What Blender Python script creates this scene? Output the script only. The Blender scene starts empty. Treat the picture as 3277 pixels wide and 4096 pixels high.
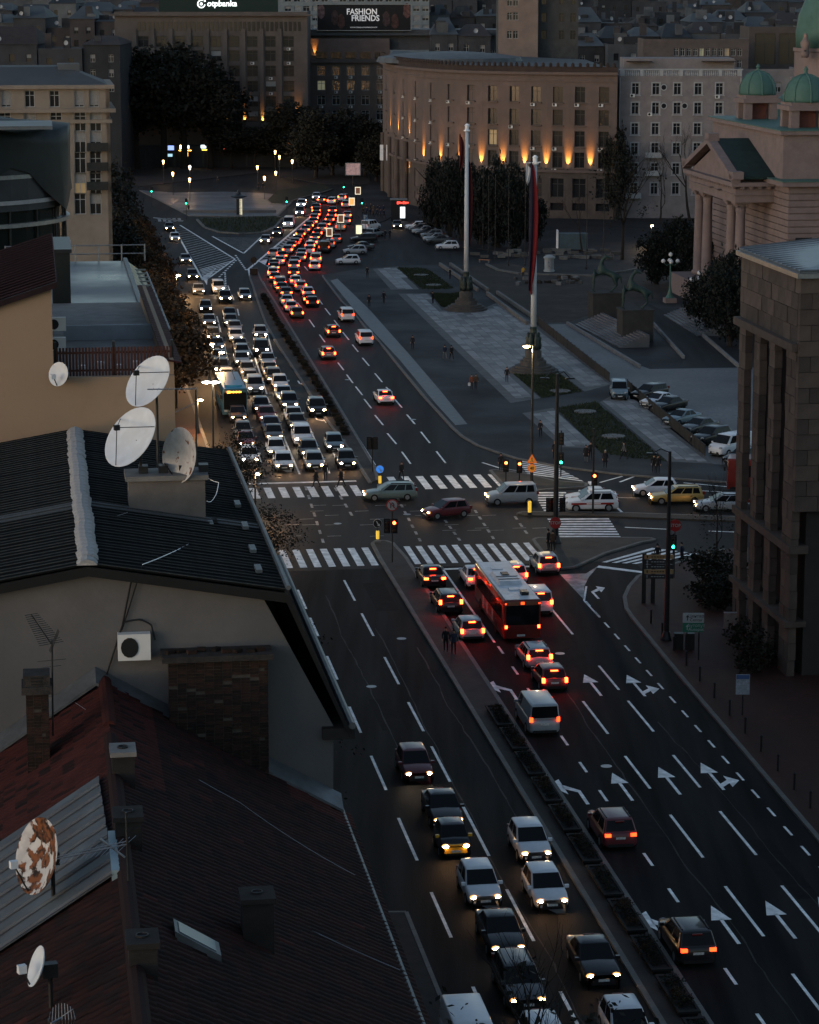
import bpy, bmesh, math, random
from mathutils import Vector, Matrix
random.seed(7)
sc = bpy.context.scene
# ---------------------------------------------------------------- camera
FPX, HC, CX, CY = 10500.0, 44.0, 1638.5, 2048.0      # focal length in photo pixels, eye height, principal point
PITCH = math.atan(2128.0 / FPX)
cam_d = bpy.data.cameras.new('camera'); cam = bpy.data.objects.new('camera', cam_d); sc.collection.objects.link(cam)
cam_d.sensor_fit = 'HORIZONTAL'; cam_d.sensor_width = 36.0; cam_d.lens = 36.0 * FPX / 3277.0
cam_d.clip_start = 1.0; cam_d.clip_end = 20000.0
cam.location = (0, 0, HC); cam.rotation_euler = (math.pi / 2 - PITCH, 0, 0)
sc.camera = cam
sc.render.resolution_x, sc.render.resolution_y = 819, 1024
# ---------------------------------------------------------------- sky, sun, exposure (dusk, sun nearly down behind the left shoulder)
SUN_EL, SUN_AZ = math.radians(7.0), math.radians(232.0)   # azimuth clockwise from +Y
w = bpy.data.worlds.new('World'); sc.world = w; w.use_nodes = True
wn = w.node_tree; bg = wn.nodes['Background']
sky = wn.nodes.new('ShaderNodeTexSky'); sky.sky_type = 'NISHITA'; sky.sun_disc = False
sky.sun_elevation = SUN_EL; sky.sun_rotation = SUN_AZ; sky.air_density = 1.0; sky.dust_density = 0.6; sky.ozone_density = 2.0
hs = wn.nodes.new('ShaderNodeHueSaturation'); hs.inputs['Saturation'].default_value = 0.8
wn.links.new(sky.outputs[0], hs.inputs['Color']); wn.links.new(hs.outputs[0], bg.inputs[0]); bg.inputs[1].default_value = 0.05
sl = bpy.data.lights.new('sun', 'SUN'); so = bpy.data.objects.new('sun', sl); sc.collection.objects.link(so)
sl.energy = 0.1; sl.angle = math.radians(40); sl.color = (1.0, 0.86, 0.83)
_el = math.radians(12.0)
sdir = Vector((math.sin(SUN_AZ) * math.cos(_el), math.cos(SUN_AZ) * math.cos(_el), math.sin(_el)))
so.rotation_euler = sdir.to_track_quat('Z', 'Y').to_euler(); so.location = (-60, -40, 120)
vs = sc.view_settings; vs.view_transform = 'Standard'; vs.look = 'None'; vs.gamma = 1.0; vs.use_curve_mapping = False
vs.exposure = 2.4
cy = sc.cycles; cy.use_denoising = True; cy.max_bounces = 6; cy.diffuse_bounces = 3; cy.glossy_bounces = 3
cy.transmission_bounces = 2; cy.volume_bounces = 0; cy.sample_clamp_indirect = 3.0; cy.use_light_tree = True
cy.caustics_reflective = False; cy.caustics_refractive = False
# ---------------------------------------------------------------- pixel -> place helpers
def ray(px, py):
    x = (px - CX) / FPX; y = -(py - CY) / FPX
    return (x, math.cos(PITCH) + y * math.sin(PITCH), -math.sin(PITCH) + y * math.cos(PITCH))
def G(px, py, z=0.0):
    r = ray(px, py); t = (z - HC) / r[2]; return Vector((r[0] * t, r[1] * t, z))
def AT(px, py, Y):
    r = ray(px, py); t = Y / r[1]; return Vector((r[0] * t, Y, HC + r[2] * t))
TH = math.atan2(-1523.0, math.hypot(FPX, 2128.0))
EV = Vector((math.sin(TH), math.cos(TH), 0)); NV = Vector((math.cos(TH), -math.sin(TH), 0)); RZ = -TH
def RF(d, s, z=0.0): return NV * d + EV * s + Vector((0, 0, z))
def DS(p): return (p.dot(NV), p.dot(EV))
def SP(px, py, s):
    r = Vector(ray(px, py)); t = s / r.dot(EV); p = r * t
    return (p.dot(NV), HC + p.z)
# ---------------------------------------------------------------- materials
MATS = {}
def _n(nt, t, **k):
    n = nt.nodes.new(t)
    for a, b in k.items(): setattr(n, a, b)
    return n
def mat(name, col, rough=0.7, metal=0.0, var=0.25, scale=0.6, bump=0.0, bscale=20.0, spec=0.18, emit=None, es=0.0, stretch=None, col2=None, v2=0.0, s2=0.15, rv=0.0, coat=0.0):
    if name in MATS: return MATS[name]
    m = bpy.data.materials.new(name); m.use_nodes = True; nt = m.node_tree
    b = nt.nodes['Principled BSDF']; MATS[name] = m
    b.inputs['Roughness'].default_value = rough; b.inputs['Metallic'].default_value = metal
    b.inputs['Specular IOR Level'].default_value = spec
    b.inputs['Coat Weight'].default_value = coat
    c4 = (*col, 1)
    b.inputs['Base Color'].default_value = c4
    if emit:
        b.inputs['Emission Color'].default_value = (*emit, 1); b.inputs['Emission Strength'].default_value = es
    if var > 0 or bump > 0 or rv > 0:
        tc = _n(nt, 'ShaderNodeTexCoord'); src = tc.outputs['Object']
        if stretch:
            mp = _n(nt, 'ShaderNodeMapping'); mp.inputs['Scale'].default_value = stretch; nt.links.new(src, mp.inputs[0]); src = mp.outputs[0]
    if var > 0:
        n1 = _n(nt, 'ShaderNodeTexNoise'); n1.inputs['Scale'].default_value = scale; n1.inputs['Detail'].default_value = 6; n1.inputs['Roughness'].default_value = 0.65
        nt.links.new(src, n1.inputs[0])
        mr = _n(nt, 'ShaderNodeMapRange'); mr.inputs[1].default_value = 0.3; mr.inputs[2].default_value = 0.7
        mr.inputs[3].default_value = 1 - var; mr.inputs[4].default_value = 1 + var; nt.links.new(n1.outputs[0], mr.inputs[0])
        mx = _n(nt, 'ShaderNodeMix', data_type='RGBA', blend_type='MULTIPLY'); mx.inputs[0].default_value = 1.0
        mx.inputs[6].default_value = c4; nt.links.new(mr.outputs[0], mx.inputs[7]); out = mx.outputs[2]
        if col2:
            n2 = _n(nt, 'ShaderNodeTexNoise'); n2.inputs['Scale'].default_value = s2; n2.inputs['Detail'].default_value = 5; nt.links.new(src, n2.inputs[0])
            m2 = _n(nt, 'ShaderNodeMapRange'); m2.inputs[1].default_value = 0.5 - v2; m2.inputs[2].default_value = 0.5 + v2; nt.links.new(n2.outputs[0], m2.inputs[0])
            mx2 = _n(nt, 'ShaderNodeMix', data_type='RGBA'); nt.links.new(m2.outputs[0], mx2.inputs[0]); nt.links.new(out, mx2.inputs[6]); mx2.inputs[7].default_value = (*col2, 1); out = mx2.outputs[2]
        nt.links.new(out, b.inputs['Base Color'])
    if rv > 0:
        n3 = _n(nt, 'ShaderNodeTexNoise'); n3.inputs['Scale'].default_value = 0.09; n3.inputs['Detail'].default_value = 5; nt.links.new(src, n3.inputs[0])
        m3 = _n(nt, 'ShaderNodeMapRange'); m3.inputs[1].default_value = 0.35; m3.inputs[2].default_value = 0.65; m3.inputs[3].default_value = rough - rv; m3.inputs[4].default_value = rough + rv
        nt.links.new(n3.outputs[0], m3.inputs[0]); nt.links.new(m3.outputs[0], b.inputs['Roughness'])
    if bump > 0:
        nb = _n(nt, 'ShaderNodeTexNoise'); nb.inputs['Scale'].default_value = bscale; nb.inputs['Detail'].default_value = 4; nt.links.new(src, nb.inputs[0])
        bp = _n(nt, 'ShaderNodeBump'); bp.inputs['Strength'].default_value = bump; bp.inputs['Distance'].default_value = 0.05; nt.links.new(nb.outputs[0], bp.inputs['Height']); nt.links.new(bp.outputs[0], b.inputs['Normal'])
    return m
def glow(name, col, s): return mat(name, col, 0.4, var=0, emit=col, es=s)
# ---------------------------------------------------------------- mesh builder
COL = sc.collection
class MB:
    def __init__(s): s.v = []; s.f = []; s.m = []
    def add(s, vs, fs, mi=0):
        o = len(s.v); s.v += [tuple(p) for p in vs]; s.f += [tuple(i + o for i in f) for f in fs]; s.m += [mi] * len(fs); return s
    def box(s, c, dims, rz=0.0, mi=0, ax=None):
        a, b, h = dims[0] / 2, dims[1] / 2, dims[2] / 2
        cz, sz = math.cos(rz), math.sin(rz); P = []
        for z in (-h, h):
            for x, y in ((-a, -b), (a, -b), (a, b), (-a, b)): P.append((c[0] + x * cz - y * sz, c[1] + x * sz + y * cz, c[2] + z))
        return s.add(P, [(3, 2, 1, 0), (4, 5, 6, 7), (0, 1, 5, 4), (1, 2, 6, 5), (2, 3, 7, 6), (3, 0, 4, 7)], mi)
    def hexa(s, P, mi=0):      # 4 bottom + 4 top points
        return s.add(P, [(3, 2, 1, 0), (4, 5, 6, 7), (0, 1, 5, 4), (1, 2, 6, 5), (2, 3, 7, 6), (3, 0, 4, 7)], mi)
    def prism(s, poly, z0, z1, mi=0, mis=None):
        n = len(poly)
        A = sum(poly[i][0] * poly[(i + 1) % n][1] - poly[(i + 1) % n][0] * poly[i][1] for i in range(n))
        if A < 0: poly = poly[::-1]
        P = [(p[0], p[1], z0) for p in poly] + [(p[0], p[1], z1) for p in poly]
        s.add(P, [tuple(range(n, 2 * n))], mi)
        o = len(s.v) - 2 * n
        F = [(i, (i + 1) % n, n + (i + 1) % n, n + i) for i in range(n)]
        s.f += [tuple(i + o for i in f) for f in F]; s.m += [mi if mis is None else mis] * n
        s.f.append(tuple(o + i for i in range(n))[::-1]); s.m.append(mi if mis is None else mis)
        return s
    def sheet(s, pts, mi=0): return s.add(pts, [tuple(range(len(pts)))], mi)
    def tube(s, path, r, n=6, mi=0, cap=True):
        path = [Vector(p) for p in path]; R = r if isinstance(r, (list, tuple)) else [r] * len(path)
        P = []
        for i, p in enumerate(path):
            t = (path[min(i + 1, len(path) - 1)] - path[max(i - 1, 0)]).normalized()
            a = Vector((0, 0, 1)) if abs(t.z) < 0.9 else Vector((1, 0, 0))
            u = t.cross(a).normalized(); q = t.cross(u)
            P += [p + (u * math.cos(2 * math.pi * k / n) + q * math.sin(2 * math.pi * k / n)) * R[i] for k in range(n)]
        F = []
        for i in range(len(path) - 1):
            F += [(i * n + k, i * n + (k + 1) % n, (i + 1) * n + (k + 1) % n, (i + 1) * n + k) for k in range(n)]
        if cap: F += [tuple(range(n))[::-1], tuple(range((len(path) - 1) * n, len(path) * n))]
        return s.add(P, F, mi)
    def lathe(s, prof, c=(0, 0, 0), n=12, mi=0, cap=True):
        P = [(c[0] + r * math.cos(2 * math.pi * k / n), c[1] + r * math.sin(2 * math.pi * k / n), c[2] + z) for r, z in prof for k in range(n)]
        F = []
        for i in range(len(prof) - 1):
            F += [(i * n + k, i * n + (k + 1) % n, (i + 1) * n + (k + 1) % n, (i + 1) * n + k) for k in range(n)]
        if cap: F += [tuple(range(n))[::-1], tuple(range((len(prof) - 1) * n, len(prof) * n))]
        return s.add(P, F, mi)
    def mesh(s, name, mats, off=None, smooth=False):
        me = bpy.data.meshes.new(name)
        V = s.v if off is None else [(a - off[0], b - off[1], c - off[2]) for a, b, c in s.v]
        me.from_pydata(V, [], s.f)
        for m in (mats if isinstance(mats, (list, tuple)) else [mats]): me.materials.append(m)
        me.polygons.foreach_set('material_index', s.m)
        if smooth: me.polygons.foreach_set('use_smooth', [True] * len(s.f))
        me.update(); return me
    def build(s, name, mats, parent=None, smooth=False, loc=None):
        off = parent.location if (parent is not None and loc is None) else (loc if loc is not None else None)
        o = bpy.data.objects.new(name, s.mesh(name, mats, off, smooth)); COL.objects.link(o)
        if parent is not None: o.parent = parent
        if loc is not None: o.location = loc if parent is None else Vector(loc) - parent.location
        return o
def inst(name, me, loc, rz=0.0, parent=None, scale=None, mats=None, rot=None):
    o = bpy.data.objects.new(name, me); COL.objects.link(o)
    o.location = loc; o.rotation_euler = rot if rot else (0, 0, rz)
    if scale is not None: o.scale = scale
    if parent is not None: o.parent = parent
    if mats:
        for i, m in mats.items():
            o.material_slots[i].link = 'OBJECT'; o.material_slots[i].material = m
    return o
def tag(o, label, cat, group=None):
    o['label'] = label; o['category'] = cat
    if group: o['group'] = group
    return o
def thing(name, label, cat, loc=(0, 0, 0), rz=0.0, group=None):
    o = bpy.data.objects.new(name, None); o.empty_display_size = 0.3; COL.objects.link(o)
    o.location = loc; o.rotation_euler = (0, 0, rz); return tag(o, label, cat, group)
def struct(o): o['kind'] = 'structure'; return o
def text_mesh(txt, size, m, extrude=0.01, align='CENTER', shear=0.0, bold=0.0):
    cu = bpy.data.curves.new('t', 'FONT'); cu.body = txt; cu.size = size; cu.extrude = extrude; cu.align_x = align; cu.align_y = 'CENTER'; cu.shear = shear
    cu.offset = bold; cu.resolution_u = 3
    ob = bpy.data.objects.new('t', cu); COL.objects.link(ob)
    dg = bpy.context.evaluated_depsgraph_get(); me = bpy.data.meshes.new_from_object(ob.evaluated_get(dg)); bpy.data.objects.remove(ob)
    me.materials.clear(); me.materials.append(m); return me
NUM = ['first', 'second', 'third', 'fourth', 'fifth', 'sixth', 'seventh', 'eighth', 'ninth', 'tenth', 'eleventh', 'twelfth', 'thirteenth', 'fourteenth', 'fifteenth', 'sixteenth', 'seventeenth', 'eighteenth', 'nineteenth', 'twentieth', 'twenty-first', 'twenty-second', 'twenty-third', 'twenty-fourth', 'twenty-fifth', 'twenty-sixth', 'twenty-seventh', 'twenty-eighth', 'twenty-ninth', 'thirtieth']
# ---------------------------------------------------------------- base materials
ASPH = mat('asphalt', (0.0145, 0.0143, 0.0145), 0.72, var=0.3, scale=0.5, bump=0.3, bscale=25, col2=(0.023, 0.0225, 0.0225), v2=0.14, s2=0.8, rv=0.1, spec=0.08, stretch=(1.0, 0.07, 1.0))
ASPH_VIG = mat('vignetted_asphalt', (0.0075, 0.0078, 0.008), 0.75, var=0.3, scale=0.6, bump=0.3, bscale=25, col2=(0.02, 0.0198, 0.0195), v2=0.16, s2=0.9, rv=0.08, spec=0.03, stretch=(1.0, 0.06, 1.0))  # near road's darker colour stands in for vignette darkening of the lower frame
PATCH = mat('asphalt_repair', (0.0115, 0.0115, 0.0115), 0.75, var=0.3, scale=1.5, spec=0.03)
ASPH2 = mat('old_asphalt', (0.024, 0.0225, 0.0235), 0.7, var=0.3, scale=0.5, bump=0.25, bscale=15, col2=(0.02, 0.0195, 0.02), v2=0.15, s2=0.1, rv=0.1, spec=0.1)
PAINT = mat('road_paint', (0.85, 0.85, 0.83), 0.55, var=0.25, scale=2.5, bump=0.1, col2=(0.5, 0.5, 0.49), v2=0.16, s2=1.3)
WORN = mat('worn_paint', (0.34, 0.34, 0.33), 0.6, var=0.45, scale=3.0, col2=(0.1, 0.1, 0.1), v2=0.2, s2=0.9)
KERB = mat('kerb_stone', (0.11, 0.105, 0.097), 0.7, var=0.3, scale=1.2, bump=0.2)
PAVE = mat('light_paving', (0.11, 0.11, 0.115), 0.5, var=0.25, scale=0.8, bump=0.15, col2=(0.065, 0.065, 0.07), v2=0.2, s2=0.25, rv=0.1)
COBB = mat('cobbles', (0.11, 0.112, 0.115), 0.55, var=0.4, scale=2.2, bump=0.6, bscale=6, col2=(0.07, 0.07, 0.072), v2=0.15, s2=0.08)
BRICKP = mat('red_paving', (0.042, 0.015, 0.011), 0.75, var=0.3, scale=1.2, bump=0.3, bscale=8, col2=(0.028, 0.013, 0.01), v2=0.2, s2=0.2)
SOIL = mat('bare_soil', (0.045, 0.034, 0.027), 0.9, var=0.5, scale=0.6, bump=0.8, bscale=2, col2=(0.025, 0.02, 0.017), v2=0.2, s2=0.2)
LAWN = mat('lawn_soil', (0.015, 0.018, 0.01), 0.9, var=0.4, scale=1.5, bump=0.6, bscale=8)
GRASS = mat('grass_blades', (0.022, 0.03, 0.014), 0.8, var=0.4, scale=0.8)
CONC = mat('concrete', (0.14, 0.135, 0.13), 0.8, var=0.25, scale=1.0, bump=0.2)
DARKM = mat('dark_metal', (0.03, 0.032, 0.034), 0.45, 0.6, var=0.2, scale=3)
GREYM = mat('grey_metal', (0.2, 0.21, 0.22), 0.4, 0.7, var=0.2, scale=3)
BLACK = mat('black_plastic', (0.012, 0.012, 0.013), 0.5, var=0)
WHITEP = mat('white_paint', (0.7, 0.71, 0.72), 0.5, var=0.1, scale=2)
GLASS = mat('dark_glass', (0.012, 0.014, 0.016), 0.08, var=0, spec=0.6)
# ================================================================ ground, road, pavements
g = MB().sheet([(-6000, -200, -0.15), (6000, -200, -0.15), (6000, 9000, -0.15), (-6000, 9000, -0.15)])
struct(g.build('ground', mat('far_ground', (0.02, 0.02, 0.02), 0.9, var=0.3, scale=0.02)))
road = struct(MB().prism([(-160, 30), (170, 30), (170, 760), (-160, 760)], -0.1, 0.0).build('road', ASPH))
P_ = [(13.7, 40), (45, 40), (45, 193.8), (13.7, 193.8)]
MB().prism([(RF(a, b).x, RF(a, b).y) for a, b in P_], -0.04, 0.003).build('vignetted_surface', ASPH_VIG, road)  # near road sheet, vignette darkening carried in its colour
def pv(name, pts, m, z1=0.13, z0=-0.05, kerb=None, px=True, kw=0.28):
    """a raised pavement slab from photo pixels (on its own top) or from (d, s) pairs, with optional kerb stones round it"""
    P = [(G(a, b, z1) if px else RF(a, b, z1)) for a, b in pts]
    o = struct(MB().prism([(p.x, p.y) for p in P], z0, z1).build(name, m))
    if kerb:
        i0, i1 = kerb
        line = [P[k % len(P)] for k in range(i0, i1 + 1)]
        kerbline(line, z1, o, kw)
    return o
KST = {}
def kerbline(line, z1, parent, kw=0.28, step=2.4, m=None):
    m = m or KERB; k = 0
    for a, b in zip(line[:-1], line[1:]):
        dv = Vector((b.x - a.x, b.y - a.y, 0)); L = dv.length
        n = max(1, round(L / step)); u = dv / L; an = math.atan2(u.y, u.x)
        for i in range(n):
            l = round(L / n - 0.03, 2); key = (l, kw, z1, m.name)
            if key not in KST:
                q = MB().box((0, 0, (z1 + 0.012 - 0.05) / 2 + 0.0), (l, kw, z1 + 0.012 + 0.05)); KST[key] = q.mesh('kerb_stone', m)
            c = a + u * ((i + 0.5) * L / n)
            inst('kerb_stone', KST[key], (c.x, c.y, 0), an, parent); k += 1
def flat(name, pts, z, m, parent=None, px=True):
    P = [(G(a, b, z) if px else RF(a, b, z)) for a, b in pts]
    A = sum(P[i].x * P[(i + 1) % len(P)].y - P[(i + 1) % len(P)].x * P[i].y for i in range(len(P)))
    if A < 0: P = P[::-1]
    o = MB().sheet(P).build(name, m, parent)
    if parent is None: struct(o)
    return o
for a, b, c, d in ((24.1, 180, 1.6, 9), (31.5, 128, 1.2, 14), (20.4, 150, 1.4, 7), (34.4, 165, 1.8, 6), (36.5, 118, 1.2, 9)):   # repaired strips
    flat('asphalt_patch', [(a - c / 2, b), (a + c / 2, b), (a + c / 2, b + d), (a - c / 2, b + d)], 0.0045, PATCH, road, False)
for a, b in ((23.9, 172), (33.8, 166.5), (20.3, 160), (30.2, 214), (24, 211), (37.6, 262), (34.2, 290), (31.4, 141)): MB().lathe([(0.001, 0), (0.33, 0)], RF(a, b, 0.007), 16, cap=False).build('manhole_cover', GREYM, road)
# left pavement (houses stand on it), cross street gap, left pavement beyond
pv('left_pavement', [(13.6, 40), (13.6, 190), (11, 197), (-90, 197), (-90, 40)], BRICKP, px=False, kerb=(0, 2))
pv('left_pavement', [(-90, 222), (12, 222), (15.6, 228), (16.2, 330), (17.5, 400), (16, 470), (4, 540), (-90, 560)], BRICKP, px=False, kerb=(1, 6))
# near median
pv('median_strip', [(25.7, 40), (27.7, 40), (27.7, 197), (27.4, 202.4), (26.9, 203.3), (26.2, 203.3), (25.8, 202.4), (25.7, 197)], mat('median_paving', (0.03, 0.028, 0.026), 0.8, var=0.3, bump=0.3), px=False, kerb=(1, 8))
# right pavement by the stone building
KR = [(3420, 3530), (3277, 3352), (3085, 3127), (2893, 2900), (2718, 2695), (2620, 2576), (2533, 2470), (2507, 2433), (2499, 2386), (2518, 2344), (2554, 2303), (2640, 2268), (2711, 2250), (2805, 2219), (2900, 2196), (3200, 2170), (3700, 2170), (3900, 3530)]
pv('right_pavement', KR, BRICKP, kerb=(0, 14))
# islands
pv('traffic_island', [(2134, 2158), (2173, 2209), (2241, 2272), (2300, 2265), (2387, 2226), (2419, 2211), (2500, 2187), (2560, 2168), (2622, 2157), (2600, 2150), (2377, 2149), (2230, 2150), (2150, 2150)], mat('island_paving', (0.045, 0.038, 0.03), 0.8, var=0.35, bump=0.3), kerb=(0, 13))
pv('traffic_island', [(1962, 1880), (1985, 1878), (2100, 1893), (2220, 1922), (2345, 1932), (2345, 1945), (2230, 1952), (2125, 1962), (2040, 1950), (2014, 1938)], MATS['island_paving'], kerb=(0, 10))
pv('cross_street_median', [(2072, 2054), (2085, 2047), (2300, 2047), (2500, 2050), (2954, 2066), (3300, 2080), (3300, 2100), (2954, 2083), (2400, 2063), (2100, 2061)], MATS['island_paving'], kerb=(0, 5))
# far median with planters
pv('far_median', [(1482, 1930), (1400, 1800), (1300, 1668), (1200, 1510), (1110, 1375), (1062, 1288), (1030, 1200), (1012, 1142), (1000, 1110), (1008, 1080), (1030, 1085), (1045, 1120), (1090, 1190), (1170, 1320), (1350, 1615), (1500, 1868), (1510, 1920)], MATS['median_paving'], kerb=(0, 16))
# big square
PK = [(1291, 1099), (1293, 1107), (1307, 1125), (1368, 1205), (1411, 1245), (1467, 1315), (1500, 1344), (1600, 1467), (1704, 1592), (1767, 1660), (1809, 1707), (1850, 1743), (1913, 1780), (1997, 1809), (2070, 1832), (2226, 1861), (2289, 1871), (2497, 1897), (2913, 1927), (3100, 1945), (3600, 1990), (3600, 960), (2500, 940), (1990, 1050), (1600, 1062), (1440, 1075)]
square = pv('square_pavement', PK, ASPH2, kerb=(0, 20))
Z1 = 0.134
def band(name, pts, m, z=Z1): return flat(name, pts, z, m, square)
band('tactile_band', [(1322, 1122), (1350, 1114), (1480, 1240), (1640, 1420), (1760, 1560), (1870, 1696), (1822, 1700), (1740, 1610), (1600, 1440), (1460, 1290)], mat('pale_band', (0.075, 0.083, 0.088), 0.5, var=0.3, scale=1.5, bump=0.15))
band('lawn_bed', [(1585, 1072), (1600, 1070), (1700, 1074), (1725, 1085), (1815, 1152), (1795, 1156), (1690, 1157), (1675, 1152)], LAWN, Z1 + .002)
band('lawn_bed', [(1720, 1172), (1800, 1176), (1845, 1168), (1840, 1215), (1795, 1232), (1765, 1226)], LAWN, Z1 + .006)
band('lawn_bed', [(2054, 1496), (2236, 1493), (2330, 1566), (2169, 1592)], LAWN, Z1 + .01)
band('lawn_bed', [(2223, 1632), (2383, 1607), (2667, 1846), (2520, 1830), (2405, 1812)], LAWN, Z1)
band('parking_cobbles', [(2160, 1298), (2270, 1296), (2390, 1370), (2480, 1420), (2545, 1455), (2600, 1476), (2970, 1470), (3200, 1470), (3200, 1880), (2852, 1856), (2822, 1826)], COBB, Z1 + .0)
band('building_site', [(1870, 1066), (2050, 1052), (2200, 1098), (2400, 1106), (2640, 1080), (2640, 1200), (2520, 1204), (2270, 1290), (2160, 1290), (1950, 1180), (1800, 1064)], SOIL, Z1 + .002)
band('ramp_road', [(2530, 1205), (2600, 1215), (2756, 1300), (2888, 1437), (2949, 1468), (2730, 1468), (2733, 1440), (2669, 1361), (2600, 1290)], ASPH, Z1 + .004)
# stone slabs of the light bands, one by one (nearest), laid as real slabs
slab_m = [mat('slab_a', (0.155, 0.157, 0.158), 0.6, var=0.2, scale=1.5, rv=0.1), mat('slab_b', (0.115, 0.117, 0.12), 0.6, var=0.2, scale=1.5, rv=0.1), mat('slab_c', (0.195, 0.196, 0.197), 0.6, var=0.2, scale=1.5, rv=0.1)]
def inside(p, poly):
    c = False; n = len(poly)
    for i in range(n):
        a, b = poly[i], poly[i - 1]
        if (a[1] > p[1]) != (b[1] > p[1]) and p[0] < (b[0] - a[0]) * (p[1] - a[1]) / (b[1] - a[1]) + a[0]: c = not c
    return c
SLAB = {}
def slabs(name, pts, axis, sx=1.5, sy=1.0, limit=300):
    base = flat(name, pts, Z1, mat('joint_mortar', (0.1, 0.1, 0.1), 0.9, var=0.2), square)
    P = [G(a, b, Z1) for a, b in pts]; u = Vector((math.cos(axis), math.sin(axis), 0)); v = Vector((-u.y, u.x, 0))
    Q = [(p.dot(u), p.dot(v)) for p in P]; x0, x1 = min(q[0] for q in Q), max(q[0] for q in Q); y0, y1 = min(q[1] for q in Q), max(q[1] for q in Q)
    L = []
    j = 0; y = y0
    while y < y1:
        x = x0 - (0.5 * sx if j % 2 else 0)
        while x < x1:
            cs = [(x, y), (x + sx, y), (x + sx, y + sy), (x, y + sy)]
            if all(inside(c, Q) for c in cs): L.append((x + sx / 2, y + sy / 2))
            x += sx
        y += sy; j += 1
    L.sort(key=lambda c: (u * c[0] + v * c[1]).y)
    key = (sx, sy)
    if key not in SLAB: SLAB[key] = [MB().box((0, 0, 0.004), (sx - 0.05, sy - 0.05, 0.03)).mesh('slab', m) for m in slab_m]
    rest = MB()
    for i, c in enumerate(L):
        p = u * c[0] + v * c[1]; dz = random.uniform(0, 0.008)
        if i < limit: inst('slab', random.choice(SLAB[key]), (p.x, p.y, Z1 + dz), axis, base)
        else: rest.box((p.x, p.y, Z1 + 0.004 + dz), (sx - 0.05, sy - 0.05, 0.03), axis, random.randrange(3))
    if rest.v: r = rest.build('slabs_far', slab_m, base); r['kind'] = 'stuff'
BAX = math.atan2((G(2043, 1612) - G(1593, 1174)).y, (G(2043, 1612) - G(1593, 1174)).x)
slabs('stone_band', [(1491, 1075), (1593, 1066), (1677, 1157), (1564, 1158)], BAX, 1.8, 1.1, 60)
slabs('stone_band', [(1593, 1174), (1714, 1174), (1768, 1240), (1900, 1250), (2000, 1205), (2155, 1305), (2450, 1535), (2340, 1566), (2236, 1490), (2054, 1494), (2163, 1592), (2043, 1612)], BAX, 1.6, 1.0, 300)
slabs('stone_band', [(2090, 1652), (2213, 1631), (2341, 1749), (2398, 1793), (2247, 1788)], BAX, 1.4, 0.9, 200)
slabs('stone_band', [(2400, 1608), (2507, 1549), (2852, 1854), (2674, 1846)], BAX, 1.4, 0.9, 200)
# round manholes / planting rings on the lawns
RING = MB().lathe([(0.0, 0), (1.15, 0.0), (1.15, 0.12), (0.85, 0.14), (0.0, 0.12)], n=20, cap=False).mesh('concrete_ring', CONC)
for k, (a, b, lb) in enumerate(((2242, 1566, 'round concrete ring in the lawn below the tall flag monument'), (2342, 1648, 'round concrete ring at the upper corner of the parking lawn'), (2455, 1747, 'round concrete ring in the lower part of the parking lawn'), (1685, 1101, 'upper round concrete ring in the lawn by the farther flagpole'), (1735, 1141, 'lower round concrete ring in the lawn by the farther flagpole'))):
    tag(inst('concrete_ring', RING, G(a, b, Z1)), lb, 'ring', 'concrete rings in the lawns')
# grass blades (stuff)
def grass(name, polys, n, h=0.18):
    mb = MB(); tot = 0
    for pts in polys:
        P = [G(a, b, Z1) for a, b in pts]; Q = [(p.x, p.y) for p in P]
        x0, x1 = min(q[0] for q in Q), max(q[0] for q in Q); y0, y1 = min(q[1] for q in Q), max(q[1] for q in Q); c = 0; t = 0
        while c < n and t < n * 6:
            t += 1; x, y = random.uniform(x0, x1), random.uniform(y0, y1)
            if not inside((x, y), Q): continue
            c += 1; a = random.uniform(0, 6.28); l = h * random.uniform(0.5, 1.5); ww = random.uniform(0.03, 0.09)
            mb.add([(x - ww * math.cos(a), y - ww * math.sin(a), Z1), (x + ww * math.cos(a), y + ww * math.sin(a), Z1), (x + random.uniform(-.1, .1), y + random.uniform(-.1, .1), Z1 + l)], [(0, 1, 2)])
    o = mb.build(name, GRASS); o['kind'] = 'stuff'; o['label'] = 'short grass on the lawn beds of the square'; o['category'] = 'grass'
grass('grass', [[(1585, 1072), (1600, 1070), (1700, 1074), (1725, 1085), (1815, 1152), (1795, 1156), (1690, 1157)], [(1720, 1172), (1800, 1176), (1845, 1168), (1840, 1215), (1795, 1232), (1765, 1226)], [(2054, 1496), (2236, 1493), (2330, 1566), (2169, 1592)], [(2223, 1632), (2383, 1607), (2667, 1846), (2520, 1830), (2405, 1812)]], 4000)
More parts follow.
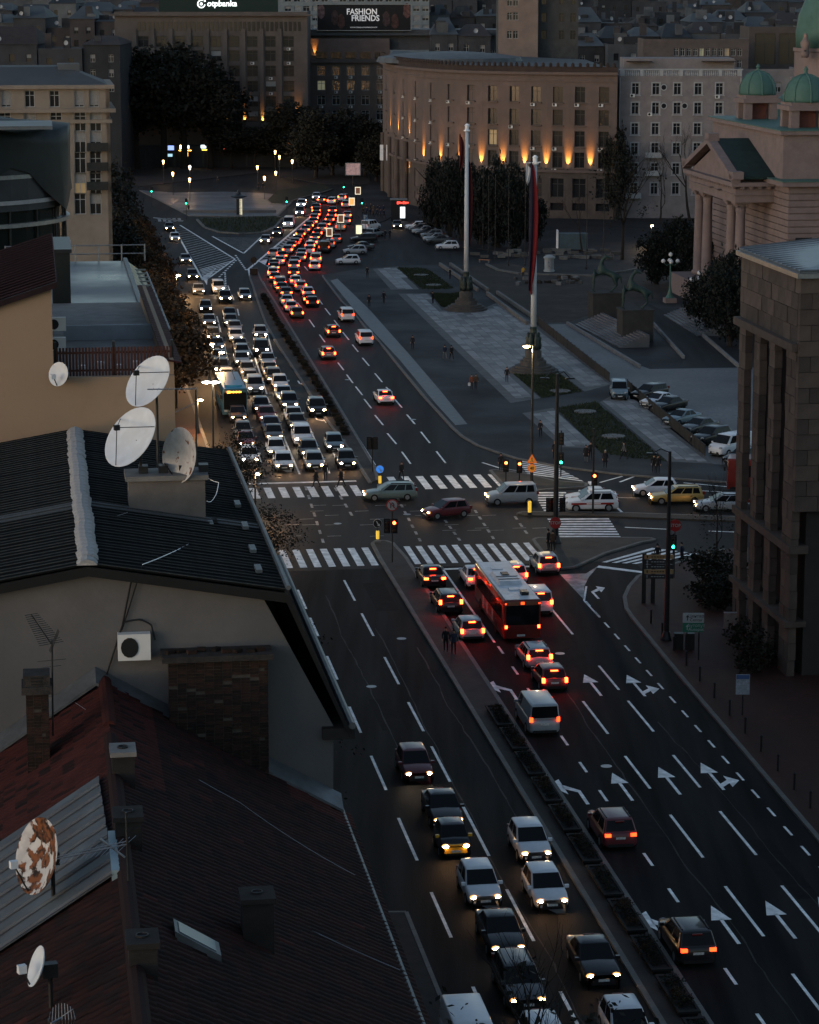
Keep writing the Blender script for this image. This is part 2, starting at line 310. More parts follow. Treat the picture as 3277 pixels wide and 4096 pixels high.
# far green island + fountain terrace
isl = pv('green_island', [(789, 876), (819, 907), (875, 926), (960, 932), (1049, 928), (1100, 905), (1130, 870), (1105, 862), (900, 868)], LAWN, 0.2, kerb=(0, 9), kw=0.5)
terr = pv('fountain_terrace', [(560, 760), (640, 800), (760, 862), (1000, 864), (1110, 862), (1160, 812), (1180, 792), (1150, 782), (1060, 772), (900, 766), (700, 770)], PAVE, 0.13, kerb=(0, 7), kw=0.4)
pv('green_bank', [(1070, 800), (1085, 812), (1130, 815), (1200, 790), (1290, 768), (1330, 755), (1290, 735), (1110, 760)], LAWN, 0.25, kerb=(0, 5))
pv('park_ground', [(560, 745), (1040, 690), (1300, 735), (1480, 735), (1480, 620), (300, 560), (200, 640)], mat('park_soil', (0.025, 0.02, 0.02), 0.9, var=0.4), 0.1)
pv('far_pavement', [(1430, 860), (1470, 905), (1545, 880), (1600, 840), (1700, 870), (1840, 985), (2050, 1010), (2600, 1000), (3000, 960), (3000, 800), (1500, 700), (1440, 780)], ASPH2, 0.11)
grass('grass', [[(789, 876), (819, 907), (875, 926), (960, 932), (1049, 928), (1100, 905), (1130, 870)]], 1500, 0.5)
# ================================================================ road markings (children of the road)
ZM = 0.006
def mark(name, pts, m=PAINT, px=True, z=ZM): return flat(name, pts, z, m, road, px)
def dash(d, s0, s1, wd=0.16, m=PAINT): mark('lane_dash', [(d - wd / 2, s0), (d + wd / 2, s0), (d + wd / 2, s1), (d - wd / 2, s1)], m, px=False)
def pline(p, q, wd=0.16, m=PAINT, name='lane_line', z=ZM):
    a, b = G(*p, z), G(*q, z); u = (b - a).normalized(); v = Vector((-u.y, u.x, 0)) * wd / 2
    return MB().sheet([a - v, b - v, b + v, a + v] if (u.cross(v)).z > 0 else [a + v, b + v, b - v, a - v]).build(name, m, road)
# near left carriageway dashes measured along the road
for a, b in ((190.2, 183.5), (179.6, 173), (167.2, 160.3), (156, 149.5), (146.3, 139.3), (134.7, 126.5), (121.4, 114.2), (107.9, 101.5), (95, 88)):
    dash(22.1, b, a)
for a, b in ((187.5, 181.5), (178.8, 173.5), (168, 162), (155.5, 149.7), (144.9, 138.3), (133.3, 126.3), (121.5, 115.2), (109, 103)):
    dash(18.35, b, a)
pv('bay_pavement', [(13.55, 60), (16.7, 60), (16.7, 118.6), (13.55, 119)], mat('bay_slabs', (0.016, 0.015, 0.0145), 0.85, var=0.35, scale=1.2, bump=0.3), px=False, kerb=(1, 3), kw=0.2)
SEAM = mat('tar_seam', (0.02, 0.0195, 0.019), 0.7, var=0.4, scale=3)
for d0, s0, s1 in ((22.4, 92, 176), (24.6, 128, 170), (31.6, 100, 160), (36.8, 96, 150), (20.1, 140, 186)):     # cracks and seams
    mb = MB(); x = d0; s = s0; L = []
    while s < s1: L.append((x, s)); x += random.gauss(0, .05); s += random.uniform(.8, 1.8)
    for (a, b), (c, d) in zip(L[:-1], L[1:]):
        w_ = random.uniform(.015, .05); mb.sheet([RF(a - w_, b, .0052), RF(a + w_, b, .0052), RF(c + w_, d, .0052), RF(c - w_, d, .0052)])
    mb.build('tar_seam', SEAM, road)
# near right carriageway
for i in range(14): dash(30.05, 169.0 - i * 5.4 - 2.0, 169.0 - i * 5.4)
dash(30.0, 170, 193.5, 0.16)
for a, b in ((193, 189), (184.5, 176.5), (169, 162), (154.7, 147.4), (142.8, 136.5), (131.8, 124.7), (120.3, 113.3), (108.5, 101)): dash(32.9, b, a)
for a, b in ((186, 171.5), (163, 157), (154.4, 147.5), (142.6, 136.3), (132, 124.7), (120, 113), (108, 101)): dash(35.7, b, a)
for i in range(26): dash(38.6 - 0.012 * i, 181 - i * 3.25 - 1.5, 181 - i * 3.25, 0.14)
mark('stop_line', [(27.9, 192.6), (38.2, 192.6), (38.2, 193.1), (27.9, 193.1)], px=False)
# arrows (local shapes: x to the right, y ahead)
def arrow(d, s, kind, m=PAINT, flip=1, k=1.0):
    st = [(-0.09, 0), (0.09, 0), (0.09, 3.3), (-0.09, 3.3)]; hd = [(-0.5, 3.2), (0.5, 3.2), (0, 5.2)]
    if kind == 'S': shapes = [st, hd]
    elif kind == 'SR': shapes = [[(-0.09, 0), (0.09, 0), (0.09, 3.3), (-0.09, 3.3)], hd, [(0.09, .5), (0.62, 1.15), (0.62, 1.75), (0.09, 1.1)], [(0.62, 0.45), (1.3, 1.6), (0.62, 2.55)]]
    elif kind == 'L': shapes = [[(-0.1, 0), (0.1, 0), (0.1, 2.5), (-0.1, 2.2)], [(0.1, 2.5), (-0.1, 2.2), (-0.75, 2.9), (-0.75, 3.7)], [(-0.7, 1.9), (-1.5, 3.75), (-0.7, 4.7)]]
    else: shapes = [[(-0.1, 0), (0.1, 0), (0.1, 2.2), (-0.1, 2.5)], [(-0.1, 2.5), (0.1, 2.2), (0.75, 2.9), (0.75, 3.7)], [(0.7, 2.2), (1.35, 3.75), (0.7, 4.4)]]
    mb = MB()
    for sh in shapes:
        P = [RF(d + x * k * flip, s + y * flip * k, ZM) for x, y in sh]
        A = sum(P[i].x * P[i - 1].y - P[i - 1].x * P[i].y for i in range(len(P)))
        mb.sheet(P if A < 0 else P[::-1])
    mb.build('road_arrow', m, road)
for d, s, k in ((28.9, 155.5, 'L'), (31.5, 155.5, 'S'), (34.3, 155.8, 'S'), (37.0, 155.3, 'SR'), (28.9, 134.2, 'L'), (31.45, 134.5, 'S'), (34.3, 135.2, 'S'), (36.9, 135.7, 'SR'), (28.9, 112.7, 'L'), (31.5, 112.5, 'S'), (34.3, 112.8, 'S'), (37, 113, 'SR'), (34.3, 176.5, 'S')):
    if s > 150 and d < 34 and d > 30: continue
    arrow(d, s, k)
arrow(*DS(G(2395, 2395)), 'R', k=0.9)
for p in ((1232, 1508 + 30), (1300, 1680), (1050, 1345)):
    arrow(*DS(G(p[0] - 40, p[1] - 15)), 'L', flip=-1, k=0.9)
# zebra crossings: bars
def zebra(px0, px1, py0, n, d0, d1, s0, s1, frac=0.5, m=PAINT):
    for i in range(n):
        c = d0 + (d1 - d0) * (i + 0.5) / n; wd = (d1 - d0) / n * frac
        mark('zebra_bar', [(c - wd / 2, s0), (c + wd / 2, s0), (c + wd / 2, s1), (c - wd / 2, s1)], m, px=False)
zebra(0, 0, 0, 7, 17.9, 25.6, 194.9, 201.4)
zebra(0, 0, 0, 11, 27.9, 38.5, 194.9, 201.4)
zebra(0, 0, 0, 9, 16.4, 27.9, 222.6, 227.4)
zebra(0, 0, 0, 8, 30.4, 41.0, 224.8, 231.0)
def bars(a0, a1, b0, b1, n, m=PAINT, frac=0.5):   # n bars running from edge a0-a1 to edge b0-b1 (pixels)
    for i in range(n):
        t0, t1 = (i + 0.5 - frac / 2) / n, (i + 0.5 + frac / 2) / n
        L = lambda p, q, t: (p[0] + (q[0] - p[0]) * t, p[1] + (q[1] - p[1]) * t)
        mark('zebra_bar', [L(a0, a1, t0), L(b0, b1, t0), L(b0, b1, t1), L(a0, a1, t1)], m)
bars((2065, 1838), (2112, 1898), (2215, 1862), (2340, 1928), 7)
bars((2132, 1966), (2178, 2046), (2262, 1966), (2310, 2044), 8)
bars((2188, 2072), (2238, 2150), (2434, 2070), (2486, 2152), 8)
bars((2398, 2248), (2595, 2258), (2600, 2190), (2805, 2216), 5)
mark('stop_line', [(2396, 2262), (2570, 2285), (2568, 2292), (2388, 2270)])
mark('painted_nose', [(2241, 2297), (2345, 2294), (2396, 2262), (2356, 2308), (2338, 2345), (2337, 2399)], WORN)
pline((2346, 2345), (2337, 2402), 0.14); pline((2337, 2402), (2400, 2470), 0.14)
# far side stop line and lane lines of the queue
mark('stop_line', [(16.6, 229.2), (27.8, 229.2), (27.8, 229.75), (16.6, 229.75)], px=False)
for seg in (((1134, 1746), (1199, 1897)), ((1236, 1705), (1318, 1893)), ((1148, 1610), (1190, 1700)), ((1020, 1430), (1068, 1576)), ((1070, 1590), (1125, 1716)), ((960, 1330), (1010, 1420)), ((950, 1235), (956, 1262)), ((912, 1142), (918, 1160)), ((928, 1180), (936, 1200)), ((868, 1265), (884, 1330)), ((896, 1375), (912, 1440)), ((925, 1470), (990, 1700)), ((1000, 1735), (1045, 1850)), ((1330, 1800), (1360, 1870)), ((1066, 1322), (1090, 1410)), ((1093, 1430), (1110, 1480))):
    pline(seg[0], seg[1], 0.17, PAINT, 'lane_dash')
pline((1075, 1288), (1150, 1410), 0.34); pline((1150, 1410), (1300, 1655), 0.3); pline((1300, 1655), (1480, 1930), 0.3)
pline((1350, 1618), (1500, 1860), 0.2); pline((1052, 1125), (1125, 1260), 0.2, WORN)
mark('painted_nose', [(1062, 1285), (1085, 1287), (1100, 1330), (1067, 1330)], WORN)
mark('painted_nose', [(992, 1080), (1010, 1076), (1012, 1100), (1010, 1118), (998, 1115)], PAINT)
# moving lanes right of the far median
for L in (((1237, 1278), (1258, 1308)), ((1278, 1338), (1300, 1368)), ((1352, 1450), (1375, 1480)), ((1387, 1498), (1412, 1532)), ((1423, 1546), (1450, 1580)), ((1457, 1596), (1486, 1633)), ((1500, 1660), (1533, 1700)), ((1550, 1733), (1586, 1776)), ((1608, 1807), (1643, 1855)), ((1320, 1400), (1340, 1430)),
          ((1210, 1165), (1224, 1188)), ((1190, 1210), (1206, 1232)), ((1276, 1198), (1290, 1217)), ((1301, 1233), (1322, 1260)), ((1337, 1280), (1358, 1308)), ((1371, 1328), (1396, 1359)), ((1410, 1378), (1433, 1407)), ((1450, 1431), (1477, 1463)), ((1500, 1493), (1529, 1528)), ((1545, 1548), (1566, 1570)), ((1580, 1597), (1608, 1630)), ((1628, 1658), (1660, 1696)), ((1684, 1727), (1720, 1772)), ((1746, 1805), (1783, 1852)), ((1180, 1120), (1182, 1100)), ((1218, 1065), (1232, 1082))):
    pline(L[0], L[1], 0.17, PAINT, 'lane_dash')
# intersection guide dashes
for a, b, n in (((1222, 1945), (1300, 2190), 7), ((1340, 1950), (1420, 2080), 4), ((1590, 1990), (1690, 2180), 7), ((1780, 2080), (1850, 2175), 4), ((1900, 2040), (1985, 2170), 5), ((2060, 2065), (2120, 2150), 3)):
    for i in range(n):
        t0, t1 = i / n, (i + 0.45) / n
        pline((a[0] + (b[0] - a[0]) * t0, a[1] + (b[1] - a[1]) * t0), (a[0] + (b[0] - a[0]) * t1, a[1] + (b[1] - a[1]) * t1), 0.22, WORN, 'guide_dash')
for y, xs in ((2022, (1250, 1330, 1500, 1570)), (2045, (1240, 1420, 1640)), (2062, (1300, 1660, 1860, 1930)), (2077, (1200, 1480, 1690)), (2100, (1140, 1210, 1300, 1440, 1780)), (2113, (1900, 2050, 2130)), (2122, (1770, 1870, 1960)), (2145, (1150, 1310, 1480))):
    for x in xs: pline((x, y), (x + 55, y - 2), 0.12, WORN, 'guide_dash')
# cross street lines on the right
for p, q, m in (((2480, 1928), (2540, 1905), PAINT), ((2735, 1931), (2915, 1947), PAINT), ((2470, 1990), (2560, 1992), WORN), ((2560, 1955), (2620, 1957), PAINT), ((2790, 1962), (2910, 1968), PAINT), ((2440, 2004), (2490, 2050), PAINT), ((2490, 1905), (2400, 1930), PAINT), ((2500, 2109), (2675, 2117), PAINT), ((2835, 2124), (2940, 2128), PAINT), ((1930, 1850), (2000, 1872), PAINT), ((2000, 1872), (2120, 1890), WORN)):
    pline(p, q, 0.22, m)
# hatched areas of the far junction
def hatch(poly, n, ang0, ang1, m=WORN):
    a, b, c, d = poly     # lines from edge a-b to edge d-c
    for i in range(n):
        t = (i + 0.5) / n
        pline((a[0] + (b[0] - a[0]) * t, a[1] + (b[1] - a[1]) * t), (d[0] + (c[0] - d[0]) * t, d[1] + (c[1] - d[1]) * t), 0.34, m, 'hatch_stripe')
hatch(((690, 905), (800, 1075), (937, 1036), (720, 905)), 20, 0, 0)
hatch(((800, 1075), (812, 1110), (830, 1110), (937, 1038)), 7, 0, 0, PAINT)
mark('painted_nose', [(808, 1108), (865, 1072), (830, 1120), (828, 1140)], PAINT)
hatch(((860, 948), (960, 1000), (1000, 1000), (1040, 950)), 12, 0, 0)
pline((690, 900), (812, 1120), 0.3); pline((720, 900), (940, 1036), 0.3); pline((940, 1036), (830, 1115), 0.3)
pline((850, 945), (975, 1013), 0.3); pline((975, 1013), (1045, 948), 0.3)
for i in range(9):
    pline((945 - i * 8, 1040 + i * 8), (941 - i * 8, 1044 + i * 8), 0.3, PAINT, 'guide_dash'); pline((985 - i * 5, 1080 - i * 7), (982 - i * 5, 1076 - i * 7), 0.3, PAINT, 'guide_dash')
for i in range(10): pline((900, 1090 + i * 7), (901 + i * 0.6, 1094 + i * 7), 0.25, PAINT, 'guide_dash')
# tram-like refuge between the carriageways (far)
mark('painted_refuge', [(1072, 1037), (1240, 872), (1232, 884), (1170, 955), (1150, 975), (1085, 1060), (1060, 1062)], WORN)
for i in range(12): pline((1048 + i * 9, 1038 - i * 8.5), (1110 + i * 7, 1036 - i * 7), 0.3, PAINT, 'hatch_stripe')
mark('painted_nose', [(1036, 1044), (1075, 1036), (1090, 1046), (1075, 1062)], PAINT)
pline((990, 1080), (1240, 868), 0.4); pline((1036, 1044), (1076, 1066), 0.3)
mark('stop_line', [(615, 868), (735, 882), (730, 886), (612, 872)], WORN)
for i in range(5): mark('zebra_bar', [(630 + i * 20, 872), (642 + i * 20, 872), (646 + i * 20, 886), (634 + i * 20, 886)], WORN)
mark('stop_line', [(1180, 868), (1240, 858), (1240, 861), (1180, 871)], WORN)
# ================================================================ buildings: helpers
STONE_B = mat('brown_stone', (0.118, 0.086, 0.076), 0.85, var=0.22, scale=0.5, bump=0.25, bscale=3, col2=(0.085, 0.067, 0.06), v2=0.2, s2=0.12)
STONE_P = mat('pink_stone', (0.13, 0.095, 0.085), 0.85, var=0.18, scale=0.6, bump=0.2, bscale=3)
GREYR = mat('grey_render', (0.165, 0.148, 0.15), 0.9, var=0.18, scale=0.5, bump=0.15)
WHITEF = mat('white_frame', (0.26, 0.27, 0.28), 0.6, var=0.12, scale=2)
DARKF = mat('dark_frame', (0.05, 0.045, 0.04), 0.6, var=0)
PANE = mat('window_glass', (0.015, 0.016, 0.018), 0.12, var=0, spec=0.5)
BLIND = mat('pale_blind', (0.2, 0.2, 0.2), 0.7, var=0.2, scale=3)
LITW = mat('lit_window', (0.3, 0.22, 0.12), 0.5, var=0, emit=(1.0, 0.7, 0.35), es=0.02)
LITG = mat('lit_window_cool', (0.3, 0.3, 0.2), 0.5, var=0, emit=(1.0, 0.95, 0.6), es=0.02)
COPPER = mat('green_copper', (0.055, 0.115, 0.098), 0.6, var=0.25, scale=0.8, bump=0.1, col2=(0.045, 0.095, 0.08), v2=0.2, s2=0.4)
ROOFD = mat('dark_roof', (0.02, 0.021, 0.023), 0.75, var=0.3, scale=0.8)
ROOFG = mat('grey_roof', (0.07, 0.075, 0.08), 0.75, var=0.3, scale=0.4, col2=(0.045, 0.05, 0.053), v2=0.2, s2=0.1)
ROOFR = mat('brown_roof', (0.035, 0.025, 0.022), 0.85, var=0.3, scale=0.8)
WMESH = {}
def winmesh(w, h, style):
    key = (round(w, 1), round(h, 1), style)
    if key in WMESH: return WMESH[key]
    w, h = key[0], key[1]; mb = MB(); t = 0.09 if w < 2 else 0.12
    mb.sheet([(-w / 2, 0.06, 0), (w / 2, 0.06, 0), (w / 2, 0.06, h), (-w / 2, 0.06, h)], 1)
    def bar(x0, x1, z0, z1): mb.box(((x0 + x1) / 2, 0.03, (z0 + z1) / 2), (x1 - x0, 0.06, z1 - z0))
    if style != 'bare':
        bar(-w / 2, w / 2, 0, t); bar(-w / 2, w / 2, h - t, h); bar(-w / 2, -w / 2 + t, t, h - t); bar(w / 2 - t, w / 2, t, h - t)
        bar(-t / 2, t / 2, t, h - t)
        if h > 1.4: bar(-w / 2 + t, w / 2 - t, h * 0.68, h * 0.68 + t)
    if style in ('blind', 'half'):
        z0 = h * (0.12 if style == 'blind' else 0.5)
        mb.box((0, -0.005, (h - t + z0) / 2), (w - 2 * t, 0.03, h - t - z0), mi=2)
    if style == 'trim':
        o = 0.2
        for x0, x1, z0, z1 in ((-w / 2 - o, -w / 2, -0.1, h + o), (w / 2, w / 2 + o, -0.1, h + o), (-w / 2, w / 2, h, h + o)): mb.box(((x0 + x1) / 2, -0.3, (z0 + z1) / 2), (x1 - x0, 0.12, z1 - z0))
        mb.box((0, -0.36, -0.16), (w + 0.7, 0.26, 0.14))
    if style in ('dark',):
        pass
    WMESH[key] = mb.mesh('window', [WHITEF, PANE, BLIND]); return WMESH[key]
def facade(parent, p0, p1, z0, z1, holes, m, depth=0.3, name='wall', thick=0.45):
    """a wall from p0 to p1 (left to right seen from outside) with real openings"""
    a, b = Vector((p0[0], p0[1], 0)), Vector((p1[0], p1[1], 0)); L = (b - a).length; u = (b - a) / L; nrm = Vector((u.y, -u.x, 0))
    xs = sorted({0.0, L} | {round(max(0, min(L, h[k])), 3) for h in holes for k in (0, 1)}); zs = sorted({z0, z1} | {h[k] for h in holes for k in (2, 3)})
    mb = MB()
    def W(x, y, z): p = a + u * x - nrm * y; return (p.x, p.y, z)
    for i in range(len(xs) - 1):
        for j in range(len(zs) - 1):
            cx, cz = (xs[i] + xs[i + 1]) / 2, (zs[j] + zs[j + 1]) / 2
            if any(h[0] < cx < h[1] and h[2] < cz < h[3] for h in holes): continue
            mb.sheet([W(xs[i], 0, zs[j]), W(xs[i + 1], 0, zs[j]), W(xs[i + 1], 0, zs[j + 1]), W(xs[i], 0, zs[j + 1])])
    for h in holes:
        x0, x1, za, zb = h[:4]
        for q in (((x0, 0, za), (x0, depth, za), (x0, depth, zb), (x0, 0, zb)), ((x1, 0, za), (x1, 0, zb), (x1, depth, zb), (x1, depth, za)), ((x0, 0, zb), (x0, depth, zb), (x1, depth, zb), (x1, 0, zb)), ((x0, 0, za), (x1, 0, za), (x1, depth, za), (x0, depth, za))):
            mb.sheet([W(*k) for k in q])
    for q in (((0, 0, z0), (0, 0, z1), (0, thick, z1), (0, thick, z0)), ((L, 0, z0), (L, thick, z0), (L, thick, z1), (L, 0, z1)), ((0, 0, z1), (L, 0, z1), (L, thick, z1), (0, thick, z1))): mb.sheet([W(*k) for k in q])
    o = mb.build(name, m, parent)
    rz = math.atan2(u.y, u.x)
    for h in holes:
        st = h[4] if len(h) > 4 else 'plain'; lit = h[5] if len(h) > 5 else None; fm = h[6] if len(h) > 6 else None
        me = winmesh(h[1] - h[0], h[3] - h[2], st); p = Vector(W((h[0] + h[1]) / 2, depth, h[2]))
        mm = {}
        if lit: mm[1] = lit
        if fm: mm[0] = fm
        wo = inst('window', me, p - parent.location, rz, parent, ((h[1] - h[0]) / round(h[1] - h[0], 1), 1, (h[3] - h[2]) / round(h[3] - h[2], 1)), mm)
    return o, u, nrm, rz
AC_ME = None
AC_BODY = mat('aircon_white', (0.5, 0.5, 0.49), 0.5, var=0.1)
def aircon_mesh():
    global AC_ME
    if AC_ME is None:
        mb = MB().box((0, -0.17, 0.3), (0.85, 0.32, 0.6)); mb.lathe([(0.0, 0), (0.23, 0.0), (0.23, 0.02), (0, 0.02)], n=14, mi=1, cap=False)
        n = 14 * 4
        for i in range(len(mb.v) - n, len(mb.v)): x, y, z = mb.v[i]; mb.v[i] = (x - 0.12, -0.335 - z, y + 0.3)
        AC_ME = mb.mesh('aircon', [AC_BODY, BLACK])
    return AC_ME
def aircon(parent, p, rz, k=1.0): inst('aircon_unit', aircon_mesh(), Vector(p) - parent.location, rz, parent, (k, k, k))
def spot_up(p, nrm, e=60, tilt=0.10, col=(1.0, 0.4, 0.07), parent=None, ang=37):
    mb = MB().lathe([(0.0, 0), (0.16, 0.0), (0.2, 0.22), (0.17, 0.22), (0.14, 0.14), (0, 0.14)], n=10, cap=False)
    mb.lathe([(0.0, 0.15), (0.13, 0.15)], n=10, mi=1, cap=False)
    for i in range(len(mb.v)): x, y, z = mb.v[i]; mb.v[i] = (x + p.x, y + p.y, z + p.z)
    fx = mb.build('uplight', [DARKM, glow('uplight_lens', (1.0, 0.6, 0.2), 14)], parent)
    l = bpy.data.lights.new('uplight_lamp', 'SPOT'); l.energy = e; l.color = col; l.spot_size = math.radians(ang); l.spot_blend = 0.9; l.shadow_soft_size = 0.1
    o = bpy.data.objects.new('uplight_lamp', l); COL.objects.link(o)
    dr = Vector((-nrm.x * tilt, -nrm.y * tilt, 1)).normalized()
    o.rotation_euler = (-dr).to_track_quat('Z', 'Y').to_euler(); o.location = Vector((p.x, p.y, p.z + 0.25)) - (parent.location if parent else Vector())
    if parent: o.parent = parent
# ================================================================ curved stone building with uplights
cb = thing('curved_building', 'brown stone building with a curved corner, rows of dark windows and orange uplights', 'building', AT(2100, 860, 497).xy.to_3d())
CBY = [(1500, 590), (1528, 566), (1545, 552), (1575, 540), (1612, 530), (1664, 521), (1726, 513), (1800, 507), (1883, 502.5), (1969, 500), (2056, 498), (2143, 496), (2230, 494.5), (2318, 493.5), (2407, 492.6), (2468, 492), (2480, 492)]
def cby(px):
    for (a, ya), (b, yb) in zip(CBY[:-1], CBY[1:]):
        if a <= px <= b: return ya + (yb - ya) * (px - a) / (b - a)
cols = [1550, 1576, 1612, 1664, 1726, 1800, 1883, 1969, 2056, 2143, 2230, 2318, 2407]
edges = [1532] + [(a + b) / 2 for a, b in zip(cols[:-1], cols[1:])] + [2466]
pt = lambda px: AT(px, 600, cby(px))
ZT = AT(2407, 300, 492.6).z; rows_z = [AT(2318, y, 493.5).z for y in (379, 471, 556, 641)]
ZL = AT(2318, 680, 493.5).z
PTS = [pt(x) for x in edges]
for i in range(len(cols)):
    a, b = PTS[i], PTS[i + 1]; L = (b - a).xy.length; ww = min(1.9, L * 0.48); holes = []
    for j, zc in enumerate(rows_z):
        st = random.choice(['plain', 'plain', 'dark']); holes.append((L / 2 - ww / 2, L / 2 + ww / 2, zc - 1.45, zc + 1.45, st, LITW if (i, j) == (7, 2) else None, DARKF))
    o, u, nrm, rz = facade(cb, a, b, ZL, ZT, holes, STONE_B, 0.45, thick=0.6)
    lw = min(2.6, L * 0.6)
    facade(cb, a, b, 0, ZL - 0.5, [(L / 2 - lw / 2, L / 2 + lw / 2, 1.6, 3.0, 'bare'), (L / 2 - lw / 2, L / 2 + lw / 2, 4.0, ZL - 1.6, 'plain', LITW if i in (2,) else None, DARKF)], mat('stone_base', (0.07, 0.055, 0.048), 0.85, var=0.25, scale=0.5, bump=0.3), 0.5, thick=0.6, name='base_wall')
    for j, zc in enumerate(rows_z):
        if i > 1 and random.random() < 0.72: aircon(cb, a + u * (L / 2 - ww * 0.3) + nrm * 0.0 + Vector((0, 0, zc - 2.15)) - Vector((0, 0, a.z)), rz, 1.0)
        sb = MB()
        c = a + u * (L / 2); sb.box((c.x + nrm.x * 0.1, c.y + nrm.y * 0.1, zc - 1.55), (ww + 0.5, 0.5, 0.16), rz); sb.build('window_sill', STONE_B, cb)
    for nm, z0, z1, pr, m_ in (('ledge', ZL - 0.5, ZL, 0.5, STONE_B), ('cornice', ZT, ZT + 0.5, 0.7, STONE_B), ('cornice', ZT + 0.5, ZT + 1.5, 0.25, ROOFR), ('frieze', ZT - 1.3, ZT - 1.05, 0.18, STONE_B)):
        mid = (a + b) / 2
        MB().box((mid.x + nrm.x * (pr / 2 - 0.2), mid.y + nrm.y * (pr / 2 - 0.2), (z0 + z1) / 2), (L + pr * 0.35, pr + 0.4, z1 - z0), rz).build(nm, m_, cb)
    nt_ = max(2, int(L / 1.1))
    for k in range(nt_):
        c = a + u * ((k + 0.5) * L / nt_); MB().lathe([(0.32, 0), (0.3, 0.5), (0.12, 0.75)], (c.x + nrm.x * 0.25, c.y + nrm.y * 0.25, ZT + 1.5), 6).build('roof_crest', ROOFR, cb)
    if i >= 3:
        pp = b + nrm * 0.55; spot_up(Vector((pp.x, pp.y, ZL + 0.02)), nrm, 2300 if i < 12 else 1300, 0.32, parent=cb)
    else:
        pp = b + nrm * 0.5; spot_up(Vector((pp.x, pp.y, rows_z[2] - 1.9)), nrm, 1400, 0.2, parent=cb); spot_up(Vector((pp.x, pp.y, 6.0)), nrm, 800, 0.2, parent=cb)
bk = [PTS[0] + Vector((0, 60, 0)), PTS[-1] + Vector((0, 60, 0))]
MB().prism([(p.x, p.y + 0.62) for p in PTS] + [(bk[1].x, bk[1].y), (bk[0].x, bk[0].y)], 0, ZT - 0.2).build('rear_wall', STONE_B, cb)
MB().prism([(p.x * 0.97 + 0.3, p.y + 3) for p in PTS] + [(bk[1].x - 2, bk[1].y), (bk[0].x + 2, bk[0].y)], ZT - 0.2, ZT + 1.1).build('roof', ROOFG, cb)
# entrance canopy at the rounded corner
ca = [pt(x) for x in (1532, 1600, 1680)]
MB().prism([(p.x + (0.5 if k < 3 else 0), p.y - (3.0 if k < 3 else -0.2)) for k, p in enumerate(ca + ca[::-1])], rows_z[2] - 2.5, rows_z[2] - 2.0).build('canopy', STONE_B, cb)
for x in (1533, 1560, 1590, 1622):
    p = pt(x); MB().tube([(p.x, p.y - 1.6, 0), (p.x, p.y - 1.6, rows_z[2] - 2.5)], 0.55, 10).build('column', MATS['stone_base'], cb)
# banners on the corner
for x in (1527, 1552):
    p = AT(x, 610, 545); MB().box((p.x, p.y, p.z), (0.7, 0.06, 3.2)).build('banner', WHITEP, cb)
# shallow domed glass roof behind the parapet
p = AT(1800, 215, 540)
MB().lathe([(15, 0), (14.6, 1.0), (10, 1.6), (5, 2.0), (0.5, 2.1)], (p.x, p.y + 4, ZT + 0.9), 28).build('dome_roof', mat('roof_felt', (0.07, 0.075, 0.08), 0.6, var=0.3, scale=0.3), cb)
# ================================================================ generic straight building
def block(name, label, cat, x0, x1, Y, dep, z1, m, rows=(), cs=(), z0=0.0, roof=ROOFG, wstyle=('plain',), wsize=(1.2, 1.7), lit=0.03, frame=None, cornice=0.0, parapet=0.6, group=None, ac=0.0, rot=0.0, plain_side=None):
    root = thing(name, label, cat, ((x0 + x1) / 2, Y, z0), 0, group)
    a, b = Vector((x0, Y, 0)), Vector((x1, Y + rot, 0)); L = (b - a).length
    H = []
    for zc in rows:
        for c in cs:
            u0 = c - x0
            if wsize[0] / 2 < u0 < L - wsize[0] / 2:
                lt = random.choice((LITW, LITG)) if random.random() < lit else None
                H.append((u0 - wsize[0] / 2, u0 + wsize[0] / 2, zc - wsize[1] / 2, zc + wsize[1] / 2, random.choice(wstyle), lt, frame))
    o, u, nrm, rz = facade(root, a, b, z0, z1, H, m)
    pb = [(a.x, a.y + 0.46), (b.x, b.y + 0.46), (b.x, b.y + dep), (a.x, a.y + dep)]
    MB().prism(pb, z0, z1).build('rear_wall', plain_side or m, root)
    mb = MB(); t = 0.3
    mb.box(((x0 + x1) / 2, Y + rot / 2 + t / 2 - 0.06, z1 + parapet / 2), (L + 0.1, t, parapet), rz); mb.box((x0 + t / 2, Y + dep / 2, z1 + parapet / 2), (t, dep - t, parapet)); mb.box((x1 - t / 2, Y + dep / 2 + rot, z1 + parapet / 2), (t, dep - t, parapet))
    mb.build('parapet', m, root)
    MB().prism([(x0 + t, Y + t), (x1 - t, Y + t + rot), (x1 - t, Y + dep), (x0 + t, Y + dep)], z1, z1 + 0.12).build('roof', roof, root)
    if cornice > 0: MB().box(((x0 + x1) / 2, Y + rot / 2 - cornice / 2 + 0.1, z1 - 0.15), (L + 2 * cornice, cornice + 0.2, 0.35), rz).build('cornice', m, root)
    if ac > 0:
        for h in H:
            if random.random() < ac: aircon(root, a + u * ((h[0] + h[1]) / 2) + Vector((0, 0, h[2] - 0.75)), rz)
    return root
def xw(px, Y): return AT(px, 1000, Y).x
def zw(py, Y): return AT(1600, py, Y).z
